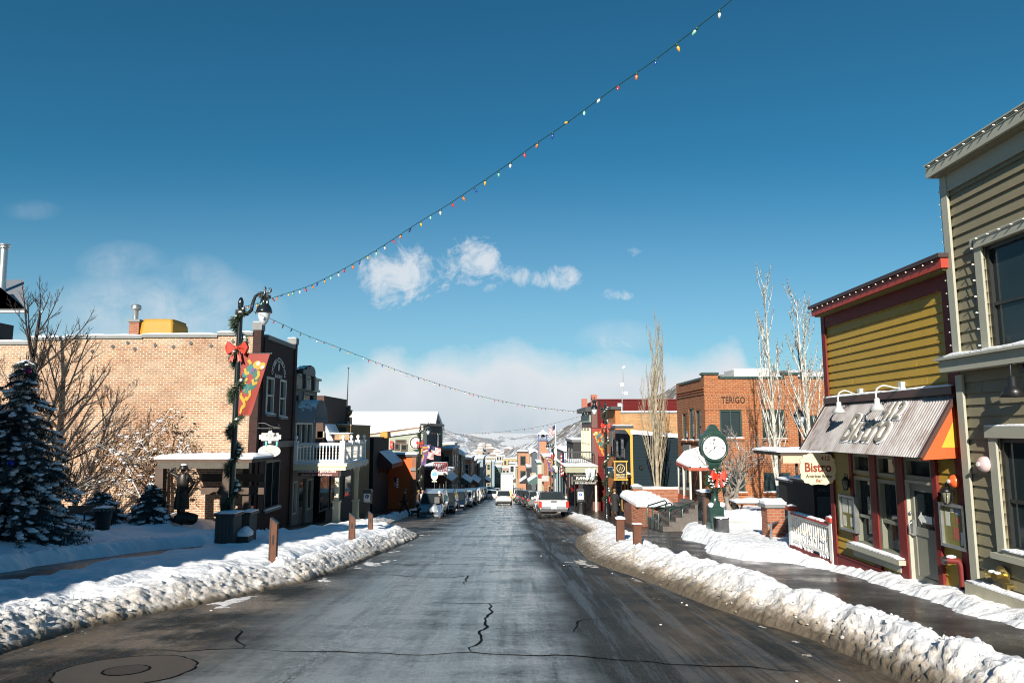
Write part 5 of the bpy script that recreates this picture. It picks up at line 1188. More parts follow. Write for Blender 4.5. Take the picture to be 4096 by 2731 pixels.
pg = bpy.data.materials['pale_gold']
lettering(s, 'PARK CITY', (cx, 42.47, a.z + .24), (1, 0, 0), .2, pg, width=.56, height=.13, bold=.006); lettering(s, 'JEWELERS', (cx, 42.47, a.z + .09), (1, 0, 0), .2, pg, width=.56, height=.13, bold=.006)

# ---- tan brick block behind and the maroon building behind that
tbk = thing('brick_building', 'brick block with mottled tan side wall and dark cornice behind the navy shop', 'building', at(2500, 1990, 52.5))
FY5 = Fr('Y', 52.5, -1); xk = FY5.px(2480, 1690)[0]; z5 = FY5.px(2550, 1652)[1]
MOT = brick('mottled_tan_brick', (.30, .13, .05), (.38, .22, .09), (.36, .27, .16), .3, .11, .012, patch=((.45, .33, .17), .5, .5), dark=.14, var=.8)
q = MB(); q.box(xk, xk + 7, 52.5, 60, -7, z5); q.build('side_wall', MOT, tbk)
q = MB(); q.box(xk, xk + 7, 52.4, 60, z5 + .003, z5 + .1); o = q.build('coping', STONE, tbk); snowcap((xk, 52.4, z5 + .1), (xk + 7, 53.2, z5 + .1), .1, o)
q = MB(); z6 = FY5.px(2470, 1637)[1]; q.box(FY5.px(2461, 1690)[0], xk - .004, 52.4, 58.5, -7, z6); q.build('pier', plain('orange_brick_pier', (.46, .16, .05), .8), tbk)
xs_ = FY5.px(2461, 1690)[0]; FX5 = Fr('X', xs_, -1); q = MB(); q.box(xs_ - .35, xk + .05, 52.2, 58.6, z6 + .003, z6 + .22); o = q.build('cornice', DARKGREY, tbk)
q = MB(); FX5.box(q, (52.5, 58.6, FX5.px(2450, 1705)[1], FX5.px(2450, 1697)[1]), .003, .15); q.build('stone_band', CREAM, tbk)
for u in (2441, 2450): window(tbk, FX5, FX5.rect(u, u + 6, 1720, 1820), DARKGREY, GLASS, .1, .003, .06, rail=False)
mr = thing('maroon_building', 'maroon metal sided building with sage and cream front windows', 'building', at(2390, 1990, 60.5))
FY6b = Fr('Y', 60.5, -1); xm = FY6b.px(2390, 1700)[0]; zmr = FY6b.px(2500, 1599)[1]
q = MB(); q.box(xm, xm + 12, 60.5, 70, -8, zmr); q.build('side_wall', clap('maroon_metal_siding', (.095, .008, .009), .3), mr)
q = MB(); q.box(xm, xm + 12, 60.4, 61, zmr + .003, zmr + .08); q.build('coping', MAROON, mr)
xfr = FY6b.px(2352, 1700)[0]; FXm = Fr('X', xm - .004, -1)
q = MB(); q.box(xm - .5, xm - .004, 60.45, 69, -8, zmr - .6); q.build('front_wall', plain('dusty_rose_trim', (.12, .052, .045), .6), mr)
FXq = Fr('X', xm - .5, -1)
q = MB(); FXq.box(q, (60.6, 69, zmr - 1.0, zmr - .6), .003, .5); q.build('cornice', DARKGREY, mr)
q = MB(); q.box(xm - .5, xm, 60.4, 61, zmr - .6, zmr + .45); q.build('parapet_pillar', plain('salmon_pillar', (.34, .1, .06), .6), mr); q = MB(); q.box(xm - .5, xm, 68.4, 69, zmr - .6, zmr + .45); q.build('parapet_pillar', bpy.data.materials['salmon_pillar'], mr)
SG = plain('sage_panel', (.28, .33, .27), .6)
q = MB(); FXq.box(q, (61.2, 68.8, zmr - 1.9, zmr - 1.25), .003, .1); q.build('sage_panel', SG, mr)
for k in range(3): window(mr, FXq, (61.3 + k * 2.55, 63.5 + k * 2.55, zmr - 5.2, zmr - 2.4), CREAM, plain('pale_blind', (.4, .42, .36), .4) if k == 0 else bpy.data.materials['pale_blind'], .16, .003, .12, rail=True, mull=1)
ws = thing('weather_mast', 'slim weather station mast with white sensors on the brick block roof', 'mast', at(2487, 1640, 53)); p0, p1 = at(2487, 1645, 53), at(2494, 1472, 53)
q = MB(); q.tube([p0, p1], [.045, .025], 6); q.tube([p0, p0 + (p1 - p0) * .16], .1, 8); q.build('pole', GALV, ws)
for f, dx in ((.62, -.08), (.42, .25), (.15, -.2)): p = p0 + (p1 - p0) * f; q = MB(); q.box(p.x + dx - .13, p.x + dx + .13, 52.9, 53.1, p.z - .12, p.z + .12); q.tube([(p.x, 53, p.z), (p.x + dx, 53, p.z)], .02, 5); q.build('sensor', WHITE, ws)
q = MB(); q.prism([(p1.x - .15, 53, p1.z), (p1.x + .05, 53, p1.z + .2), (p1.x + .15, 53, p1.z + .05)], (0, .05, 0)); q.build('wind_vane', WHITE, ws)
# ------------------------------------------------------------------ street lamps, garlands, bows, banners
LAMPM = plain('black_cast_iron', (.010, .013, .013), .22, var=.2, coat=.6)
GLOBE = plain('milky_globe', (.55, .60, .64), .12, var=.15)
NEEDLE = plain('garland_needles', (.035, .06, .028), .7, var=.45, scale=9, bump=0, snow=.02)
LA = thing('street_lamp', 'tall black street lamp with garland by the tan brick wall, nearest on the left', 'street lamp', (0, 0, 0), 'street lamps with Christmas garlands')
q = MB(); q.lathe([(.21, 0), (.22, .1), (.19, .14), (.17, .3), (.15, .9), (.17, .94), (.17, 1.0), (.12, 1.06), (.085, 1.2), (.075, 6.75), (.065, 6.95), (.085, 6.98), (.075, 7.05), (.085, 7.12), (.075, 7.2), (.04, 7.29), (.01, 7.31)], (0, 0, 0), 16)
for k in range(8): t = k * .7854; q.bar((.165 * math.cos(t), .165 * math.sin(t), .25), (.15 * math.cos(t), .15 * math.sin(t), .88), .05, .03)
q.box(-.11, .11, -.1, .1, 6.72, 6.92); q.build('pole', LAMPM, LA)
q = MB(); q.tube([(.08, 0, 6.82), (.2, 0, 6.8), (.32, 0, 6.92), (.36, 0, 7.15), (.42, 0, 7.33), (.54, 0, 7.43), (.7, 0, 7.45), (.82, 0, 7.44), (.88, 0, 7.5), (.86, 0, 7.57), (.8, 0, 7.57)], [.055, .055, .055, .05, .045, .04, .035, .03, .03, .028, .01], 8); q.lathe([(.02, 7.62), (.045, 7.57), (.02, 7.5), (.05, 7.45), (.04, 7.36), (.03, 7.3)][::-1], (.7, 0, 0), 10); q.build('arm', LAMPM, LA)
q = MB(); q.lathe([(.22, 6.84), (.24, 6.86), (.23, 6.9), (.2, 7.0), (.13, 7.1), (.115, 7.3), (.15, 7.33), (.14, 7.37), (.05, 7.38)], (.7, 0, 0), 18)
for k in range(6): t = k * 1.047 + .3; q.box(.7 + .15 * math.cos(t) - .022, .7 + .15 * math.cos(t) + .022, .15 * math.sin(t) - .022, .15 * math.sin(t) + .022, 7.28, 7.38)
hd = q.build('lamp_head', LAMPM, LA)
q = MB(); q.lathe([(.01, 6.47), (.07, 6.5), (.13, 6.6), (.17, 6.72), (.185, 6.84)], (.7, 0, 0), 18); q.build('globe', GLOBE, hd)
def needles(mb, p, d, n, L, rn, spread=1.0, w=.012):
    for k in range(n):
        v = (d + Vector((rn.gauss(0, 1), rn.gauss(0, 1), rn.gauss(0, 1))) * spread).normalized(); l = L * rn.uniform(.6, 1.25)
        s = v.cross(Vector((rn.gauss(0, 1), rn.gauss(0, 1), rn.gauss(0, 1)))).normalized() * w
        a = p + Vector((rn.gauss(0, .03), rn.gauss(0, .03), rn.gauss(0, .03)))
        mb.add([a - s, a + s, a + v * l], [(0, 1, 2)])
def garland(z0, z1, turns, label, rad=.13):
    o = thing('garland', label, 'garland', (0, 0, 0), 'evergreen garlands on the lamp posts'); rn = random.Random(5); mb = MB(); sn = MB(); n = int((z1 - z0) * 26)
    pts = []
    for k in range(n + 1):
        t = k / n; a = t * turns * 6.283 + 2.6; p = Vector((rad * math.cos(a), rad * math.sin(a), z0 + (z1 - z0) * t)); pts.append(p)
        out = Vector((math.cos(a), math.sin(a), -.35)); needles(mb, p, out, 24, .19, rn, .8, .014)
        if rn.random() < .30: sn.ball((p.x * 1.25, p.y * 1.25, p.z + .05), rn.uniform(.04, .075), 0, 1, .4, (1.1, 1.1, .6), k)
    st = MB(); st.tube(pts, .035, 6); g = st.build('stem', NEEDLE, o); mb.build('needles', NEEDLE, g); sn.build('snow', SNOW, g); return o
def bow(label, s=1.0):
    o = thing('ribbon_bow', label, 'bow', (0, 0, 0), 'red bows on the lamp posts'); 
    for sg in (-1, 1):
        mb = MB(); prof = [(.03, -.03, .03), (.17, -.14, .13), (.30, -.1, .17), (.30, .0, .05)]
        vs = []
        for f in (-1, 1):
            vs += [(sg * .03 * s, f * .03, .03 * s), (sg * .26 * s, f * .09, .19 * s), (sg * .34 * s, f * .06, .02 * s), (sg * .25 * s, f * .09, -.2 * s), (sg * .03 * s, f * .03, -.04 * s)]
        mb.add(vs, [(0, 1, 2, 3, 4), (9, 8, 7, 6, 5), (0, 5, 6, 1), (1, 6, 7, 2), (2, 7, 8, 3), (3, 8, 9, 4)]); mb.build('loop', RED, o)
    mb = MB(); mb.ball((0, -.03, 0), .06 * s, 0, 2, 0, (1, .8, 1)); mb.build('knot', RED, o)
    for sg in (-1, 1): mb = MB(); mb.prism([(sg * .02, -.05, -.03), (sg * .09 * s, -.06, -.02), (sg * .2 * s, -.09, -.42 * s), (sg * .13 * s, -.08, -.37 * s), (sg * .08 * s, -.09, -.43 * s)], (0, .012, 0)); mb.build('tail', RED, o)
    return o
BC = {'red': plain('banner_red', (.24, .018, .007), .6, var=.1), 'purple': plain('banner_purple', (.11, .05, .17), .6, var=.1), 'teal': plain('banner_teal', (.015, .14, .125), .6, var=.1), 'yellow': plain('banner_yellow', (.42, .25, .01), .6, var=.08), 'green': plain('banner_green', (.012, .1, .075), .6), 'white': plain('banner_white', (.5, .5, .48), .6), 'orange': plain('banner_orange', (.6, .2, .02), .6)}
def banner(kind, label, side=1):
    """side +1 hangs to +x of the pole; u in 0..1 across, v in 0..1 down"""
    o = thing('banner', label, 'banner', (0, 0, 0), 'holiday banners on the lamp posts'); Wt, Wb, Z0, H = .84, .36, 5.62, 1.78
    def P(u, v, k=0): 
        w = Wt + (Wb - Wt) * v; y = -.02 + .03 * math.sin(u * 5 + v * 4) * v
        return Vector((side * (.1 + u * w), y - .004 * k - .002, Z0 - v * H))
    mb = MB(); n = 14; m = 6; vs = [P(i / m, j / n) for j in range(n + 1) for i in range(m + 1)]; vb = [v + Vector((0, .012, 0)) for v in vs]; L = len(vs)
    fs = [(j * (m + 1) + i, j * (m + 1) + i + 1, (j + 1) * (m + 1) + i + 1, (j + 1) * (m + 1) + i) for j in range(n) for i in range(m)]
    mb.add(vs + vb, fs + [tuple(L + i for i in f) for f in fs], 0, True); mb.build('cloth', BC[kind], o)
    q = MB(); q.tube([(0, 0, Z0 + .01), (side * (Wt + .15), 0, Z0 + .01)], .018, 6); q.build('rod', LAMPM, o)
    q = MB(); mats = ['yellow', 'green', 'teal', 'white', 'purple', 'red', 'orange']; mi = {c: i for i, c in enumerate(mats)}
    def ell(u, v, ru, rv, c, k, a0=0, a1=360, n=18): q.add([P(u, v, k)] + [P(u + ru * math.cos(R(a0 + (a1 - a0) * i / n)), v + rv * math.sin(R(a0 + (a1 - a0) * i / n)), k) for i in range(n + 1)], [(0, i + 1, i + 2) for i in range(n)], mi[c])
    def rib(pts, w, c, k):
        pp = []
        for a, b in zip(pts, pts[1:]):
            for t in range(6): pp.append((a[0] + (b[0] - a[0]) * t / 6, a[1] + (b[1] - a[1]) * t / 6))
        pp.append(pts[-1]); vs = []
        for i, p in enumerate(pp):
            a, b = pp[max(0, i - 1)], pp[min(len(pp) - 1, i + 1)]; dx, dy = b[0] - a[0], (b[1] - a[1]) * 2.2; l = math.hypot(dx, dy) or 1; nx, ny = -dy / l * w, dx / l * w / 2.2
            vs += [P(p[0] + nx, p[1] + ny, k), P(p[0] - nx, p[1] - ny, k)]
        q.add(vs, [(2 * i, 2 * i + 1, 2 * i + 3, 2 * i + 2) for i in range(len(pp) - 1)], mi[c])
    if kind == 'red':
        for (u, v) in ((.42, .25), (.25, .36), (.2, .47), (.3, .56), (.5, .58), (.66, .5), (.7, .4), (.6, .3)): ell(u, v, .17, .085, 'teal' if u < .5 else 'green', 1)
        ell(.44, .42, .16, .085, 'red', 2)
        for a in (((.18, .24), (.24, .33), (.38, .31)), ((.1, .5), (.26, .47), (.32, .4)), ((.58, .42), (.68, .5), (.84, .47)), ((.75, .28), (.82, .36), (.72, .42))): rib(a, .05, 'yellow', 3)
        ell(.64, .18, .15, .065, 'yellow', 4); ell(.84, .2, .14, .06, 'yellow', 4); ell(.68, .16, .07, .035, 'white', 5); ell(.88, .22, .07, .03, 'white', 5); ell(.73, .24, .07, .03, 'orange', 6)
        rib([(.6, .27), (.5, .25), (.48, .32)], .05, 'purple', 4); rib([(.28, .1), (.4, .17)], .05, 'yellow', 4)
        rib([(.55, .6), (.62, .68), (.5, .75), (.38, .72)], .06, 'yellow', 3); rib([(.12, .64), (.1, .7), (.34, .78), (.42, .85), (.25, .88), (.18, .97)], .07, 'yellow', 3); ell(.27, .6, .03, .015, 'orange', 5)
    elif kind == 'purple':
        rib([(.05, .18), (.3, .12), (.6, .15), (.8, .08)], .08, 'yellow', 1); rib([(.1, .2), (.06, .42), (.3, .52), (.42, .62), (.3, .74), (.24, .82)], .1, 'yellow', 1); rib([(.78, .06), (.95, .16)], .06, 'white', 2)
        ell(.55, .3, .3, .14, 'red', 2); rib([(.3, .34), (.55, .3), (.8, .25)], .06, 'white', 3); rib([(.32, .39), (.56, .36), (.8, .31)], .04, 'teal', 3)
    else:
        for (u, v) in ((.3, .12), (.7, .2), (.35, .34), (.75, .4), (.4, .55), (.45, .75), (.65, .6)):
            for k in range(3): rib([(u - .16 * math.cos(k * 1.05), v - .07 * math.sin(k * 1.05)), (u + .16 * math.cos(k * 1.05), v + .07 * math.sin(k * 1.05))], .035, 'white', 1)
        rib([(.1, .2), (.3, .28), (.2, .42)], .08, 'purple', 1)
    q.build('pattern', [BC[c] for c in mats], o); return o
GA = garland(1.1, 6.9, 5.5, 'snow dusted garland spiralling up the nearest left lamp post')
BW = bow('red ribbon bow on the nearest left lamp post, above the red banner')
BN = {('red', 1): banner('red', 'red tapering holiday banner with a teal wreath on the nearest left lamp', 1)}
lamps = [(-8.02, 20.3, 1, 'red', None), (-8.1, 62, 1, 'purple', 'second lamp on the left, by the orange wall'), (-9.0, 105, 1, 'teal', 'third lamp along the left pavement'), (-9.5, 146, 1, 'red', 'fourth lamp along the left pavement'), (-9.9, 190, 1, 'teal', 'fifth lamp along the left pavement'),
         (6.0, 45, -1, 'red', 'nearest lamp on the right, by the navy shop'), (5.15, 88, -1, 'purple', 'second lamp on the right, by the flagpole'), (4.4, 130, -1, 'teal', 'third lamp along the right pavement'), (3.7, 172, -1, 'red', 'fourth lamp along the right pavement'), (3.0, 214, -1, 'teal', 'fifth lamp along the right pavement')]
for i, (x, y, sd_, kind, txt) in enumerate(lamps):
    z = zg(y) + .12
    L0 = LA if i == 0 else copy_tree(LA, None, 'black street lamp with garland and bow, ' + txt); L0.location = (x, y, z); L0.rotation_euler.z = 0 if sd_ > 0 else math.pi
    g0 = GA if i == 0 else copy_tree(GA, None, 'evergreen garland wound up the ' + txt); g0.location = (x, y, z)
    b0 = BW if i == 0 else copy_tree(BW, None, 'red ribbon bow tied to the ' + txt); b0.location = (x, y - .12, z + 5.78); b0.scale = (.98, 1, 1.0)
    if (kind, sd_) not in BN: BN[(kind, sd_)] = nbn = banner(kind, '', sd_); first = True
    else: nbn = BN[(kind, sd_)]; first = i == 0
    if not first: nbn = copy_tree(nbn)
    if i: nbn['label'] = {'red': 'red wreath banner', 'purple': 'purple ribbon banner', 'teal': 'teal snowflake banner'}[kind] + ' on ' + txt
    nbn.location = (x, y - .02, z)

# ------------------------------------------------------------------ strings of coloured lights over the street
BULB = [plain('bulb_' + n, c, .12, var=.05, bump=0) for n, c in (('amber', (.75, .38, .04)), ('mint', (.25, .6, .42)), ('white', (.75, .75, .7)), ('red', (.6, .03, .03)), ('orange', (.75, .17, .03)), ('blue', (.02, .07, .28)))]
WIRE = plain('green_wire', (.01, .05, .05), .5, bump=0)
bulb_me = []
for m_ in BULB:
    q = MB(); q.lathe([(.010, 0), (.017, -.005), (.017, -.035), (.012, -.038)], (0, 0, 0), 8, 0); q.lathe([(.012, -.038), (.020, -.055), (.021, -.075), (.013, -.1), (.003, -.112)], (0, 0, 0), 8, 1)
    o = q.build('bulb', [WIRE, m_]); bulb_me.append(o.data); bpy.data.objects.remove(o)
def strand(p0, p1, px, sp, label, first=0, bs=1.0):
    a, b = Vector(p0), Vector(p1); pts = []
    for u, v in px:
        d = ray(u, v); # plan line a + t (b - a) hits the ray where X/Y agree
        ex, ey = b.x - a.x, b.y - a.y; k = d.x / d.y; t = (k * a.y - a.x) / (ex - k * ey); Y = a.y + t * ey; p = at(u, v, Y); pts.append(p)
    Q = []
    for i in range(len(pts) - 1):
        A, B, C_, D = pts[max(i - 1, 0)], pts[i], pts[i + 1], pts[min(i + 2, len(pts) - 1)]
        for k in range(8): t = k / 8; Q.append(.5 * ((2 * B) + (C_ - A) * t + (2 * A - 5 * B + 4 * C_ - D) * t * t + (3 * B - A - 3 * C_ + D) * t ** 3))
    Q.append(pts[-1]); o = thing('string_lights', label, 'string lights', Q[0]); q = MB(); q.tube(Q, .007, 5); q.build('wire', WIRE, o)
    s = sp / 2; acc = 0; n = first; rn = random.Random(2)
    for A, B in zip(Q, Q[1:]):
        L = (B - A).length
        while acc + L > s:
            p = A.lerp(B, (s - acc) / L); c = bpy.data.objects.new('bulb', bulb_me[n % 6]); COL.objects.link(c); c.parent = o; c.location = p - Q[0]; c.rotation_euler = (rn.gauss(0, .35), rn.gauss(0, .35), rn.uniform(0, 6)); c.scale = (bs * rn.uniform(.92, 1.08),) * 3; n += 1; s += sp
        acc += L
    return o
K_ = 4096 / 2352
def D(*a): return [(u * K_, v * K_) for u, v in a]
strand((-8.02, 20.3, 0), (2.8, 8.0, 0), D((556, 705), (600, 694), (626, 684), (700, 660), (750, 638), (830, 595), (890, 558), (960, 512), (1020, 476), (1080, 436), (1160, 382), (1230, 331), (1300, 284), (1395, 214), (1500, 141), (1610, 57), (1690, -8), (1800, -110), (1950, -260)), .34, 'long string of coloured bulbs swooping up across the blue sky to the upper right', 3, 1.0)
strand((-8.02, 20.3, 0), (6.0, 45, 0), D((575, 712), (626, 734), (700, 768), (770, 795), (870, 834), (960, 866), (1080, 903), (1180, 926), (1260, 938), (1350, 947)), .375, 'string of small bulbs sagging from the near left lamp to the right lamp', 1, 1.0)
strand((6.0, 45, 0), (-8.1, 62, 0), D((1350, 950), (1310, 962), (1230, 981), (1140, 992), (1060, 996), (1000, 994), (966, 985)), .42, 'farthest string of tiny bulbs, from the right lamp to the second left lamp', 2, 1.1)
# white fairy lights along the two near eaves
WB = plain('clear_bulb', (.82, .8, .7), .2, bump=0); q = MB(); q.lathe([(.012, 0), (.02, .02), (.024, .045), (.018, .07), (.004, .08)], (0, 0, 0), 8); o = q.build('bulb', WB); wb = o.data; bpy.data.objects.remove(o)
def fairy(pts, n, label, wd=(-1, 0, 0)):
    o = thing('string_lights', label, 'string lights', pts[0], 'clear bulbs strung along the eaves'); q = MB(); q.tube(pts, .006, 4); q.build('wire', BLACK, o)
    tot = sum((b - a).length for a, b in zip(pts, pts[1:])); s = .1; acc = 0
    for a, b in zip(pts, pts[1:]):
        L = (b - a).length
        while acc + L > s and s < tot:
            c = bpy.data.objects.new('bulb', wb); COL.objects.link(c); c.parent = o; c.location = a.lerp(b, (s - acc) / L) - pts[0]; c.scale = (.5,) * 3; c.rotation_euler = Vector(wd).to_track_quat('Z', 'Y').to_euler(); s += tot / n
        acc += L
fairy([Vector((XF - .012, yfe - .05, zf1 - .03)), Vector((XF - .012, yn - .08, zf1 - .03))], 19, 'row of clear bulbs along the red fascia of the mustard bistro')
fairy([Vector((XE - .012, yce - .05, ze1 - .04)), Vector((XE - .012, 6, ze1 - .04))], 22, 'row of clear bulbs along the pale fascia of the olive building')
fairy([Vector((XO2 - .05, yc_ + .06, zup - .1)), Vector((XO2 - .05, yc_ + .06, zm_t + .1))], 13, 'vertical row of clear bulbs down the olive corner board', (-.4, 1, 0))
fairy([Vector((XO2 - .11, UW[1] + .1, UW[2])), Vector((XO2 - .11, UW[1] + .1, UW[3] + .12)), Vector((XO2 - .11, UW[0] - .1, UW[3] + .12))], 12, 'clear bulbs round the upper window casing of the olive building')

# ------------------------------------------------------------------ left pavement: bins, posts, shelter, statue, sign
WB2 = plain('grey_bin_wood', (.055, .056, .054), .8, var=.4, scale=2.5, bump=.5)
def bin_(u0, u1, v0, v1, Y, label):
    a = at(u0, v1, Y); b = at(u1, v0, Y); o = thing('litter_bin', label, 'litter bin', (0, 0, 0), 'wooden litter bins by the lamp'); ORG[o.name] = Vector(); w = b.x - a.x; q = MB()
    for k in range(5): q.box(a.x + w * k / 5 + .004, a.x + w * (k + 1) / 5 - .004, Y, Y + .6, a.z - .1, b.z - .1)
    q.build('slatted_body', WB2, o); q = MB(); q.box(a.x - .04, b.x + .04, Y - .04, Y + .64, b.z - .099, b.z - .03); l = q.build('lid', DARKGREY, o); snowcap((a.x - .03, Y - .03, b.z - .03), (b.x + .03, Y + .63, b.z - .03), .07, l)
bin_(856, 936, 2050, 2172, 19.6, 'nearer wide wooden litter bin with snow on its lid'); bin_(958, 1000, 2045, 2162, 20.6, 'narrower wooden litter bin half behind the lamp post')
q = MB(); p = at(975, 2150, 20.0); q.box(p.x - .16, p.x + .16, 19.9, 20.25, p.z - .25, p.z + .05); o = q.build('stone_block', DARKGREY, None); tag(o, 'low dark block with a snow mound between the two wooden bins', 'block'); snowcap((p.x - .17, 19.88, p.z + .05), (p.x + .17, 20.26, p.z + .05), .3, o)
RUSTW = plain('rusty_brown_steel', (.10, .036, .017), .75, var=.45, scale=7, bump=.5)
def marker(u0, u1, v0, v1, Y, label, slant=True, cap=False):
    a = at(u0, v1, Y); b = at(u1, v0, Y); o = thing('marker_post', label, 'post', (0, 0, 0), 'rusty brown marker posts'); ORG[o.name] = Vector(); w = b.x - a.x; zb_ = a.z - .4; q = MB(); dp = .12 if slant else w * .9
    if slant:
        zl, zr = b.z, b.z - w * .75
        q.hexa([(a.x, Y, zb_), (b.x, Y, zb_), (b.x, Y + dp, zb_), (a.x, Y + dp, zb_), (a.x, Y, zl), (b.x, Y, zr), (b.x, Y + dp, zr), (a.x, Y + dp, zl)]); q.build('body', RUSTW, o)
        m = a.x + w * .55; q = MB(); h = b.z - a.z; q.box(m - w * .13, m + w * .13, Y - .006, Y + .0, a.z + h * .4, a.z + h * .62); q.build('slot', BLACK, o)
        q = MB(); q.prism([(a.x - .003, Y - .012, zb_), (a.x + w * .16, Y - .012, zb_), (a.x + w * .16, Y - .012, zl - w * .12), (a.x - .003, Y - .012, zl + .01)], (0, .011, 0)); q.build('edge_flange', plain('dark_rust', (.05, .025, .015), .7), o)
        q = MB(); q.prism([(a.x, Y - .01, zl + .012), (b.x + .01, Y - .01, zr + .005), (b.x + .01, Y - .01, zr + .03), (a.x, Y - .01, zl + .037)], (0, dp + .02, 0)); q.build('cap_plate', DARKGREY, o)
    else:
        q.box(a.x, b.x, Y, Y + dp, zb_, b.z); bo = q.build('body', RUSTW, o, bevel=.01); snowcap((a.x - .02, Y - .02, b.z), (b.x + .02, Y + dp + .02, b.z), .12 if cap else .03, bo)
marker(1074, 1109, 2076, 2242, 15.6, 'nearest slant topped rusty marker post in the left snow'); marker(1394, 1420, 2055, 2152, 22.5, 'middle slant topped rusty marker post on the left'); marker(1472, 1491, 2048, 2118, 27, 'farthest slant topped rusty marker post on the left')
marker(2468, 2498, 2076, 2168, 20.5, 'square rusty post with a thick snow cap on the right bank', False, True); marker(2536, 2566, 2096, 2190, 18.6, 'square rusty post standing clean topped in the right snow bank', False)
# timber mine shelter
sh = thing('timber_shelter', 'dark timber frame shelter with a snow slab roof against the brick wall', 'shelter', (-13.5, 28, -2.2)); YS = 27.2
def tbar(u0, v0, u1, v1, Y, w, nm, Y2=None): q = MB(); q.bar(at(u0, v0, Y), at(u1, v1, Y2 or Y), w, w); return q.build(nm, WOODB, sh)
tbar(645, 1862, 638, 2110, YS, .30, 'post'); tbar(915, 1862, 900, 2090, YS, .30, 'post'); tbar(664, 1862, 660, 2070, YS + 1.9, .26, 'post'); tbar(990, 1862, 985, 2070, YS + 1.9, .26, 'post')
a = at(632, 1860, YS); b = at(1012, 1860, YS); q = MB(); q.box(a.x, b.x, YS - .15, YS + 2.2, a.z + .10, a.z + .24); rf = q.build('roof', WOODB, sh); snowcap((a.x - .08, YS - .2, a.z + .24), (b.x + .05, YS + 2.2, a.z + .24), .2, rf)
q = MB(); q.box(a.x + .1, b.x - .1, YS - .16, YS + .16, a.z - .12, a.z + .098); q.build('beam', plain('grey_timber', (.085, .075, .06), .8, var=.4), sh)
for v in (1955, 1905): q = MB(); c = at(780, v, YS + 1.75); q.box(a.x + 1.0, b.x - .1, YS + 1.6, YS + 1.7, c.z - .2, c.z + .12); q.build('rail', WOODB, sh)  # dark bars standing in for the shadow bands on the brick wall
# hanging shop sign on a scroll bracket
sY = 29.7; s = thing('sign', 'white shaped hanging shop sign over an oval sign at the dark brick corner', 'sign', at(1080, 1750, sY))
WS = plain('off_white_board', (.66, .62, .52), .5, var=.06)
q = MB(); a = at(1036, 1713, sY); q.tube([at(1030, 1713, sY), at(1122, 1713, sY)], .025, 6); q.tube([at(1035, 1692, sY), at(1060, 1692, sY), at(1085, 1705, sY), at(1112, 1709, sY), at(1120, 1700, sY), at(1113, 1696, sY)], .022, 6); q.tube([at(1034, 1690, sY), at(1030, 1700, sY), at(1036, 1708, sY)], .02, 6); q.build('bracket', BLACK, s)
c = at(1080, 1746, sY); W_, H_ = .46, .15
pts = [(-.46, .08), (-.36, .08), (-.36, .15), (-.1, .15), (-.05, .27), (.05, .27), (.1, .15), (.36, .15), (.36, .08), (.46, .08), (.46, -.1), (.36, -.1), (.36, -.17), (.06, -.17), (.06, -.28), (-.06, -.28), (-.06, -.17), (-.36, -.17), (-.36, -.1), (-.46, -.1)]
q = MB(); q.prism([(c.x + x, sY, c.z + z) for x, z in pts], (0, .06, 0)); q.build('board', WS, s)
DKL = plain('charcoal_lettering', (.06, .05, .045), .5, bump=0); lettering(s, 'CR  SBY', (c.x, sY - .004, c.z + .02), (1, 0, 0), .2, DKL, width=.64, height=.15); lettering(s, 'COLLECTION', (c.x, sY - .004, c.z - .11), (1, 0, 0), .1, plain('tan_lettering', (.4, .3, .2), .5, bump=0), width=.5, height=.045)
q = MB(); q.tube([(c.x - .045 + .085 * math.cos(k * .3927), sY - .006, c.z + .02 + .085 * math.sin(k * .3927)) for k in range(17)], .014, 5); q.build('emblem_ring', plain('slate_ring', (.2, .24, .26), .5), s)
TURQ = plain('turquoise_charm', (.18, .55, .52), .4)
for u in (1065, 1123 - 15): q = MB(); p = at(u, 1774, sY); q.lathe([(.03, -.1), (.055, -.06), (.03, -.01), (.055, .03), (.04, .09), (.015, .1)], p, 10); q.build('charm', TURQ, s)
c2 = at(1077, 1804, sY); q = MB(); q.prism([(c2.x + .47 * math.cos(k * .19635), sY, c2.z + .255 * math.sin(k * .19635)) for k in range(32)], (0, .05, 0)); q.build('oval_board', WS, s)
for i, t in enumerate(('Contemporary & Traditional', 'American Indian Jewelry', 'Pueblo Pottery', 'Navajo Weavings', 'Vintage Jewelry')): lettering(s, t, (c2.x, sY - .004, c2.z + .16 - .08 * i), (1, 0, 0), .1, DKL, width=(.5, .74, .42, .5, .42)[i], height=.05)
q = MB(); p = at(1080, 1722, sY - .35); q.tube([at(1085, 1706, sY), at(1075, 1702, sY - .35), at(1078, 1712, sY - .4)], .015, 5); q.lathe([(.03, .05), (.06, -.06), (.02, -.05)], at(1079, 1718, sY - .4), 8); q.build('sign_lamp', BLACK, s)
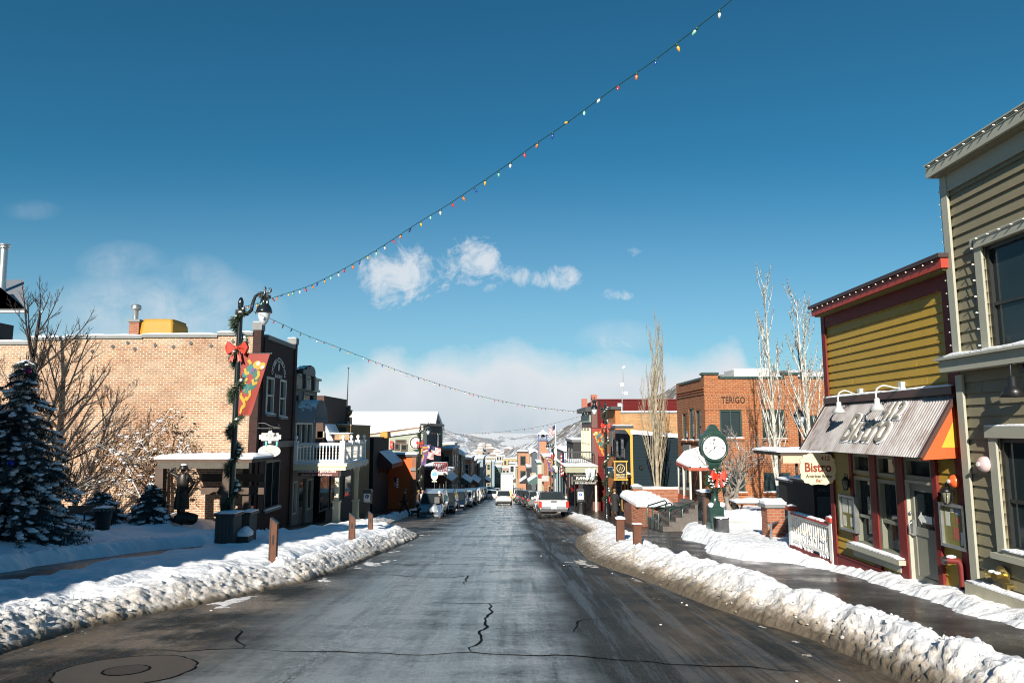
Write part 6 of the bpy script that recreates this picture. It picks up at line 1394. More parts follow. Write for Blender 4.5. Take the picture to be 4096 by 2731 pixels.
# parking machines
def kiosk(x, y, z, label, drum=False):
    o = thing('parking_machine', label, 'parking machine', (x, y, z), 'parking machines')
    q = MB(); q.box(x - .12, x + .12, y - .1, y + .1, z, z + 1.0); q.build('pedestal', DARKGREY, o); q = MB(); q.box(x - .24, x + .24, y - .16, y + .16, z + 1.0, z + 1.68); q.prism([(x - .26, y - .18, z + 1.685), (x + .26, y - .18, z + 1.685), (x + .2, y - .18, z + 1.8), (x - .2, y - .18, z + 1.8)], (0, .36, 0)); q.build('cabinet', plain('charcoal_cabinet', (.05, .05, .055), .4), o)
    q = MB(); q.box(x - .19, x + .19, y - .175, y - .161, z + 1.1, z + 1.58); pl = q.build('sign_plate', WHITE, o); q = MB(); q.tube([(x, y - .176, z + 1.42), (x, y - .185, z + 1.42)], .11, 16); bl = q.build('blue_disc', plain('parking_blue', (.02, .1, .35), .5), pl); lettering(bl, 'P', (x, y - .188, z + 1.42), (1, 0, 0), .15, WHITE)
kiosk(-8.25, 40.6, zg(40.6) + .1, 'charcoal parking machine in shade on the left pavement'); kiosk(4.62, 48, zg(48) + .15, 'charcoal parking machine behind a steel drum bin on the right')
o = thing('litter_bin', 'steel drum litter bin in front of the right parking machine', 'litter bin', (4.62, 47.2, zg(47) + .15)); q = MB(); q.lathe([(.3, 0), (.31, .06), (.31, .86), (.33, .88), (.33, .92), (.28, .92)], (4.62, 47.2, zg(47.2) + .15), 20); q.build('drum', plain('dark_steel', (.12, .12, .12), .2, .9), o); q = MB(); q.lathe([(.29, .92), (.2, .98), (.02, 1.0)], (4.62, 47.2, zg(47.2) + .15), 16); q.build('lid', BLACK, o)
# ------------------------------------------------------------------ trees and shrubs
def bark(name, c1, c2, snow=0, sc=8):
    m, nt, b = nodes(name); T = NT(nt); n = T.noise(sc, 5, .7, sc=(1, 1, .35)); c = T.ramp(n, [(.38, c1), (.6, c2)])
    if snow:
        nz = T.xyz(T.n('NewGeometry').outputs['Normal'])[2]
        f = T.math('MULTIPLY', T.math('SUBTRACT', T.math('ADD', nz, T.math('MULTIPLY', T.math('SUBTRACT', T.noise(3, 4), .5), 1.5)), 1 - snow), 6, True); c = T.mix(f, c, (.86, .87, .9))
    T.l(c, b.inputs['Base Color']); b.inputs['Roughness'].default_value = .85; T.l(T.bump(T.noise(sc * 4, 3), .5, .01), b.inputs['Normal']); return m
ASPEN = bark('aspen_bark', (.16, .15, .13), (.62, .60, .52), sc=14); POPLAR = bark('poplar_bark', (.16, .13, .09), (.36, .31, .22)); TWIG = bark('dark_twig_bark', (.018, .014, .012), (.05, .04, .032), snow=.3); GREYB = bark('grey_bark', (.10, .085, .07), (.26, .23, .20), snow=.38); SHRUBB = bark('snowy_shrub_bark', (.09, .06, .04), (.2, .14, .09), snow=.85)
def grow(mb, tips, p, d, L, r, depth, rn, spread, up, n_ch, ratio, bend=.12, sides=5, rmin=.0045, gap=.35):
    seg = 4; pts = [Vector(p)]; dd = Vector(d).normalized()
    for i in range(seg):
        dd = (dd + Vector((rn.gauss(0, bend), rn.gauss(0, bend), rn.gauss(0, bend) + up * .12))).normalized(); pts.append(pts[-1] + dd * (L / seg))
    r1 = max(rmin, r * .55 if depth else rmin); rs = [r + (r1 - r) * i / seg for i in range(seg + 1)]
    mb.tube(pts, rs, max(3, sides), cap=False)
    if depth == 0: tips.append((pts[-1], dd)); return
    k = n_ch if isinstance(n_ch, int) else n_ch[depth - 1]
    for c in range(k):
        t = gap + (1 - gap) * (c + rn.random()) / k; i = min(seg - 1, int(t * seg)); q = pts[i].lerp(pts[i + 1], t * seg - i); rr = rs[i] * .62
        a = rn.uniform(0, 6.283); o = dd.orthogonal().normalized(); s = o * math.cos(a) + dd.cross(o) * math.sin(a)
        grow(mb, tips, q, dd * (1 - spread) + s * spread + Vector((0, 0, up * .3)), L * ratio * rn.uniform(.7, 1.2) * (1.1 - .4 * t), max(rmin, rr), depth - 1, rn, spread, up, n_ch, ratio, bend, sides - 1, rmin, gap)
    grow(mb, tips, pts[-1], dd, L * ratio * .9, r1, depth - 1, rn, spread, up, n_ch, ratio, bend, sides - 1, rmin, gap)
def bare(label, base, mat, stems, seed, twigs=None, buds=None, name='bare_tree', snowballs=None, leaves=None):
    o = thing(name, label, 'tree' if name != 'shrub' else 'shrub', base); rn = random.Random(seed); tr = MB(); cr = MB(); tips = []
    for (d, L, r, depth, spread, up, n, ratio, bend) in stems:
        d = Vector(d).normalized(); pts = [Vector(base) - Vector((0, 0, .3))]; dd = d.copy(); K = 9
        for i in range(K): dd = (dd + Vector((rn.gauss(0, bend), rn.gauss(0, bend), .05 * up))).normalized(); pts.append(pts[-1] + dd * L / K)
        rs = [r * (1 - .8 * i / K) for i in range(K + 1)]; tr.tube(pts, rs, 8)
        cnt = n[0]
        for c in range(cnt):
            t = .22 + .78 * (c + rn.random()) / cnt; i = min(K - 1, int(t * K)); q = pts[i].lerp(pts[i + 1], t * K - i); a = rn.uniform(0, 6.283); oo = dd.orthogonal().normalized(); s = oo * math.cos(a) + dd.cross(oo) * math.sin(a)
            grow(cr, tips, q, dd * (1 - spread) + s * spread + Vector((0, 0, up * .3)), L * ratio * (1.15 - .75 * t) * rn.uniform(.7, 1.2), rs[i] * .45, depth, rn, spread * .8, up, n[1:] if len(n) > 2 else n[1], .5, bend * 1.3, 5)
    tr.build('trunk', mat, o); c_ = cr.build('crown', twigs or mat, o)
    if buds:
        q = MB()
        for p, d in tips:
            for k in range(2): pp = p - d * rn.uniform(0, .25); s = d.orthogonal().normalized() * .016; q.add([pp - s, pp + s, pp + d * .06], [(0, 1, 2)]); q.add([pp - d.cross(s), pp + d.cross(s), pp + d * .06], [(0, 1, 2)])
        q.build('buds', buds, c_)
    if snowballs:
        q = MB()
        for i in range(0, len(cr.v), max(1, len(cr.v) // snowballs)):
            p = cr.v[i]; q.ball((p[0], p[1], p[2] + .02), rn.uniform(.03, .085), 0, 1, .4, (1.5, 1.2, .6), i)
        q.build('snow', SNOW, c_)
    if leaves:
        q = MB()
        for k in range(leaves[0]):
            p, d = tips[rn.randrange(len(tips))]; pp = p + Vector((rn.gauss(0, .12), rn.gauss(0, .12), rn.gauss(-.1, .15))); a = Vector((rn.gauss(0, 1), rn.gauss(0, 1), rn.gauss(0, 1))).normalized() * .04; b = a.orthogonal().normalized() * .025
            q.add([pp - a, pp + b, pp + a, pp - b], [(0, 1, 2, 3)])
        q.build('dry_leaves', leaves[1], c_)
    return o
BUD = plain('dark_buds', (.05, .04, .035), .8, bump=0)
bz = at(2632, 2015, 41)
bare('slender columnar poplar with upright bare branches before the navy wall', (bz.x, 41, bz.z - .1), POPLAR, [((.01, 0, 1), 9.7, .13, 3, .26, 1.0, (30, 4, 3, 3), .30, .015), ((.12, 0, 1), 6.0, .06, 2, .25, 1.0, (16, 4, 3), .28, .02), ((-.10, .05, 1), 7.0, .06, 2, .25, 1.0, (18, 4, 3), .26, .02)], 3)
bz = at(3118, 1990, 30)
bare('white barked aspen clump rising before the orange red brick wall', (bz.x, 30, bz.z), ASPEN, [((-.035, 0, 1), 9.6, .10, 2, .34, .8, (24, 3, 2), .18, .012), ((-.10, .03, 1), 7.4, .05, 2, .34, .8, (16, 3, 2), .18, .02), ((.05, .02, 1), 6.6, .045, 2, .36, .8, (16, 3, 2), .18, .02)], 8, buds=BUD)
bz = at(3252, 1960, 27)
bare('white barked aspen clump close beside the mustard bistro', (bz.x, 27, bz.z), ASPEN, [((-.02, 0, 1), 7.6, .08, 2, .4, .7, (18, 3, 3), .22, .012), ((.03, .03, 1), 7.2, .075, 2, .42, .7, (16, 3, 3), .22, .015), ((.16, .05, 1), 5.2, .05, 1, .42, .7, (14, 5), .2, .02)], 12, buds=BUD)
bz = at(2925, 2050, 28.5)
bare('gnarled bare tree with spreading snowy branches behind the green clock', (bz.x, 28.5, bz.z), GREYB, [((-.22, .0, 1), 2.6, .15, 3, .62, .35, (9, 4, 3, 3), .62, .07), ((.28, .05, 1), 2.9, .13, 3, .6, .35, (9, 4, 3, 3), .58, .07), ((.05, .1, 1), 3.2, .1, 3, .55, .4, (8, 4, 3, 3), .5, .07)], 21)
bz = at(-10, 2060, 27.5)
bare('bare dark tree with snow lined branches reaching over the tan brick wall', (bz.x, 27.5, bz.z), TWIG, [((.02, .1, 1), 8.6, .24, 3, .55, .5, (16, 5, 4, 3), .36, .03), ((.5, .0, 1), 6.4, .14, 3, .5, .4, (16, 5, 4, 3), .36, .04), ((1.0, .05, .55), 5.2, .10, 3, .42, .3, (14, 5, 3, 3), .34, .05), ((1.0, -.05, .3), 4.6, .09, 3, .42, .35, (14, 5, 3, 3), .34, .05), ((.8, 0, .85), 6.0, .10, 3, .42, .3, (14, 5, 3, 3), .32, .05), ((-.3, .2, 1), 7.0, .12, 3, .5, .5, (10, 4, 3, 3), .34, .04)], 31)
bz = at(588, 2020, 28.6)
bare('snow laden ornamental tree with brown leaves against the tan brick wall', (bz.x, 28.6, bz.z), SHRUBB, [((.0, .0, 1), 3.5, .10, 2, .66, .25, (15, 4, 2), .52, .05), ((.45, -.1, .9), 2.9, .08, 2, .62, .2, (9, 4, 2), .5, .06), ((-.5, .1, .85), 2.7, .08, 2, .62, .2, (9, 4, 2), .52, .06)], 41, snowballs=110, leaves=(2200, plain('dry_brown_leaves', (.17, .085, .03), .8, var=.4)))

# spruce with snow pads and a few baubles
SPR = plain('blue_spruce_needles', (.028, .05, .052), .7, var=.4, bump=0); PADS = snow_mat('branch_snow')
def spruce(label, base, H, Rb, seed, dens=1.0, name='spruce_tree'):
    o = thing(name, label, 'tree', base); rn = random.Random(seed); B = Vector(base); nd = MB(); sn = MB(); tr = MB(); ends = []
    tr.tube([B - Vector((0, 0, .3)), B + Vector((0, 0, H * .5)), B + Vector((0, 0, H))], [.13 * H / 5, .07 * H / 5, .01], 8); tr.build('trunk', bark('spruce_bark', (.03, .02, .015), (.08, .06, .045)), o)
    nw = int(24 * dens)
    for w in range(nw):
        t = w / nw; z = H * (.05 + .93 * t); L0 = Rb * (1 - t) ** .85 + .12
        for k in range(int((15 if t < .7 else 8) * (.7 + .3 * dens))):
            a = rn.uniform(0, 6.283); L = L0 * rn.uniform(.62, 1.12); o_ = Vector((math.cos(a), math.sin(a), 0)); P = B + Vector((0, 0, z + rn.uniform(-.1, .1))); n = max(3, int(L / .09))
            pr = None
            for i in range(n + 1):
                f = i / n; p = P + o_ * (L * f) + Vector((0, 0, -.34 * L * f * f + (.16 * L * f if t > .6 else 0)))
                if pr is not None:
                    d = (p - pr).normalized(); sd = d.cross(Vector((0, 0, 1))).normalized(); wd = (.26 * (1 - f) + .07) * min(1, L / 1.1 + .35)
                    for sg in (-1, 1):
                        for q in range(2):
                            e = p + sd * sg * wd * rn.uniform(.6, 1.1) + d * wd * .7 + Vector((0, 0, -rn.uniform(.02, .12)))
                            m = (p + e) / 2
                            s = d * .035; nd.add([p - s, p + s, e + Vector((0, 0, .01))], [(0, 1, 2)])
                            needles(nd, m, Vector((0, 0, -.5)) + sd * sg, 4, .09, rn, .8, .011)
                pr = p
                if i and rn.random() < .3 and f > .12:
                    r_ = rn.uniform(.05, .11) * min(1, L + .3)
                    for e_ in range(3): c_ = p - o_ * (.085 * e_ * (r_ / .07)) + Vector((rn.gauss(0, .02), rn.gauss(0, .02), .03 + .02 * e_)); sn.ball(c_, r_ * (1 - .12 * e_), 0, 1, .5, (1.15, 1.15, .5), w * 50 + k + e_)
            ends.append(pr)
    c = nd.build('needles', SPR, o); sn.build('snow', PADS, c); return o, ends
bz = at(40, 2185, 19); _, ends = spruce('big blue spruce with snow on its boughs and Christmas baubles', (bz.x, 19, bz.z), 5.2, 1.8, 5, 1.25)
rn = random.Random(8); BM = [plain('bauble_' + n, c, .12, .5, bump=0) for n, c in (('blue', (.02, .03, .3)), ('purple', (.12, .02, .2)), ('magenta', (.3, .01, .12)))]
ends = [e for e in ends if e.y < 19.1]
for k, nm in enumerate(['blue', 'purple', 'magenta', 'blue', 'purple', 'blue', 'purple', 'blue', 'magenta', 'purple', 'blue', 'blue']):
    e = ends[rn.randrange(len(ends))]; q = MB(); r = rn.uniform(.06, .1); q.ball((e.x, e.y, e.z - r - .03), r, 0, 3); q.tube([(e.x, e.y, e.z - .05), (e.x, e.y, e.z + .01)], .015, 6); b = q.build('bauble', BM[('blue', 'purple', 'magenta').index(nm)], None, origin=e); tag(b, 'shiny %s bauble hanging on the snowy blue spruce' % nm, 'bauble', 'shiny %s baubles on the spruce' % nm)
bz = at(400, 2080, 26); spruce('low snow covered evergreen bush behind the dark pot', (bz.x, 26, bz.z - .1), 1.15, 1.0, 14, .7, 'evergreen_bush')
bz = at(600, 2070, 26.5); spruce('drooping snow covered evergreen bush beside the timber shelter', (bz.x, 26.5, bz.z - .1), 1.35, .8, 17, .7, 'evergreen_bush')
# pot and bench half buried under the spruce
p = at(410, 2102, 23.5); o = thing('planter_pot', 'dark round pot with a ring pattern rim, in shade near the spruce', 'planter', p); q = MB(); q.lathe([(.2, -.25), (.27, .45), (.33, .47), (.34, .58), (.28, .58)], p, 18); q.build('pot', BLACK, o)
q = MB()
for k in range(18): t = k * .349; q.ball((p.x + .335 * math.cos(t), p.y + .335 * math.sin(t), p.z + .525), .03, 0, 1); 
q.build('rim_studs', STONE, o); snowcap((p.x - .22, p.y - .22, p.z + .56), (p.x + .22, p.y + .22, p.z + .56), .12, o)
p = at(318, 2085, 23.0); o = thing('bench', 'snowed in bench with a curled black arm rest under the spruce', 'bench', p); q = MB(); q.box(p.x - .7, p.x + .2, 22.9, 23.5, p.z - .02, p.z + .05); st = q.build('seat', WOODB, o); snowcap((p.x - .7, 22.9, p.z + .05), (p.x + .2, 23.5, p.z + .05), .16, st)
q = MB(); q.tube([(p.x + .24, 22.85, p.z - .4), (p.x + .24, 22.85, p.z + .1), (p.x + .26, 22.8, p.z + .3), (p.x + .42, 22.75, p.z + .38), (p.x + .55, 22.75, p.z + .3), (p.x + .5, 22.75, p.z + .2)], .03, 6); q.build('arm_rest', BLACK, o)
q = MB(); q.box(p.x - .7, p.x + .2, 23.45, 23.52, p.z + .1, p.z + .45); q.build('backrest', WOODB, o)

# ------------------------------------------------------------------ right plaza furniture
CLK = plain('dark_green_enamel', (.014, .045, .036), .35, var=.15, coat=.4)
cx, cy = 7.45, 25.2; p = at(2852, 1790, cy); cx = p.x; cz = p.z; gzc = zg(cy) + .15
ck = thing('street_clock', 'dark green post clock with white dial beside the pavement', 'clock', (cx, cy, gzc)); ORG[ck.name] = Vector((cx, cy, gzc)); PXM = 25.2 / 2786
def cz_(v): return at(2852, v, cy).z
q = MB(); q.box(cx - .27, cx + .27, cy - .27, cy + .27, gzc - .2, cz_(2085)); q.box(cx - .24, cx + .24, cy - .24, cy + .24, cz_(2085), cz_(2025)); q.prism([(cx - .24, cy - .24, cz_(2025)), (cx + .24, cy - .24, cz_(2025)), (cx + .1, cy - .24, cz_(2008)), (cx - .1, cy - .24, cz_(2008))], (0, .48, 0)); q.build('pedestal', CLK, ck, bevel=.012)
q = MB(); q.lathe([(.19, cz_(2010)), (.13, cz_(2000)), (.12, cz_(1975)), (.16, cz_(1968)), (.11, cz_(1960)), (.085, cz_(1885)), (.1, cz_(1880)), (.17, cz_(1872)), (.2, cz_(1855))], (cx, cy, 0), 16); q.build('post', CLK, ck)
K = 40; q = MB(); r0 = .475
def ring(rr, yy): return [(cx + rr * math.cos(6.283 * k / K), yy, cz + rr * math.sin(6.283 * k / K)) for k in range(K)]
q.prism(ring(r0, cy - .16), (0, .32, 0)); q.build('case', CLK, ck)
q = MB()
for rr, w in ((.465, .035), (.42, .025)): q.tube(ring(rr, cy - .17) + [ring(rr, cy - .17)[0]], w, 8, cap=False)
q.build('bezel', CLK, ck)
q = MB(); crest = [(-.49, .12), (-.45, .30), (-.47, .38), (-.40, .43), (-.34, .46), (-.25, .56), (-.18, .66), (-.13, .76), (-.07, .81), (0, .83), (.07, .81), (.13, .76), (.18, .66), (.25, .56), (.34, .46), (.40, .43), (.47, .38), (.45, .30), (.49, .12), (.2, .2), (-.2, .2)]
q.prism([(cx + x, cy - .12, cz + z) for x, z in crest], (0, .24, 0)); cs = q.build('crest', CLK, ck); q = MB(); q.prism([(cx - .3, cy - .12, cz - .4), (cx + .3, cy - .12, cz - .4), (cx + .2, cy - .12, cz - .62), (cx - .2, cy - .12, cz - .62)], (0, .24, 0)); q.build('neck', CLK, ck)
lc = plain('relief_lettering', (.02, .058, .047), .4, bump=0); arc_letters(cs, 'PARK CITY', (cx, cy - .125, cz), (1, 0, 0), .53, 120, 60, .11, lc); lettering(cs, '1884', (cx, cy - .13, cz + .66), (1, 0, 0), .1, lc, width=.17, height=.06)
q = MB(); q.prism(ring(.40, cy - .185), (0, .03, 0)); dl = q.build('dial', plain('white_dial', (.78, .78, .76), .4, var=.02, bump=0), ck)
for k in range(12):
    if k == 0: continue
    t = 6.283 * k / 12; s_, c_ = math.sin(t), math.cos(t); big = k % 3 == 0; q = MB(); l0, l1, w = (.26, .36, .022) if big else (.28, .365, .01)
    q.bar((cx + s_ * l0, cy - .19, cz + c_ * l0), (cx + s_ * l1, cy - .19, cz + c_ * l1), w, .006, up=(0, 1, 0)); q.build('hour_mark', BLACK, dl)
def hand(ang, l, tail, w): t = R(ang); s_, c_ = math.sin(t), math.cos(t); q = MB(); q.bar((cx - s_ * tail, cy - .197, cz - c_ * tail), (cx + s_ * l, cy - .197, cz + c_ * l), w, .006, up=(0, 1, 0)); q.build('hand', BLACK, dl)
hand(233, .34, .13, .018); hand(-10, .21, .07, .02)
lettering(dl, 'ROLEX', (cx, cy - .19, cz + .17), (1, 0, 0), .1, DKL, width=.32, height=.06)
q = MB(); q.prism([(cx - .035, cy - .19, cz + .26), (cx + .035, cy - .19, cz + .26), (cx + .06, cy - .19, cz + .35), (cx + .02, cy - .19, cz + .3), (cx, cy - .19, cz + .36), (cx - .02, cy - .19, cz + .3), (cx - .06, cy - .19, cz + .35)], (0, -.004, 0)); q.build('crown_emblem', DKL, dl)
for sg in (-1, 1): q = MB(); q.ball((cx + sg * .2, cy - .2, cz_(2016)), .1, 0, 2, .4, (1, .8, .9), sg); q.build('snow', SNOW, ck)
wr = thing('wreath', 'snowy evergreen Christmas wreath hung on the green clock post', 'wreath', (cx, cy - .3, cz_(1915))); rn = random.Random(6); mb = MB(); sn = MB(); zc = cz_(1915)
for k in range(260):
    a = rn.uniform(0, 6.283); rr = rn.uniform(.17, .34); pp = Vector((cx + rr * math.cos(a), cy - .3 + rn.uniform(-.12, .1), zc + rr * math.sin(a) * 1.05)); needles(mb, pp, Vector((math.cos(a), -.7, math.sin(a))), 10, .12, rn, .7, .012)
    if rn.random() < .24: sn.ball((pp.x, pp.y - .1, pp.z + .02), rn.uniform(.025, .055), 0, 1, .4, (1, 1, .8), k)
mb.build('needles', NEEDLE, wr); sn.build('snow', SNOW, wr)
b = bow('red ribbon bow on the wreath of the green clock', .8); b.location = (cx + .02, cy - .47, cz_(1897)); b.scale = (1.05, 1, 1.25); b['group'] = 'red bows on the lamp posts'; del b['group']
# notice kiosk beside the clock, drum bin
p0 = at(2812, 2140, 26.0); o = thing('notice_kiosk', 'dark brown notice kiosk with glazed panel left of the clock', 'kiosk', p0); zt_ = at(2835, 1968, 26).z; q = MB(); dbr = plain('dark_brown_metal', (.045, .028, .022), .4); q.box(p0.x, p0.x + .42, 25.9, 26.6, p0.z - .3, zt_ - .1); bd = q.build('cabinet', dbr, o); q = MB(); q.box(p0.x - .05, p0.x + .5, 25.83, 26.67, zt_ - .098, zt_); rf = q.build('roof', dbr, o); snowcap((p0.x - .05, 25.83, zt_), (p0.x + .5, 26.67, zt_), .1, rf)
q = MB(); q.box(p0.x - .012, p0.x - .002, 26.0, 26.5, p0.z + .4, zt_ - .25); q.build('pane', GLASS, bd); q = MB(); q.box(p0.x + .05, p0.x + .36, 25.885, 25.898, p0.z + .35, zt_ - .2); q.build('panel', plain('brown_panel', (.09, .05, .035), .4), bd)
p = at(2886, 2150, 23.6); zt_ = at(2886, 2070, 23.6).z; o = thing('litter_bin', 'round steel litter bin with snow on top in front of the clock', 'litter bin', p); q = MB(); q.lathe([(.25, -.3), (.26, 0), (.265, zt_ - p.z - .03), (.275, zt_ - p.z - .02), (.275, zt_ - p.z), (.2, zt_ - p.z)], p, 24); q.build('drum', plain('brushed_dark_steel', (.2, .2, .2), .22, .95, var=.3), o); snowcap((p.x - .18, p.y - .18, zt_), (p.x + .18, p.y + .18, zt_), .05, o)
# brick gate pillar with handrail and steel post
PY = 21.0; a = at(3075, 2190, PY); b = at(3138, 2030, PY); o = thing('brick_pillar', 'square brick pillar with stone cap and snow at the terrace entrance', 'pillar', a); q = MB(); q.box(a.x, b.x, PY, PY + .5, a.z - .4, b.z); q.build('shaft', REDBRICK, o); q = MB(); q.box(a.x - .07, b.x + .07, PY - .07, PY + .57, b.z + .002, b.z + .1); c_ = q.build('cap', STONE, o); snowcap((a.x - .05, PY - .05, b.z + .1), (b.x + .05, PY + .55, b.z + .1), .2, c_, seg=6)
o = thing('handrail', 'pale steel handrail beside the brick pillar', 'handrail', at(3082, 2200, 20.4)); q = MB(); q.bar(at(3090, 2230, 20.2), at(3083, 2092, 20.2), .05, .05); q.build('post', GALV, o); q = MB(); q.bar(at(3075, 2100, 20.2), at(3165, 2060, 22.2), .06, .05); q.build('rail', GALV, o)
# raised bed, picnic table
a = at(2915, 2110, 25.5); b = at(3075, 2085, 25.5); o = thing('concrete_bed', 'low concrete planting bed heaped with snow behind the steel bin', 'planter', a); q = MB(); q.box(a.x, b.x, 25.5, 27.4, a.z - .3, b.z + .02); bd = q.build('wall', plain('grey_concrete', (.3, .3, .28), .85, var=.2, bump=.4), o); snowcap((a.x, 25.48, b.z + .02), (b.x, 27.4, b.z + .02), .3, bd)
p = at(3015, 2025, 27.8); o = thing('picnic_table', 'picnic table with a thick tilted slab of snow on it', 'table', p); q = MB(); q.box(p.x - .8, p.x + .8, 27.4, 28.3, p.z + .12, p.z + .18); tt = q.build('tabletop', WOODB, o); snowcap((p.x - .82, 27.35, p.z + .18), (p.x + .82, 28.3, p.z + .18), .16, tt)
for sx in (-.55, .55):
    q = MB(); q.bar((p.x + sx, 27.5, p.z - .7), (p.x + sx, 28.2, p.z + .12), .06, .09); q.bar((p.x + sx + .005, 28.2, p.z - .7), (p.x + sx + .005, 27.5, p.z + .12), .05, .08); q.build('leg', WOODB, o)
# brick terrace walls, planter and stairs with green rails
WY = 39.5; a = at(2533, 2015, WY); b = at(2712, 1955, WY); o = thing('brick_wall', 'brick terrace wall with snow capped corner pier before the navy shop', 'wall', a); q = MB(); q.box(a.x, b.x + .5, WY, WY + .4, a.z - 1, b.z); w_ = q.build('wall', REDBRICK, o); snowcap((a.x, WY - .03, b.z), (b.x + .5, WY + .43, b.z), .14, w_)
c = at(2565, 1952, WY); q = MB(); q.box(a.x - .02, c.x, WY - .08, WY + .5, a.z - 1, c.z); pr_ = q.build('pier', REDBRICK, o); q = MB(); q.box(a.x - .06, c.x + .05, WY - .12, WY + .54, c.z + .002, c.z + .1); pc = q.build('pier_cap', STONE, o); snowcap((a.x - .05, WY - .1, c.z + .1), (c.x + .04, WY + .5, c.z + .1), .12, pc)
PY2 = 34.0; a = at(2541, 2095, PY2); c = at(2572, 2028, PY2); d = at(2700, 2030, PY2); o = thing('brick_planter', 'angled brick planter topped with deep snow under the poplar', 'planter', a)
q = MB(); q.prism([(c.x, PY2, a.z - .5), (d.x, PY2 + 1.2, a.z - .5), (d.x, WY, a.z - .5), (a.x + .3, WY - .2, a.z - .5), (a.x, PY2 + 1.0, a.z - .5)], (0, 0, c.z - a.z + .5)); w_ = q.build('wall', REDBRICK, o); snowcap((a.x + .1, PY2 + .15, c.z), (d.x, WY - .1, c.z), .34, w_)
so = thing('stone_stairs', 'stone steps rising from the pavement to the terrace', 'stairs', at(2690, 2110, 30)); SST = plain('wet_stone_steps', (.10, .085, .075), .5, var=.4, bump=.4)
p0, p1 = at(2630, 2112, 30.5), at(2720, 2112, 30.5)
for k in range(6): q = MB(); q.box(p0.x + .1 + k * .30, p0.x + .1 + k * .30 + .42, 29.9 + k * .1, 33.2, p0.z - .3, p0.z + .16 + k * .165); q.build('step', SST, so)
for i, (u, v0, v1, L) in enumerate([(2590, 2085, 2025, 70), (2612, 2095, 2035, 70), (2634, 2103, 2045, 62), (2678, 2092, 2040, 72), (2729, 2098, 2030, 50)]):
    Y = 31.2 - i * .25; o = thing('stair_rail', 'green tubular rail on the stone stairs, %s from the left' % ('first', 'second', 'third', 'fourth', 'fifth')[i], 'handrail', at(u, v0, Y), 'green stair rails'); q = MB(); e = at(u + L, v1 - (v0 - v1) * .42, Y + 1.4); e0 = at(u + L, v1 + 20, Y + 1.4)
    t = at(u, v1, Y); q.tube([at(u, v0 + 12, Y), t - Vector((0, 0, .08)), t + (e - t) * .04 + Vector((0, 0, .03)), e - (e - t) * .05, e + Vector((.06, 0, -.06)), e0], .035, 8); q.build('tube', CLK, o)
# white railing fence by the bistro
fe = thing('fence', 'white baluster fence with red cap rail and lights, clogged with snow', 'fence', FB.pt(16, -1.2, .2)); FX6 = Fr('X', 6.99, -1); y0 = yf + .12; y1 = atx(3170, 2120, 6.99).y
zt_ = FX6.px(3262, 2082)[1]; zb_ = FX6.px(3262, 2220)[1]
def fpost(y): q = MB(); q.box(6.92, 7.06, y - .07, y + .07, zb_ - .3, zt_ + .08); q.build('post', WHITE, fe); q = MB(); q.box(6.88, 7.10, y - .11, y + .11, zt_ + .082, zt_ + .18); c_ = q.build('post_cap', plain('red_cap', (.42, .05, .03), .5), fe); snowcap((6.89, y - .1, zt_ + .18), (7.09, y + .1, zt_ + .18), .06, c_)
fpost(y0); fpost(y1)
q = MB(); q.box(6.94, 7.04, y0 + .08, y1 - .08, zt_ - .06, zt_); q.build('top_rail', WHITE, fe); q = MB(); q.box(6.91, 7.07, y0 + .11, y1 - .11, zt_ + .002, zt_ + .04); cr_ = q.build('cap_rail', bpy.data.materials['red_cap'], fe); snowcap((6.92, y0 + .4, zt_ + .04), (7.06, y1 - .2, zt_ + .04), .05, cr_)
q = MB(); q.box(6.95, 7.03, y0 + .08, y1 - .08, zb_ + .12, zb_ + .2); q.build('bottom_rail', WHITE, fe); q = MB(); q.box(6.90, 7.08, y0, y1, zb_ - .4, zb_ + .04); q.build('base_board', MAROONW, fe)
n = 17; rn = random.Random(9)
for k in range(n):
    y = y0 + .15 + (y1 - y0 - .3) * k / (n - 1); q = MB(); q.box(6.97, 7.01, y - .02, y + .02, zb_ + .2, zt_ - .06); q.build('baluster', WHITE, fe)
    q = MB(); z = zb_ + .2 + (zt_ - zb_ - .3) * .62 - .05 * (k % 2); q.ball((6.94, y + .03, z), .012, 0, 1, 0, (1, 1, 1.5)); q.build('light', BULB[0], fe)
q = MB()
for k in range(46): y = rn.uniform(y0 + .1, y1 - .1); z = zb_ + .06 + rn.random() ** 2 * .4; q.ball((6.97, y, z), rn.uniform(.03, .055), 0, 1, .5, (.6, 1, 1.7), k)
tag(q.build('snow', SNOW, fe), kind='stuff')
HUT = plain('shade_dark_boards', (.006, .006, .007), .8)  # near-black boards: the shadow over the huts is put into their colour
# dark market huts under the aspens, patio awning, acorn lamp
for i, (u0, u1, v0, v1, Y, lb_) in enumerate([(3195, 3250, 1935, 2100, 22, 'dark timber hut with snow on its roof, left of its pair behind the fence'), (3262, 3420, 1935, 2100, 20.5, 'dark timber hut with snow on its roof, nearest the bistro wall')]):
    a = at(u0, v1, Y); b = at(u1, v0, Y); o = thing('market_hut', lb_, 'hut', a, 'dark market huts'); q = MB(); q.box(a.x, b.x, Y, Y + 1.5, a.z - 1, b.z); h_ = q.build('wall', HUT, o); q = MB(); q.box(a.x - .06, b.x + .06, Y - .1, Y + 1.6, b.z + .002, b.z + .06); r_ = q.build('roof', DARKGREY, o); snowcap((a.x - .05, Y - .1, b.z + .06), (b.x + .05, Y + 1.6, b.z + .06), .13, r_)
    lettering(h_, 'ROLEX', ((a.x + b.x) / 2 if i == 0 else a.x + .28, Y - .004, at(u0, 1958, Y).z), (1, 0, 0), .1, plain('dim_lettering', (.10, .12, .12), .5, bump=0), width=.3, height=.085); q = MB(); q.box(a.x + .08, b.x - .08, Y - .03, Y - .003, b.z - 1.0, b.z - .35); q.build('shutter', DARKGREY, h_)
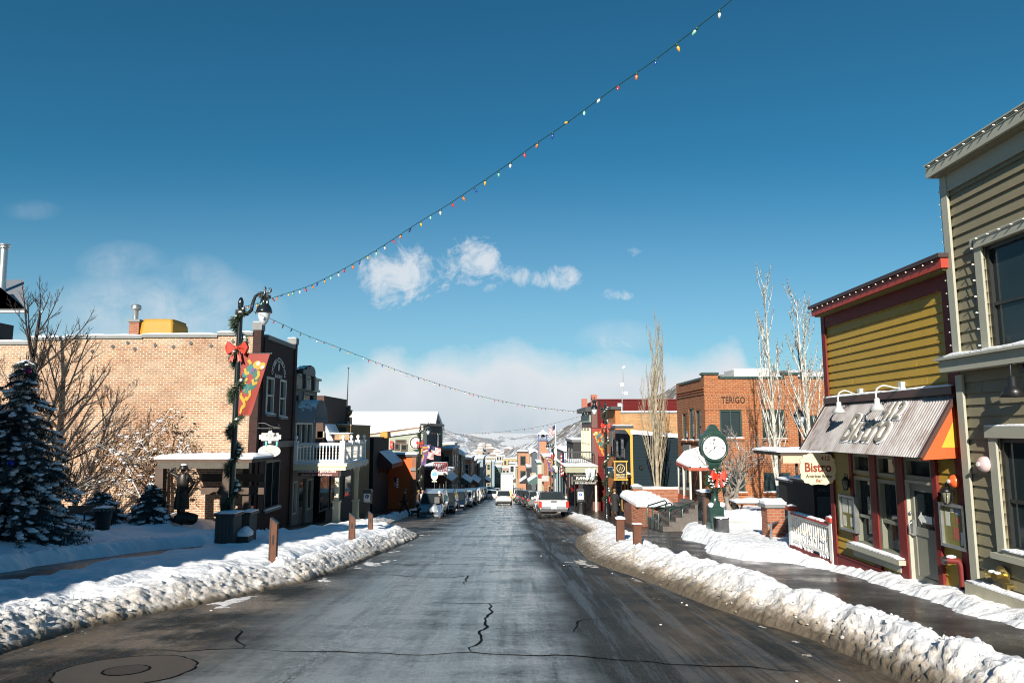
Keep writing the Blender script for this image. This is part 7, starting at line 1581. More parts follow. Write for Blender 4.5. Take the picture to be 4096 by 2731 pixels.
a = at(3108, 1822, 24); b = at(3260, 1822, 24); o = thing('patio_awning', 'patio awning with a slab of snow and beige valance over the terrace', 'awning', a); q = MB(); q.box(a.x + .1, b.x + 1.2, 23.95, 26.6, a.z - .0, a.z + .12); f_ = q.build('frame', plain('brown_frame', (.07, .05, .035), .5), o); snowcap((a.x, 23.9, a.z + .12), (b.x + 1.2, 26.6, a.z + .12), .13, f_); q = MB(); c = at(3133, 1835, 23.9); d = at(3133, 1858, 23.9); q.box(c.x, b.x + 1.2, 23.93, 23.945, d.z + .05, a.z - .003); q.build('valance', plain('beige_canvas', (.5, .42, .3), .7), o)
for u in (3118, 3186): q = MB(); t_ = at(u, 1832, 24.2); q.box(t_.x - .035, t_.x + .035, 24.2, 24.27, t_.z - 3.0, a.z - .003); q.build('post', bpy.data.materials['brown_frame'], o)
p = at(3196, 1680, 31); o = thing('street_lamp', 'black acorn globe lamp post standing behind the aspens', 'street lamp', (p.x, 31, zg(31))); q = MB(); q.tube([(p.x, 31, zg(31)), (p.x, 31, p.z - .3)], [.09, .06], 8); q.lathe([(.06, -.34), (.12, -.3), (.16, -.22), (.06, -.2)], p, 12); q.build('pole', LAMPM, o); q = MB(); q.lathe([(.14, -.2), (.22, .0), (.24, .15)], p, 14); q.build('globe', GLOBE, o); q = MB(); q.lathe([(.27, .15), (.25, .2), (.15, .38), (.04, .48), (.05, .55), (.01, .68)], p, 14); q.build('cap', LAMPM, o)
# ------------------------------------------------------------------ vehicles (built at the origin, nose towards +y)
CARG = glassy('car_glass', (.012, .016, .018), .03); TYRE = plain('tyre_rubber', (.018, .018, .018), .85); RIM = plain('alloy_rim', (.35, .35, .36), .3, .9); TAIL = plain('tail_lamp', (.75, .02, .01), .2, var=.1); HEADL = plain('head_lamp', (.6, .62, .62), .1); PLASTIC = plain('black_plastic', (.02, .02, .021), .6); CHROME = plain('chrome', (.6, .6, .6), .15, 1, var=.1); PLATE = plain('number_plate', (.6, .6, .62), .5)
PAINT = {}
def paint(n, c, met=0):
    if n not in PAINT:
        m = plain('car_paint_' + n, c, .32, met, var=.06, coat=.5, bump=0); nt = m.node_tree; T = NT(nt); b = nt.nodes['Principled BSDF']; z = T.xyz(T.n('TexCoord').outputs['Object'])[2]
        f = T.math('MULTIPLY', T.math('SUBTRACT', .75, T.math('ADD', z, T.math('MULTIPLY', T.noise(4, 5), .5))), 1.6, True)   # road salt on the sills
        T.l(T.mix(f, c, (.25, .23, .2)), b.inputs['Base Color']); PAINT[n] = m
    return PAINT[n]
def loft(secs, m=0):
    """secs: list of (y, [(x,z)...half outline from bottom to top centre])"""
    mb = MB(); vs = []; n = None
    for y, pr in secs:
        ring = [(x, y, z) for x, z in pr] + [(-x, y, z) for x, z in pr[::-1]]; n = len(ring); vs += ring
    fs = [(i * n + j, i * n + (j + 1) % n, (i + 1) * n + (j + 1) % n, (i + 1) * n + j) for i in range(len(secs) - 1) for j in range(n)]
    mb.add(vs, fs, m, True); mb.add(vs[:n], [tuple(range(n))], m); mb.add(vs[-n:], [tuple(range(n))[::-1]], m); return mb
def make_car(kind, label, col, rack=False, roofcol=None):
    o = thing({'suv': 'parked_car', 'sedan': 'car', 'pickup': 'pickup_truck'}[kind], label, 'pickup truck' if kind == 'pickup' else 'car'); P_ = col
    if kind == 'suv': L, W_, H, belt, hood = 4.7, 1.9, 1.72, 1.03, 1.0; cab = [(-2.22, .98), (-1.85, 1.66), (.35, 1.70), (1.25, 1.04)]
    elif kind == 'sedan': L, W_, H, belt, hood = 4.6, 1.82, 1.45, .92, .9; cab = [(-1.7, .95), (-1.0, 1.38), (.3, 1.43), (1.2, .94)]
    else: L, W_, H, belt, hood = 5.5, 1.98, 1.78, 1.2, 1.16; cab = [(-.75, 1.2), (-.55, 1.70), (.75, 1.74), (1.5, 1.2)]
    w = W_ / 2; g = .30 if kind != 'pickup' else .56
    def sec(y, top, ww, bot): return (y, [(ww * .86, bot), (ww * .98, bot + .12), (ww, bot + .35), (ww * .985, top - .12), (ww * .93, top - .02), (ww * .5, top + .015), (0, top + .02)])
    h = L / 2
    ss = [sec(-h, belt - .12, w * .93, g + .12), sec(-h + .12, belt - .02, w * .99, g), sec(-h + .7, belt, w, g), sec(.9, belt, w, g), sec(1.3, hood + .02, w * .99, g), sec(h - .45, hood - .06, w * .96, g), sec(h - .1, hood - .2, w * .9, g + .02), sec(h, hood - .34, w * .82, g + .1)]
    body = loft(ss).build('body', P_, o)
    t = .80 * w
    (y0, z0), (y1, z1), (y2, z2), (y3, z3) = cab; bw = .93 * w
    mb = MB(); vs = [(s * bw, y0, z0 - .03) for s in (-1, 1)] + [(s * t, y1, z1) for s in (-1, 1)] + [(s * t, y2, z2) for s in (-1, 1)] + [(s * bw, y3, z3 - .03) for s in (-1, 1)] + [(s * t * .6, (y1 + y2) / 2, z2 + .05) for s in (-1, 1)]
    mb.add(vs, [(0, 1, 3, 2), (2, 3, 5, 4), (4, 5, 7, 6), (0, 2, 4, 6), (1, 7, 5, 3)], 0); mb.build('cabin', roofcol or P_, o, bevel=.05)
    def quad(a, b, c, d, f=.1, off=.012):
        a, b, c, d = map(Vector, (a, b, c, d)); ce = (a + b + c + d) / 4; n = (b - a).cross(d - a).normalized(); 
        if n.dot(ce - Vector((0, 0, .9))) < 0: n = -n
        q = MB(); q.prism([p.lerp(ce, f) + n * off for p in (a, b, c, d)], n * .006); return q
    quad((-bw, y0, z0), (bw, y0, z0), (t, y1, z1), (-t, y1, z1), .12).build('rear_window', CARG, o); quad((-bw, y3, z3), (bw, y3, z3), (t, y2, z2), (-t, y2, z2), .1).build('windscreen', CARG, o)
    for s in (-1, 1):
        ym = (y1 + y2) / 2
        def sp(y, z): return (s * (bw + (t - bw) * (z - z0) / (z1 - z0)), y, z)
        zb, zt = z0 + .05, z1 - .08
        quad(sp(y0 + .38, zb), sp(ym - .08, zb), sp(ym - .08, zt), sp(y1 + .12, zt), .06, .015).build('side_window', CARG, o); quad(sp(ym + .04, zb), sp(y3 - .25, zb), sp(y2 - .02, zt), sp(ym + .04, zt), .06, .015).build('side_window', CARG, o)
        q = MB(); q.box(s * (w + .02), s * (w + .2), 1.0 if kind != 'pickup' else 1.1, 1.14 if kind != 'pickup' else 1.26, belt + .02, belt + .2); q.build('mirror', P_, o, bevel=.03)
        q = MB(); q.box(s * .52 * w, s * .86 * w, h - .22, h - .055, hood - .36, hood - .2); q.build('headlight', HEADL, o, bevel=.02)
        q = MB(); a = (s * w * .80, s * w * .985, -h - .065, -h + .22); q.box(*a, belt - .5 if kind == 'pickup' else belt - .22, belt - .08); q.build('taillight', TAIL, o, bevel=.02)
        for yy in (-h + .95, h - .95):
            r_ = .35 if kind != 'pickup' else .42; q = MB(); K = 18; xx = s * (w - .2); q.tube([(xx, yy, r_), (s * (w + .01), yy, r_)], [r_, r_], K); wl = q.build('wheel', TYRE, o); q = MB(); q.tube([(s * (w + .008), yy, r_), (s * (w + .022), yy, r_)], r_ * .62, 12); q.build('rim', RIM, wl)
    q = MB(); q.box(-w * .88, w * .88, -h - .05, -h + .1, g + .02, g + .2); q.build('bumper', CHROME if kind == 'pickup' else PLASTIC, o, bevel=.03)
    q = MB(); q.box(-w * .8, w * .8, h - .12, h + .03, g - .02, g + .14); q.build('bumper', PLASTIC, o, bevel=.03)
    q = MB(); q.box(-w * .42, w * .42, h - .1, h - .0, hood - .42, hood - .28); q.build('grille', PLASTIC, o); q = MB(); q.box(-.2, .2, h + .031, h + .04, g + .1, g + .22); q.build('number_plate', PLATE, o)
    q = MB(); q.box(-.2, .2, -h - .062, -h - .051, g + .06, g + .18) if kind == 'pickup' else q.box(-.2, .2, -h - .03, -h + .0, belt - .42, belt - .28); q.build('number_plate', PLATE, o)
    if kind != 'pickup' and rack:
        for s in (-1, 1): q = MB(); q.tube([(s * t * .92, y1 + .2, z1 + .03), (s * t * .92, y1 + .3, z1 + .09), (s * t * .92, y2 - .3, z2 + .09), (s * t * .92, y2 - .15, z2 + .03)], .025, 6); q.build('roof_rail', PLASTIC, o)
    if kind == 'pickup':
        q = MB(); q.box(-w * .9, w * .9, -h - .02, -h + .03, belt - .62, belt - .02); tg = q.build('tailgate', P_, o, bevel=.02); q = MB(); q.box(-.2, .2, -h - .03, -h - .021, belt - .16, belt - .06); q.build('tailgate_handle', PLASTIC, tg)
        q = MB(); q.box(-w * .88, w * .88, -h + .04, -.8, belt + .0, belt + .035); q.build('bed_cover', PLASTIC, o); q = MB(); q.box(-w * .9, w * .9, -h - .015, -h + .05, belt - .76, belt - .625); q.build('tailgate_trim', DARKGREY, o)
    q = MB(); q.box(-w * .9, w * .9, -h + .3, h - .3, g - .12, g + .1); q.build('underside', PLASTIC, o)
    return o
WHITEP = paint('white', (.72, .73, .73)); SILV = paint('silver_blue', (.30, .34, .38), .25); DKP = paint('charcoal', (.03, .033, .037), .3); BLKP = paint('black', (.012, .013, .016), .2); NAVP = paint('navy', (.015, .025, .06), .3); REDP = paint('red', (.25, .02, .02)); GRYP = paint('grey', (.14, .15, .15), .5); PALEP = paint('pale_silver', (.48, .49, .49), .2)
CARS = {}
def car(kind, col, x, y, away, label, key, rack=False, rz=0, group=None, **k):
    if key in CARS: o = copy_tree(CARS[key], None, label)
    else: o = make_car(kind, label, col, rack, **k); CARS[key] = o
    z = zg(y) + .012; sl = math.atan((zg(y + 1) - zg(y - 1)) / 2); o.location = (x, y, z); o.rotation_mode = 'ZXY'
    o.rotation_euler = (sl if away else -sl, 0, (0 if away else math.pi) + rz)
    if group: o['group'] = group
    return o
def cx_(u, y): return (u - 2048) / F_ * y
gl_, gr_ = 'cars parked along the left kerb', 'cars parked along the right kerb'
car('pickup', WHITEP, cx_(2203, 49.5), 49.5, True, 'white pickup truck with dark cab glass, first parked vehicle on the right', 'pick', group=gr_, roofcol=DKP)
car('suv', SILV, cx_(1741, 52), 52, False, 'silver blue crossover, first parked car on the left facing the camera', 'sil', True, group=gl_)
car('suv', DKP, cx_(1787, 59), 59, False, 'charcoal sport utility car parked right behind the silver blue crossover', 'dk', True, group=gl_)
car('suv', NAVP, cx_(1832, 68), 68, False, 'dark navy sport utility car, third parked on the left', 'nv', False, group=gl_)
car('pickup', PALEP, cx_(1862, 77), 77, False, 'pale silver pickup truck, fourth parked on the left', 'pk2', group=gl_)
for i, (u, y, key, t) in enumerate([(1884, 86, 'dk', 'charcoal car, fifth'), (1899, 94, 'wh', 'white car, sixth'), (1905, 100, 'nv', 'navy car, seventh'), (1915, 109, 'gr', 'grey car, eighth'), (1925, 118, 'dk', 'charcoal car, ninth'), (1932, 128, 'wh', 'white car, tenth')]):
    car('suv', {'wh': WHITEP, 'gr': GRYP}.get(key, DKP), cx_(u, y), y, False, t + ' in the row parked on the left', key, False, group=gl_)
for i, (u, y, key, t) in enumerate([(2180, 59, 'wh', 'white sport utility car, second behind the white pickup'), (2145, 68, 'gr', 'grey sport utility car, third'), (2121, 79, 'bk', 'black car, fourth'), (2104, 88, 'dk', 'charcoal car, fifth'), (2088, 97, 'gr2', 'dark silver car, sixth'), (2078, 106, 'wh', 'white car, seventh'), (2072, 118, 'dk', 'charcoal car, eighth'), (2068, 130, 'rd', 'red car, ninth')]):
    car('suv', {'wh': WHITEP, 'gr': GRYP, 'bk': BLKP, 'rd': REDP, 'gr2': GRYP}.get(key, DKP), cx_(u, y), y, True, t + ' in the row parked on the right', key, False, group=gr_)
car('suv', WHITEP, cx_(2016, 84.5), 84.5, True, 'white estate car driving away in the middle of the street, brake lamps showing', 'wh')
car('sedan', WHITEP, cx_(1970, 122), 122, False, 'white saloon car coming up the middle of the street', 'sd'); car('sedan', GRYP, cx_(1955, 139), 139, False, 'grey saloon car coming up behind the white saloon', 'sdg'); car('sedan', WHITEP, cx_(1985, 152), 152, False, 'small white saloon car far down the street beside the box truck', 'sd')
car('sedan', WHITEP, cx_(1962, 175), 175, False, 'white saloon car farthest down the left lane', 'sd'); car('sedan', WHITEP, cx_(2060, 124), 124, True, 'white saloon car beyond the white estate car on the right', 'sd')
# white box truck with ladder
ty = 118; o = thing('box_truck', 'tall white box truck with a rear ladder driving down the street', 'truck', (cx_(2027, ty), ty, zg(ty))); a = at(2003, 1957, ty); b = at(2052, 1900, ty); zg_ = zg(ty)
q = MB(); q.box(a.x, b.x, ty, ty + 7, zg_ + .85, b.z + .05); bx = q.build('box_body', WHITE, o, bevel=.04)
for dx in (.42, .82):
    q = MB(); q.tube([(a.x + dx, ty - .06, zg_ + 1.0), (a.x + dx, ty - .06, b.z - .15)], .03, 5); q.build('ladder_rail', GALV, bx)
for k in range(7): q = MB(); z = zg_ + 1.1 + k * .28; q.tube([(a.x + .42, ty - .06, z), (a.x + .82, ty - .06, z)], .02, 5); q.build('ladder_rung', GALV, bx)
q = MB(); q.box(a.x + .1, b.x - .1, ty + 7.01, ty + 9, zg_ + .5, zg_ + 2.2); q.build('cab', WHITE, o); q = MB(); q.box(a.x + .05, b.x - .05, ty - .03, ty + 7, zg_ + .55, zg_ + .84); q.build('chassis', PLASTIC, o)
for s in (a.x + .16, b.x - .16):
    for yy in (ty + 1.3, ty + 7.8): q = MB(); q.tube([(s - .13, yy, zg_ + .45), (s + .13, yy, zg_ + .45)], .45, 14); q.build('wheel', TYRE, o)
    q = MB(); q.box(s - .08, s + .08, ty - .05, ty - .031, zg_ + .62, zg_ + .78); q.build('taillight', TAIL, o)
ty = 112; x = cx_(2042, ty); q = MB(); q.box(x - .45, x + .35, ty, ty + .5, zg(ty) + .25, zg(ty) + 1.35); q.box(x - .4, x - .3, ty - .01, ty + .4, zg(ty) + .0, zg(ty) + .245); q.box(x + .2, x + .3, ty - .01, ty + .4, zg(ty), zg(ty) + .245); q.prism([(x - .3, ty - .02, zg(ty) + .4), (x + .2, ty - .02, zg(ty) + .4), (x + .2, ty - .02, zg(ty) + 1.0), (x - .3, ty - .02, zg(ty) + 1.0)], (0, .015, 0)); o = q.build('barrier_box', plain('safety_yellow', (.62, .40, .04), .5)); tag(o, 'yellow box standing on the road beside the white box truck', 'box')

# ------------------------------------------------------------------ people
SKIN = plain('skin', (.45, .27, .19), .6, var=.08, bump=0); CLOTH = {n: plain('cloth_' + n, c, .85, var=.2) for n, c in (('black', (.015, .015, .017)), ('denim', (.06, .11, .19)), ('brown', (.06, .038, .028)), ('grey', (.12, .12, .12)), ('white', (.62, .6, .6)), ('red', (.5, .03, .05)), ('cream', (.55, .48, .42)), ('boot', (.11, .05, .025)), ('hair', (.16, .09, .04)), ('blonde', (.36, .24, .11)))}
def skinned(name, J, E, rad, mats, classify, parent, root=0):
    me = bpy.data.meshes.new(name); me.from_pydata(J, E, []); o = bpy.data.objects.new(name, me); COL.objects.link(o)
    md = o.modifiers.new('skin', 'SKIN'); md.use_smooth_shade = True; sv = me.skin_vertices[0].data
    for i, r in enumerate(rad): sv[i].radius = (r, r)
    sv[root].use_root = True
    s2 = o.modifiers.new('sub', 'SUBSURF'); s2.levels = s2.render_levels = 1
    m2 = bpy.data.meshes.new_from_object(o.evaluated_get(bpy.context.evaluated_depsgraph_get())); bpy.data.objects.remove(o); m2.name = name
    for m in mats: m2.materials.append(m)
    for p in m2.polygons: p.material_index = classify(p.center); p.use_smooth = True
    o = bpy.data.objects.new(name, m2); link(o, parent); return o
def person(label, loc, rz, top, legs, shoe='boot', h=1.72, stride=.0, arms=(.12, .12), hair='hair', cat='person', coat=0, mats=None, armraise=None, lean=0):
    o = thing('person' if cat == 'person' else 'statue', label, cat, (0, 0, 0)); k = h / 1.72
    J, E, Rr = [], [], []
    def v(x, y, z, r, p=None):
        J.append((x * k, y * k, z * k)); Rr.append(r * k)
        if p is not None: E.append((p, len(J) - 1))
        return len(J) - 1
    pel = v(0, 0, .95, .135); ab = v(0, .01, 1.12, .125, pel); chs = v(0, lean, 1.32, .15, ab); nk = v(0, lean, 1.47, .06, chs); hb = v(0, lean + .01, 1.55, .07, nk); hm = v(0, lean + .015, 1.63, .098, hb); ht = v(0, lean + .01, 1.71, .07, hm); v(0, lean + .11, 1.61, .02, hm)
    for s, st in ((-1, stride), (1, -stride)):
        hp = v(s * .09, 0, .9, .1, pel); kn = v(s * .1, st * .5 + .03, .5, .068, hp); an = v(s * .1, st, .1, .046, kn); v(s * .11, st + .02, .04, .05, an); v(s * .12, st + .16, .035, .042, an)
    for s, a, rs in ((-1, arms[0], None), (1, arms[1], armraise)):
        sh_ = v(s * .17, lean, 1.40, .07, chs)
        if rs: el = v(*rs[0], .05, sh_); wr_ = v(*rs[1], .035, el)
        else: el = v(s * .25, -a * .3, 1.13, .052, sh_); wr_ = v(s * .26, a, .90, .033, el)
        x, y, z = (q / k for q in J[wr_]); pm = v(x, y + .02, z - .05, .034, wr_)
        for f in range(4): a_ = v(x + (f - 1.5) * .02, y + .035, z - .10, .010, pm); v(x + (f - 1.5) * .021, y + .055, z - .14 - .008 * (f in (1, 2)), .008, a_)
        t_ = v(x - s * .035, y + .05, z - .07, .010, pm); v(x - s * .045, y + .075, z - .10, .009, t_)
    mm = mats or [SKIN, CLOTH[top], CLOTH[legs], CLOTH[shoe]]
    def cl(c):
        z = c.z / k
        if mats: return 0
        if z > 1.47 or (z < .89 and abs(c.x) / k > .2): return 0
        if z > .92 or (abs(c.x) / k > .19 and z > .8): return 1
        return 2 if z > .13 else 3
    bd = skinned('body', J, E, Rr, mm, cl, o)
    hm_ = mats[0] if mats else CLOTH[hair]
    q = MB(); q.ball((0, (lean - .02) * k, 1.665 * k), .108 * k, 0, 2, .1, (1, 1.1, 1)); q.build('hair', hm_, bd)
    if not mats:
        for s in (-1, 1): q = MB(); q.ball((s * .035 * k, (lean + .1) * k, 1.645 * k), .011 * k, 0, 1); q.build('eye', CLOTH['black'], bd)
    if coat: q = MB(); q.lathe([(.23, .42), (.21, .7), (.175, 1.0), (.17, 1.15), (.19, 1.3), (.13, 1.46)], (0, 0, 0), 14, 0, True, k, k * .75); o_ = q.build('coat', coat, bd); o_.scale = (1, 1, k)
    o.location = loc; o.rotation_euler.z = rz; return o
def gat(u, v, h=0): p = G(u, v, h); return (p.x, p.y, p.z)
p1 = person('person in jeans and black jacket with a pale hood crossing the street', gat(1757, 2073), -.5, 'black', 'denim', h=1.75, stride=.10, hair='white')
q = MB(); q.box(-.2, .2, -.34, -.16, 1.0, 1.42); q.build('backpack', CLOTH['grey'], p1, bevel=.05); q = MB(); q.box(-.36, -.14, -.05, .2, .82, 1.05); q.build('bag', CLOTH['grey'], p1, bevel=.04)
person('person in dark clothes and pale cap striding along the shaded pavement', gat(1618, 2066, .1), 1.4, 'black', 'black', 'black', h=1.8, stride=.34, arms=(.25, -.15), hair='grey')
p3 = person('person in a long brown coat bending slightly by the second lamp', gat(1672, 2052, .1), -1.2, 'brown', 'black', h=1.7, hair='blonde', coat=CLOTH['brown'], lean=.06)
person('person in cream scarf and dark coat on the left pavement behind the crossover', (cx_(1697, 57), 57, zg(57) + .1), 2.8, 'cream', 'black', hair='blonde', h=1.68); person('person in red top standing on the left pavement behind the crossover', (cx_(1716, 60), 60, zg(60) + .1), 2.6, 'red', 'black', h=1.66)
person('person in black standing beside the pale silver pickup', gat(1893, 2002), .4, 'black', 'black', 'black', h=1.8)
pr = person('person with a red jacket outside the navy shop', gat(2442, 2068, .15), 1.2, 'red', 'black', 'black', h=1.68); person('person in a long black coat outside the navy shop', gat(2460, 2072, .15), -.4, 'black', 'black', 'black', h=1.75, coat=CLOTH['black'])
person('person in dark coat under the pub canopy on the right', (cx_(2322, 56), 56, zg(56) + .15), .3, 'black', 'black', h=1.72, hair='white')
# small black dog
x, y, z = gat(1660, 2066, .05); o = thing('dog', 'small black dog standing by the person in the brown coat', 'dog', (x, y, z)); J = [(0, -.2, .36), (0, 0, .35), (0, .2, .37), (0, .3, .48), (0, .36, .54), (0, .46, .51), (0, -.3, .42), (0, -.38, .5)]; E = [(0, 1), (1, 2), (2, 3), (3, 4), (4, 5), (0, 6), (6, 7)]; Rr = [.085, .09, .105, .06, .07, .035, .03, .015]
for s in (-1, 1):
    n = len(J); J += [(s * .06, .22, .24), (s * .06, .2, .12), (s * .06, .23, .02)]; E += [(2, n), (n, n + 1), (n + 1, n + 2)]; Rr += [.045, .028, .028]
    n = len(J); J += [(s * .06, -.18, .24), (s * .06, -.28, .14), (s * .06, -.24, .02)]; E += [(0, n), (n, n + 1), (n + 1, n + 2)]; Rr += [.055, .03, .028]
    n = len(J); J += [(s * .05, .33, .62)]; E += [(4, n)]; Rr += [.02]
skinned('body', J, E, Rr, [CLOTH['black']], lambda c: 0, o); o.rotation_euler.z = -1.2
# bronze miner
BRONZE = plain('dark_bronze_patina', (.035, .030, .026), .42, .6, var=.3)
st = person('dark bronze miner statue in helmet and long coat before the timber shelter', at(722, 2092, 26.6), math.pi, 'black', 'black', h=2.12, cat='statue', mats=[BRONZE], coat=BRONZE, stride=.12, armraise=((.42, .0, 1.52), (.22, .06, 1.66)), arms=(.5, .1))
q = MB(); q.lathe([(.155, 1.98), (.17, 2.0), (.14, 2.06), (.12, 2.13), (.06, 2.18), (.01, 2.19)], (0, 0, 0), 16); q.lathe([(.21, 1.985), (.215, 1.995), (.15, 2.0)], (0, .03, 0), 16); hl_ = q.build('helmet', BRONZE, st); q = MB(); q.ball((0, 0, 2.13), .12, 0, 2, .2, (1, 1, .55)); q.build('snow', SNOW, hl_)
q = MB(); q.tube([(-.28, .2, 1.12), (-.45, .3, 1.3), (-.62, .38, 1.55)], [.05, .045, .035], 8); q.build('tool', BRONZE, st)
for k in range(2): q = MB(); q.ball((-.35 + .25 * k, .1, .18), .26, 0, 2, .35, (1.2, 1, .9), k); q.build('rock', BRONZE, st)
# ------------------------------------------------------------------ buildings farther down the street
FARM = {n: plain('far_' + n, c, .8, var=.15) for n, c in (('brown', (.11, .065, .045)), ('cream', (0.319, 0.267, 0.174)), ('butter', (0.360, 0.290, 0.139)), ('sky', (0.203, 0.267, 0.302)), ('teal', (.05, .11, .1)), ('white', (0.383, 0.383, 0.371)), ('grey', (0.128, 0.133, 0.139)), ('black', (.02, .021, .023)), ('pink', (0.290, 0.186, 0.151)), ('olive', (0.116, 0.116, 0.070)), ('orange', (0.290, 0.145, 0.075)), ('slate', (.07, .085, .1)))}
FARM['brick'] = REDBRICK; FARM['brick2'] = brick('far_brick', (.34, .12, .06), (.4, .17, .08), (.38, .3, .22), .24, .09, .012)
def far(nm, label, side, u_in, u_out, v_top, Y, depth, mat, roof='flat', nwin=2, trim='white', storeys=2, cat='building', awn=None):
    """side +1: stands on the left, u_in the street edge of its camera-facing wall; its street face runs back by depth"""
    F = Fr('Y', Y, -1); xi = F.px(u_in, v_top)[0]; xo = F.px(u_out, v_top)[0]; zt = F.px(u_in, v_top)[1]; z0 = zg(Y + depth) - .6; o = thing(nm, label, cat, (xi, Y, zg(Y)))
    x0, x1 = sorted((xi, xo)); q = MB(); q.box(x0, x1, Y, Y + depth, z0, zt); w = q.build('wall', FARM[mat], o); e = .15
    if roof == 'flat':
        q = MB(); q.box(x0 - e, x1 + e, Y - e, Y + depth, zt + .003, zt + .28); r = q.build('cornice', FARM[trim], o); snowcap((x0 - e, Y - e, zt + .28), (x1 + e, Y + depth, zt + .28), .25, r, seg=4)
    else:
        q = MB(); h = (x1 - x0) * .32; m = (x0 + x1) / 2; q.prism([(x0, Y, zt + .003), (x1, Y, zt + .003), (m, Y, zt + h)], (0, depth, 0)); q.build('gable', FARM[mat], o)
        q = MB(); q.prism([(x0 - .4, Y - .3, zt - .1), (m, Y - .3, zt + h + .02), (x1 + .4, Y - .3, zt - .1), (x1 + .4, Y - .3, zt + .25), (m, Y - .3, zt + h + .4), (x0 - .4, Y - .3, zt + .25)], (0, depth + .5, 0)); q.build('roof', SNOW, o)
    FX = Fr('X', xi, side); top = zt - .7
    for s in range(storeys):
        zb = top - 1.9; k = max(1, int(depth / 3.2))
        for i in range(k): y = Y + .8 + (depth - 1.0) * i / k; window(o, FX, (y, y + min(1.3, depth / k * .6), zb, top), FARM[trim], GLASS, .1, .004, .08, rail=s == 0)
        wv = x1 - x0; kk = min(nwin, int(wv / 1.6))
        for i in range(kk): x = x0 + .5 + (wv - .5) * i / max(1, kk); window(o, F, (x, x + min(1.1, wv / kk * .6), zb, top), FARM[trim], GLASS, .1, .004, .08, rail=True)
        top -= 3.1
    if awn:
        zA = zg(Y + depth / 2) + 3.0; q = MB(); q.prism([FX.pt(Y + .3, zA + .9, .02), FX.pt(Y + .3, zA, 1.4), FX.pt(Y + .3, zA - .25, 1.4), FX.pt(Y + .3, zA - .25, .02)], (0, depth - .6, 0)); a = q.build('awning', FARM[awn], o)
        q = MB(); q.add([FX.pt(Y + .3, zA + .93, .02), FX.pt(Y + .3, zA + .03, 1.42), FX.pt(Y + depth - .3, zA + .03, 1.42), FX.pt(Y + depth - .3, zA + .93, .02)], [(0, 1, 2, 3)]); q.build('snow', SNOW, a)
    return o
# left row
far('shop_building', 'dark shop with railed snowy balcony below the slate false front', 1, 1752, 1690, 1878, 73, 9, 'black', nwin=0, trim='slate', storeys=1, awn='brown')
far('shop_building', 'brick shop with two round attic holes and a green wreath on the left', 1, 1808, 1752, 1800, 96, 12, 'brick2', nwin=1, trim='white')
far('shop_building', 'pale yellow flat block seen over the left roofs below the hill', 1, 1815, 1772, 1778, 128, 8, 'butter', nwin=0, storeys=1)
far('shop_building', 'olive shop with a snowy gable on the left row', 1, 1845, 1800, 1822, 110, 10, 'olive', 'gable', 1, awn='teal')
far('shop_building', 'brick storefront with snowy parapet beyond the olive gable', 1, 1882, 1840, 1838, 122, 12, 'brick', nwin=1, awn='brown')
far('shop_building', 'cream storefront with flat parapet on the left row', 1, 1898, 1862, 1850, 136, 10, 'cream', nwin=1, trim='brown')
far('shop_building', 'black narrow shop between cream and blue fronts on the left', 1, 1912, 1885, 1858, 148, 9, 'black', nwin=1, trim='grey')
far('shop_building', 'pale blue and white tall building on the left row', 1, 1932, 1892, 1834, 160, 14, 'sky', nwin=1)
far('shop_building', 'brick shop beyond the pale blue building', 1, 1938, 1915, 1866, 178, 12, 'brick2', nwin=1, awn='brown')
# far end blocks
for (u0, u1, v, Y, m, t, lb_) in [(1942, 1963, 1848, 235, 'cream', 'white', 'cream three storey block at the far end on the left'), (1962, 1978, 1846, 265, 'sky', 'white', 'pale blue block at the far end of the street'), (1974, 2003, 1853, 300, 'cream', 'grey', 'low cream block with wide roof at the far end'), (2012, 2075, 1836, 330, 'butter', 'cream', 'wide butter yellow block at the far end under the hill'), (1978, 2005, 1868, 250, 'teal', 'white', 'dark green fronted block closing the view down the street'), (2005, 2040, 1872, 270, 'pink', 'white', 'low brick pink block beside the dark green front'), (2036, 2072, 1856, 245, 'white', 'slate', 'white block with a grid of dark windows at the far end'), (1984, 2020, 1822, 420, 'white', 'grey', 'small white block far behind the others'), (1945, 1990, 1830, 430, 'cream', 'grey', 'long pale block far behind on the left')]:
    far('town_building', lb_, 1, u1, u0, v, Y, 12, m, nwin=4, trim=t, storeys=3)
# right row, near to far
R_ = -1
pf = far('pub', 'sage fronted Irish pub with a railed roof deck on black posts', R_, 2392, 2470, 1712, 62.5, 9.5, 'olive', nwin=1, trim='grey', storeys=2)
dY = 57; a = at(2262, 1890, dY); b = at(2392, 1868, dY); zd_ = a.z
o = thing('roof_deck', 'snowy roof deck with grey railings over the pavement at the pub', 'deck', (a.x, dY, zg(dY)))
q = MB(); q.box(a.x, b.x, dY, dY + 12, zd_, zd_ + .5); dk_ = q.build('deck', plain('sage_fascia', (.28, .29, .2), .6), o); snowcap((a.x - .1, dY - .1, zd_ + .5), (b.x, dY + 12, zd_ + .5), .16, dk_)
for (x0, y0_, x1, y1_) in ((a.x + .1, dY + 3, b.x, dY + 3), (a.x + .1, dY + 3, a.x + .1, dY + 11.8)):
    q = MB(); q.bar((x0, y0_, zd_ + 1.55), (x1, y1_, zd_ + 1.55), .08, .1); r_ = q.build('handrail', DARKGREY, o); n = 16
    for k in range(n + 1): q = MB(); x = x0 + (x1 - x0) * k / n; y = y0_ + (y1_ - y0_) * k / n; q.box(x - .02, x + .02, y - .02, y + .02, zd_ + .5, zd_ + 1.5); q.build('baluster', DARKGREY, o)
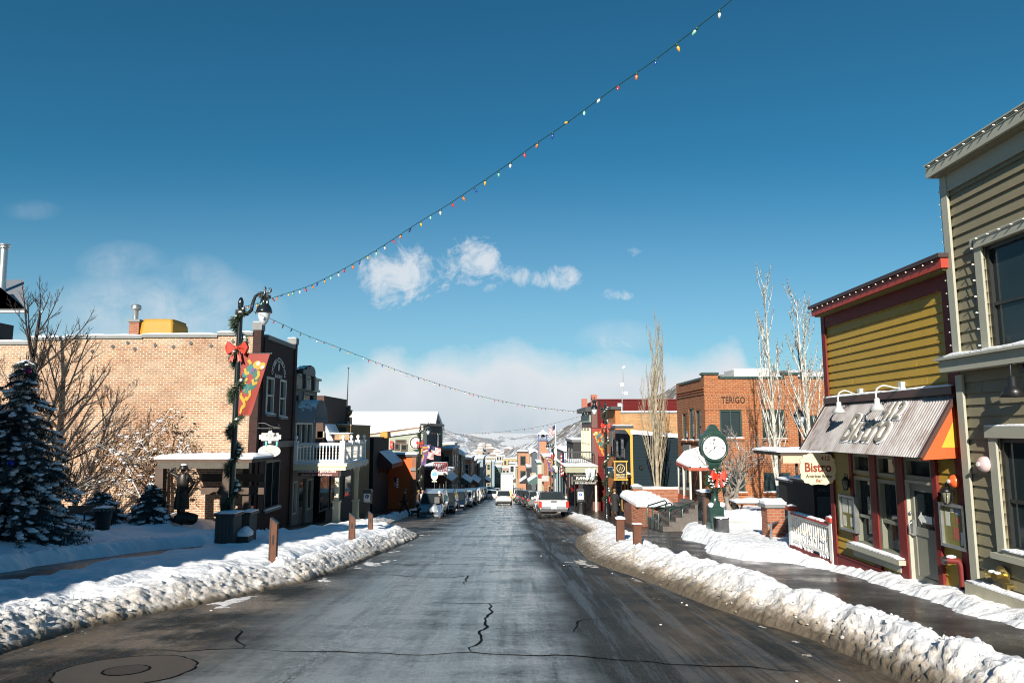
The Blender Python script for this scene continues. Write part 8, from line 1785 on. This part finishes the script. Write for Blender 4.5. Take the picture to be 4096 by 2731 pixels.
for x, y in ((a.x + .2, dY + .2), (a.x + .2, dY + 4), (a.x + .2, dY + 8), (a.x + .2, dY + 11.7), (a.x + .75, dY + .2)): q = MB(); q.tube([(x, y, zg(y)), (x, y, zd_)], .07, 8); q.build('post', BLACK, o)
q = MB(); q.box(b.x - .25, b.x - .1, dY + .1, dY + .25, zg(dY), zd_); q.build('post', CREAM, o)
s = thing('sign', 'black pub sign with white lettering under the roof deck', 'sign', at(2342, 1918, dY)); c = at(2342, 1912, dY - .05); w_ = (at(2388, 1912, dY).x - at(2296, 1912, dY).x) / 2; q = MB(); q.box(c.x - w_, c.x + w_, dY - .1, dY - .02, c.z - .16, c.z + .2); q.build('board', BLACK, s); q = MB(); q.box(c.x - w_ - .04, c.x + w_ + .04, dY - .09, dY - .03, c.z + .201, c.z + .25); q.box(c.x - w_ - .04, c.x + w_ + .04, dY - .09, dY - .03, c.z - .21, c.z - .161); q.build('border', PALEOL, s)
lettering(s, "FLANAGAN'S", (c.x, dY - .105, c.z + .02), (1, 0, 0), .3, WHITE, width=w_ * 1.6, height=.24, bold=.006)
q = MB(); q.box(c.x - w_ * .95, c.x + w_ * .95, dY - .1, dY - .03, c.z - .48, c.z - .26); q.build('lower_board', BLACK, s); lettering(s, 'IRISH PUB & RESTAURANT', (c.x, dY - .105, c.z - .37), (1, 0, 0), .2, WHITE, width=w_ * 1.8, height=.14)
o = thing('red_awning', 'small red awning on the pub wall under the deck', 'awning', at(2300, 1945, 60)); a_ = at(2288, 1952, 60); b_ = at(2318, 1936, 60); q = MB(); q.prism([(a_.x, 60, a_.z), (a_.x, 60, a_.z - .25), (b_.x, 61, a_.z - .25), (b_.x, 61, b_.z + .1)], (0, 1.5, 0)); q.build('canvas', plain('red_canvas', (.45, .02, .03), .6), o)
for u in (2352, 2372): p = at(u, 1875, 56.6); q = MB(); q.prism([(p.x - .25, 56.6, p.z), (p.x + .2, 56.6, p.z + .1), (p.x + .1, 56.65, p.z - .75), (p.x - .1, 56.6, p.z - .95)], (0, .03, 0)); o = q.build('pennant', plain('pale_blue_flag', (.42, .5, .53), .7)); tag(o, 'limp pale blue flag hanging at the deck edge, ' + ('left' if u < 2360 else 'right') + ' of the pair', 'flag', 'pale blue flags at the pub')
bw = far('shop_building', 'pale blue grey boarded side wall beyond the pub deck posts', R_, 2226, 2262, 1888, 71, 6, 'sky', nwin=0, storeys=1)
far('shop_building', 'black fronted shop with two brick chimneys beyond the pub', R_, 2292, 2346, 1768, 78, 9, 'black', nwin=1, trim='grey')
for u in (2296, 2322): p0, p1 = at(u - 5, 1775, 79), at(u + 6, 1756, 79); q = MB(); q.box(p0.x, p1.x, 79, 79.6, p0.z - .3, p1.z); o = q.build('chimney', REDBRICK); tag(o, 'square brick chimney on the black fronted shop, ' + ('left' if u < 2310 else 'right') + ' of two', 'chimney')
sr = thing('long_house', 'long low house with a broad white snow roof beyond the flagpole', 'house', at(2255, 1850, 98)); a = at(2205, 1840, 96); b = at(2292, 1840, 96); c = at(2215, 1790, 104); d = at(2292, 1792, 104)
q = MB(); q.prism([a, b, d, c], (0, 0, .35)); q.build('roof', SNOW, sr); q = MB(); q.box(a.x, b.x + 1, 96.3, 106, zg(100) - 1, a.z - .02); q.build('wall', REDBRICK, sr)
far('shop_building', 'red brick corner building behind the purple banner', R_, 2176, 2245, 1832, 99, 10, 'brick', nwin=2, trim='cream')
# brick clock tower with open belfry
tY = 112; a = at(2154, 1880, tY); b = at(2196, 1762, tY); t0 = at(2156, 1762, tY); t1 = at(2190, 1762, tY); o = thing('brick_tower', 'brick bell tower with blue corner frame and snowy pyramid roof', 'tower', (a.x, tY, zg(tY)))
q = MB(); zb_ = zg(tY) - 1; q.hexa([(t0.x, tY, zb_), (at(2216, 1880, tY).x, tY, zb_), (at(2216, 1880, tY).x, tY + 2.4, zb_), (t0.x, tY + 2.4, zb_), (t0.x, tY, t0.z), (t1.x, tY, t0.z), (t1.x, tY + 1.4, t0.z), (t0.x, tY + 1.4, t0.z)]); q.build('shaft', FARM['brick2'], o)
BLUEP = plain('blue_frame', (.06, .12, .28), .5); q = MB(); q.box(t0.x - .16, t0.x - .01, tY - .1, tY + .1, zb_, t0.z); q.bar((t1.x + .06, tY - .04, t0.z), (at(2217, 1880, tY).x + .05, tY - .04, zb_ + 1), .15, .15); q.build('corner_frame', BLUEP, o); q = MB(); q.box(t0.x - .2, t1.x + .12, tY - .15, tY + 1.5, t0.z + .003, t0.z + .2); q.build('belt', BLUEP, o)
zr_ = at(2170, 1737, tY).z; zp = at(2170, 1721, tY).z
for x in (t0.x, t1.x - .1):
    for y in (tY, tY + 1.3): q = MB(); q.box(x - .07, x + .07, y, y + .12, t0.z + .2, zr_); q.build('belfry_post', BLUEP, o)
q = MB(); q.add([(t0.x - .3, tY - .3, zr_), (t1.x + .25, tY - .3, zr_), (t1.x + .25, tY + 1.7, zr_), (t0.x - .3, tY + 1.7, zr_), ((t0.x + t1.x) / 2, tY + .7, zp + .1)], [(3, 2, 1, 0), (0, 1, 4), (1, 2, 4), (2, 3, 4), (3, 0, 4)]); q.build('roof', SNOW, o); q = MB(); q.lathe([(.35, 0), (.3, .15), (.2, .5), (.06, .6)], ((t0.x + t1.x) / 2, tY + .7, t0.z + .55), 12); q.build('bell', BLACK, o)
far('shop_building', 'tall red brick block left of the bell tower on the right row', R_, 2072, 2112, 1810, 150, 10, 'brick2', nwin=2, trim='black')
far('shop_building', 'narrow pale orange front beside the tall red brick block', R_, 2114, 2126, 1800, 140, 6, 'orange', nwin=0, trim='white')
far('shop_building', 'slate shop with snowy gable between orange front and bell tower', R_, 2126, 2150, 1812, 128, 7, 'slate', 'gable', 1)
far('shop_building', 'white trimmed low shop below the bell tower', R_, 2150, 2178, 1855, 106, 8, 'white', nwin=1, trim='teal', awn='teal', storeys=1)
far('shop_building', 'dark low shop with black awning along the right row', R_, 2108, 2140, 1872, 135, 9, 'black', nwin=1, trim='grey', awn='black', storeys=1)
far('shop_building', 'cream low shop at the end of the right row', R_, 2064, 2090, 1868, 175, 10, 'cream', nwin=1, trim='brown', awn='brown', storeys=1)
# flags
STRIPE_R, STRIPE_W, CANTON = plain('flag_red', (.45, .03, .04), .7), WHITE, plain('flag_blue', (.02, .03, .1), .7)
def flag(p, w, h, dx, label, droop=.25, m=None):
    o = thing('flag', label, 'flag', p, None); p = Vector(p); q = MB(); n = 10
    def Q(s, t): return p + Vector((dx * w * s, .12 * math.sin(s * 7), -h * t - droop * w * s * (1 + .3 * math.sin(3 * s))))
    for j in range(13):
        for i in range(n): q.add([Q(i / n, j / 13), Q((i + 1) / n, j / 13), Q((i + 1) / n, (j + 1) / 13), Q(i / n, (j + 1) / 13)], [(0, 1, 2, 3)], 2 if j < 7 and i < 4 else j % 2)
    q.build('cloth', [STRIPE_R, STRIPE_W, CANTON], o); return o
fY = 84; p0, p1 = at(2227, 1990, fY), at(2222, 1697, fY); o = thing('flagpole', 'tall white flagpole on the right pavement', 'flagpole', (p0.x, fY, zg(fY))); q = MB(); q.tube([(p0.x, fY, zg(fY)), p1], [.1, .05], 8); q.build('pole', WHITE, o); q = MB(); q.ball(p1, .1, 0, 2); q.build('finial', CHROME, o)
flag(p1 - Vector((.05, 0, .05)), .75, 1.0, -1, 'American flag flying at the top of the white flagpole', .55)
flag(at(2254, 1810, 60), .25, 1.9, -1, 'furled American flag hanging on a pole by the roof deck', .3)
flag(at(1698, 1800, 66), .95, .7, .9, 'American flag on an angled pole by the second left lamp', .2); flag(at(1725, 1782, 72), 1.1, .8, .9, 'American flag on an angled pole before the slate false front', .2); flag(at(1578, 1905, 55.6), .3, .8, 1, 'American flag hanging in shade on the black fronted building', .4)
# signs, wreath and clutter on the left row
c = at(1738, 1898, 62); s = thing('sign', 'oval white sign with a blue mountain picture on a post', 'sign', c); q = MB(); q.prism([(c.x + .32 * math.cos(k * .2618), 62, c.z + .48 * math.sin(k * .2618)) for k in range(24)], (0, .06, 0)); q.build('board', WHITE, s)
q = MB(); q.prism([(c.x - .24, 61.995, c.z - .05), (c.x + .22, 61.995, c.z - .1), (c.x + .2, 61.995, c.z + .15), (c.x + .05, 61.995, c.z + .3), (c.x - .1, 61.995, c.z + .12), (c.x - .2, 61.995, c.z + .2)], (0, -.008, 0)); q.build('picture', plain('sky_blue_picture', (.1, .36, .5), .5), s); q = MB(); q.box(c.x - .22, c.x + .22, 61.98, 62.06, c.z - .62, c.z - .52); q.build('lower_board', CREAM, s); q = MB(); q.tube([(c.x, 62.1, zg(62)), (c.x, 62.1, c.z + .55), (c.x - .35, 62.1, c.z + .75)], .04, 6); q.build('post', BLACK, s)
w = at(1761, 1826, 95.5); q = MB(); q.tube([(w.x + .5 * math.cos(k * .3927), 95.5, w.z + .55 * math.sin(k * .3927)) for k in range(17)], .16, 6); o = q.build('wreath', NEEDLE); tag(o, 'round green wreath on the brick shop of the left row', 'wreath')
rb = thing('balcony', 'dark red balcony with snow over the shops of the left row', 'balcony', at(1760, 1880, 72)); a = at(1735, 1890, 71); b = at(1790, 1890, 71); q = MB(); q.box(a.x, b.x, 71, 80, a.z - .2, a.z); dk_ = q.build('deck', WHITE, rb); snowcap((a.x, 70.9, a.z), (b.x, 80, a.z), .18, dk_)
q = MB(); q.box(a.x, b.x, 71, 71.06, a.z + .9, a.z + 1.0); q.build('handrail', MAROON, rb)
for k in range(9): q = MB(); x = a.x + (b.x - a.x) * k / 8; q.box(x - .04, x + .04, 71, 71.06, a.z, a.z + .9); q.build('baluster', MAROON, rb)
for x in (a.x + .2, b.x - .15): q = MB(); q.box(x - .06, x + .06, 71.1, 71.22, zg(71), a.z - .2); q.build('post', BLACK, rb)
# small hanging boards and shop clutter along both rows, each its own thing
rn = random.Random(17); cols = ['white', 'butter', 'teal', 'brick', 'sky', 'orange', 'cream', 'slate']
for k in range(16):
    sd_ = 1 if k < 8 else -1; i = k % 8; Y = (92, 101, 112, 124, 137, 150, 165, 180)[i]; x = (-8.6 if sd_ > 0 else 4.6) + shift(Y) + rn.uniform(-.3, .3); z = zg(Y) + rn.uniform(2.6, 3.6); q = MB(); q.box(x - .45, x + .45, Y, Y + .06, z, z + rn.uniform(.5, .9)); o = q.build('sign', FARM[cols[(k * 3) % 8]] if cols[(k * 3) % 8] != 'brick' else BC['red'])
    tag(o, 'small hanging shop board far down the %s pavement, %s from the camera' % ('left' if sd_ > 0 else 'right', ('first', 'second', 'third', 'fourth', 'fifth', 'sixth', 'seventh', 'eighth')[i]), 'sign')
for k in range(12):
    sd_ = 1 if k < 6 else -1; i = k % 6; Y = (96, 108, 121, 139, 158, 178)[i]; x = (-9.0 if sd_ > 0 else 5.0) + shift(Y) + rn.uniform(-.5, .3)
    person('person in %s walking on the far %s pavement, %s in line' % (('dark coat', 'red jacket')[k % 2], 'left' if sd_ > 0 else 'right', ('first', 'second', 'third', 'fourth', 'fifth', 'sixth')[i]), (x, Y, zg(Y) + .15), rn.uniform(0, 6), ('black', 'red')[k % 2], 'black', h=1.72, stride=.12)
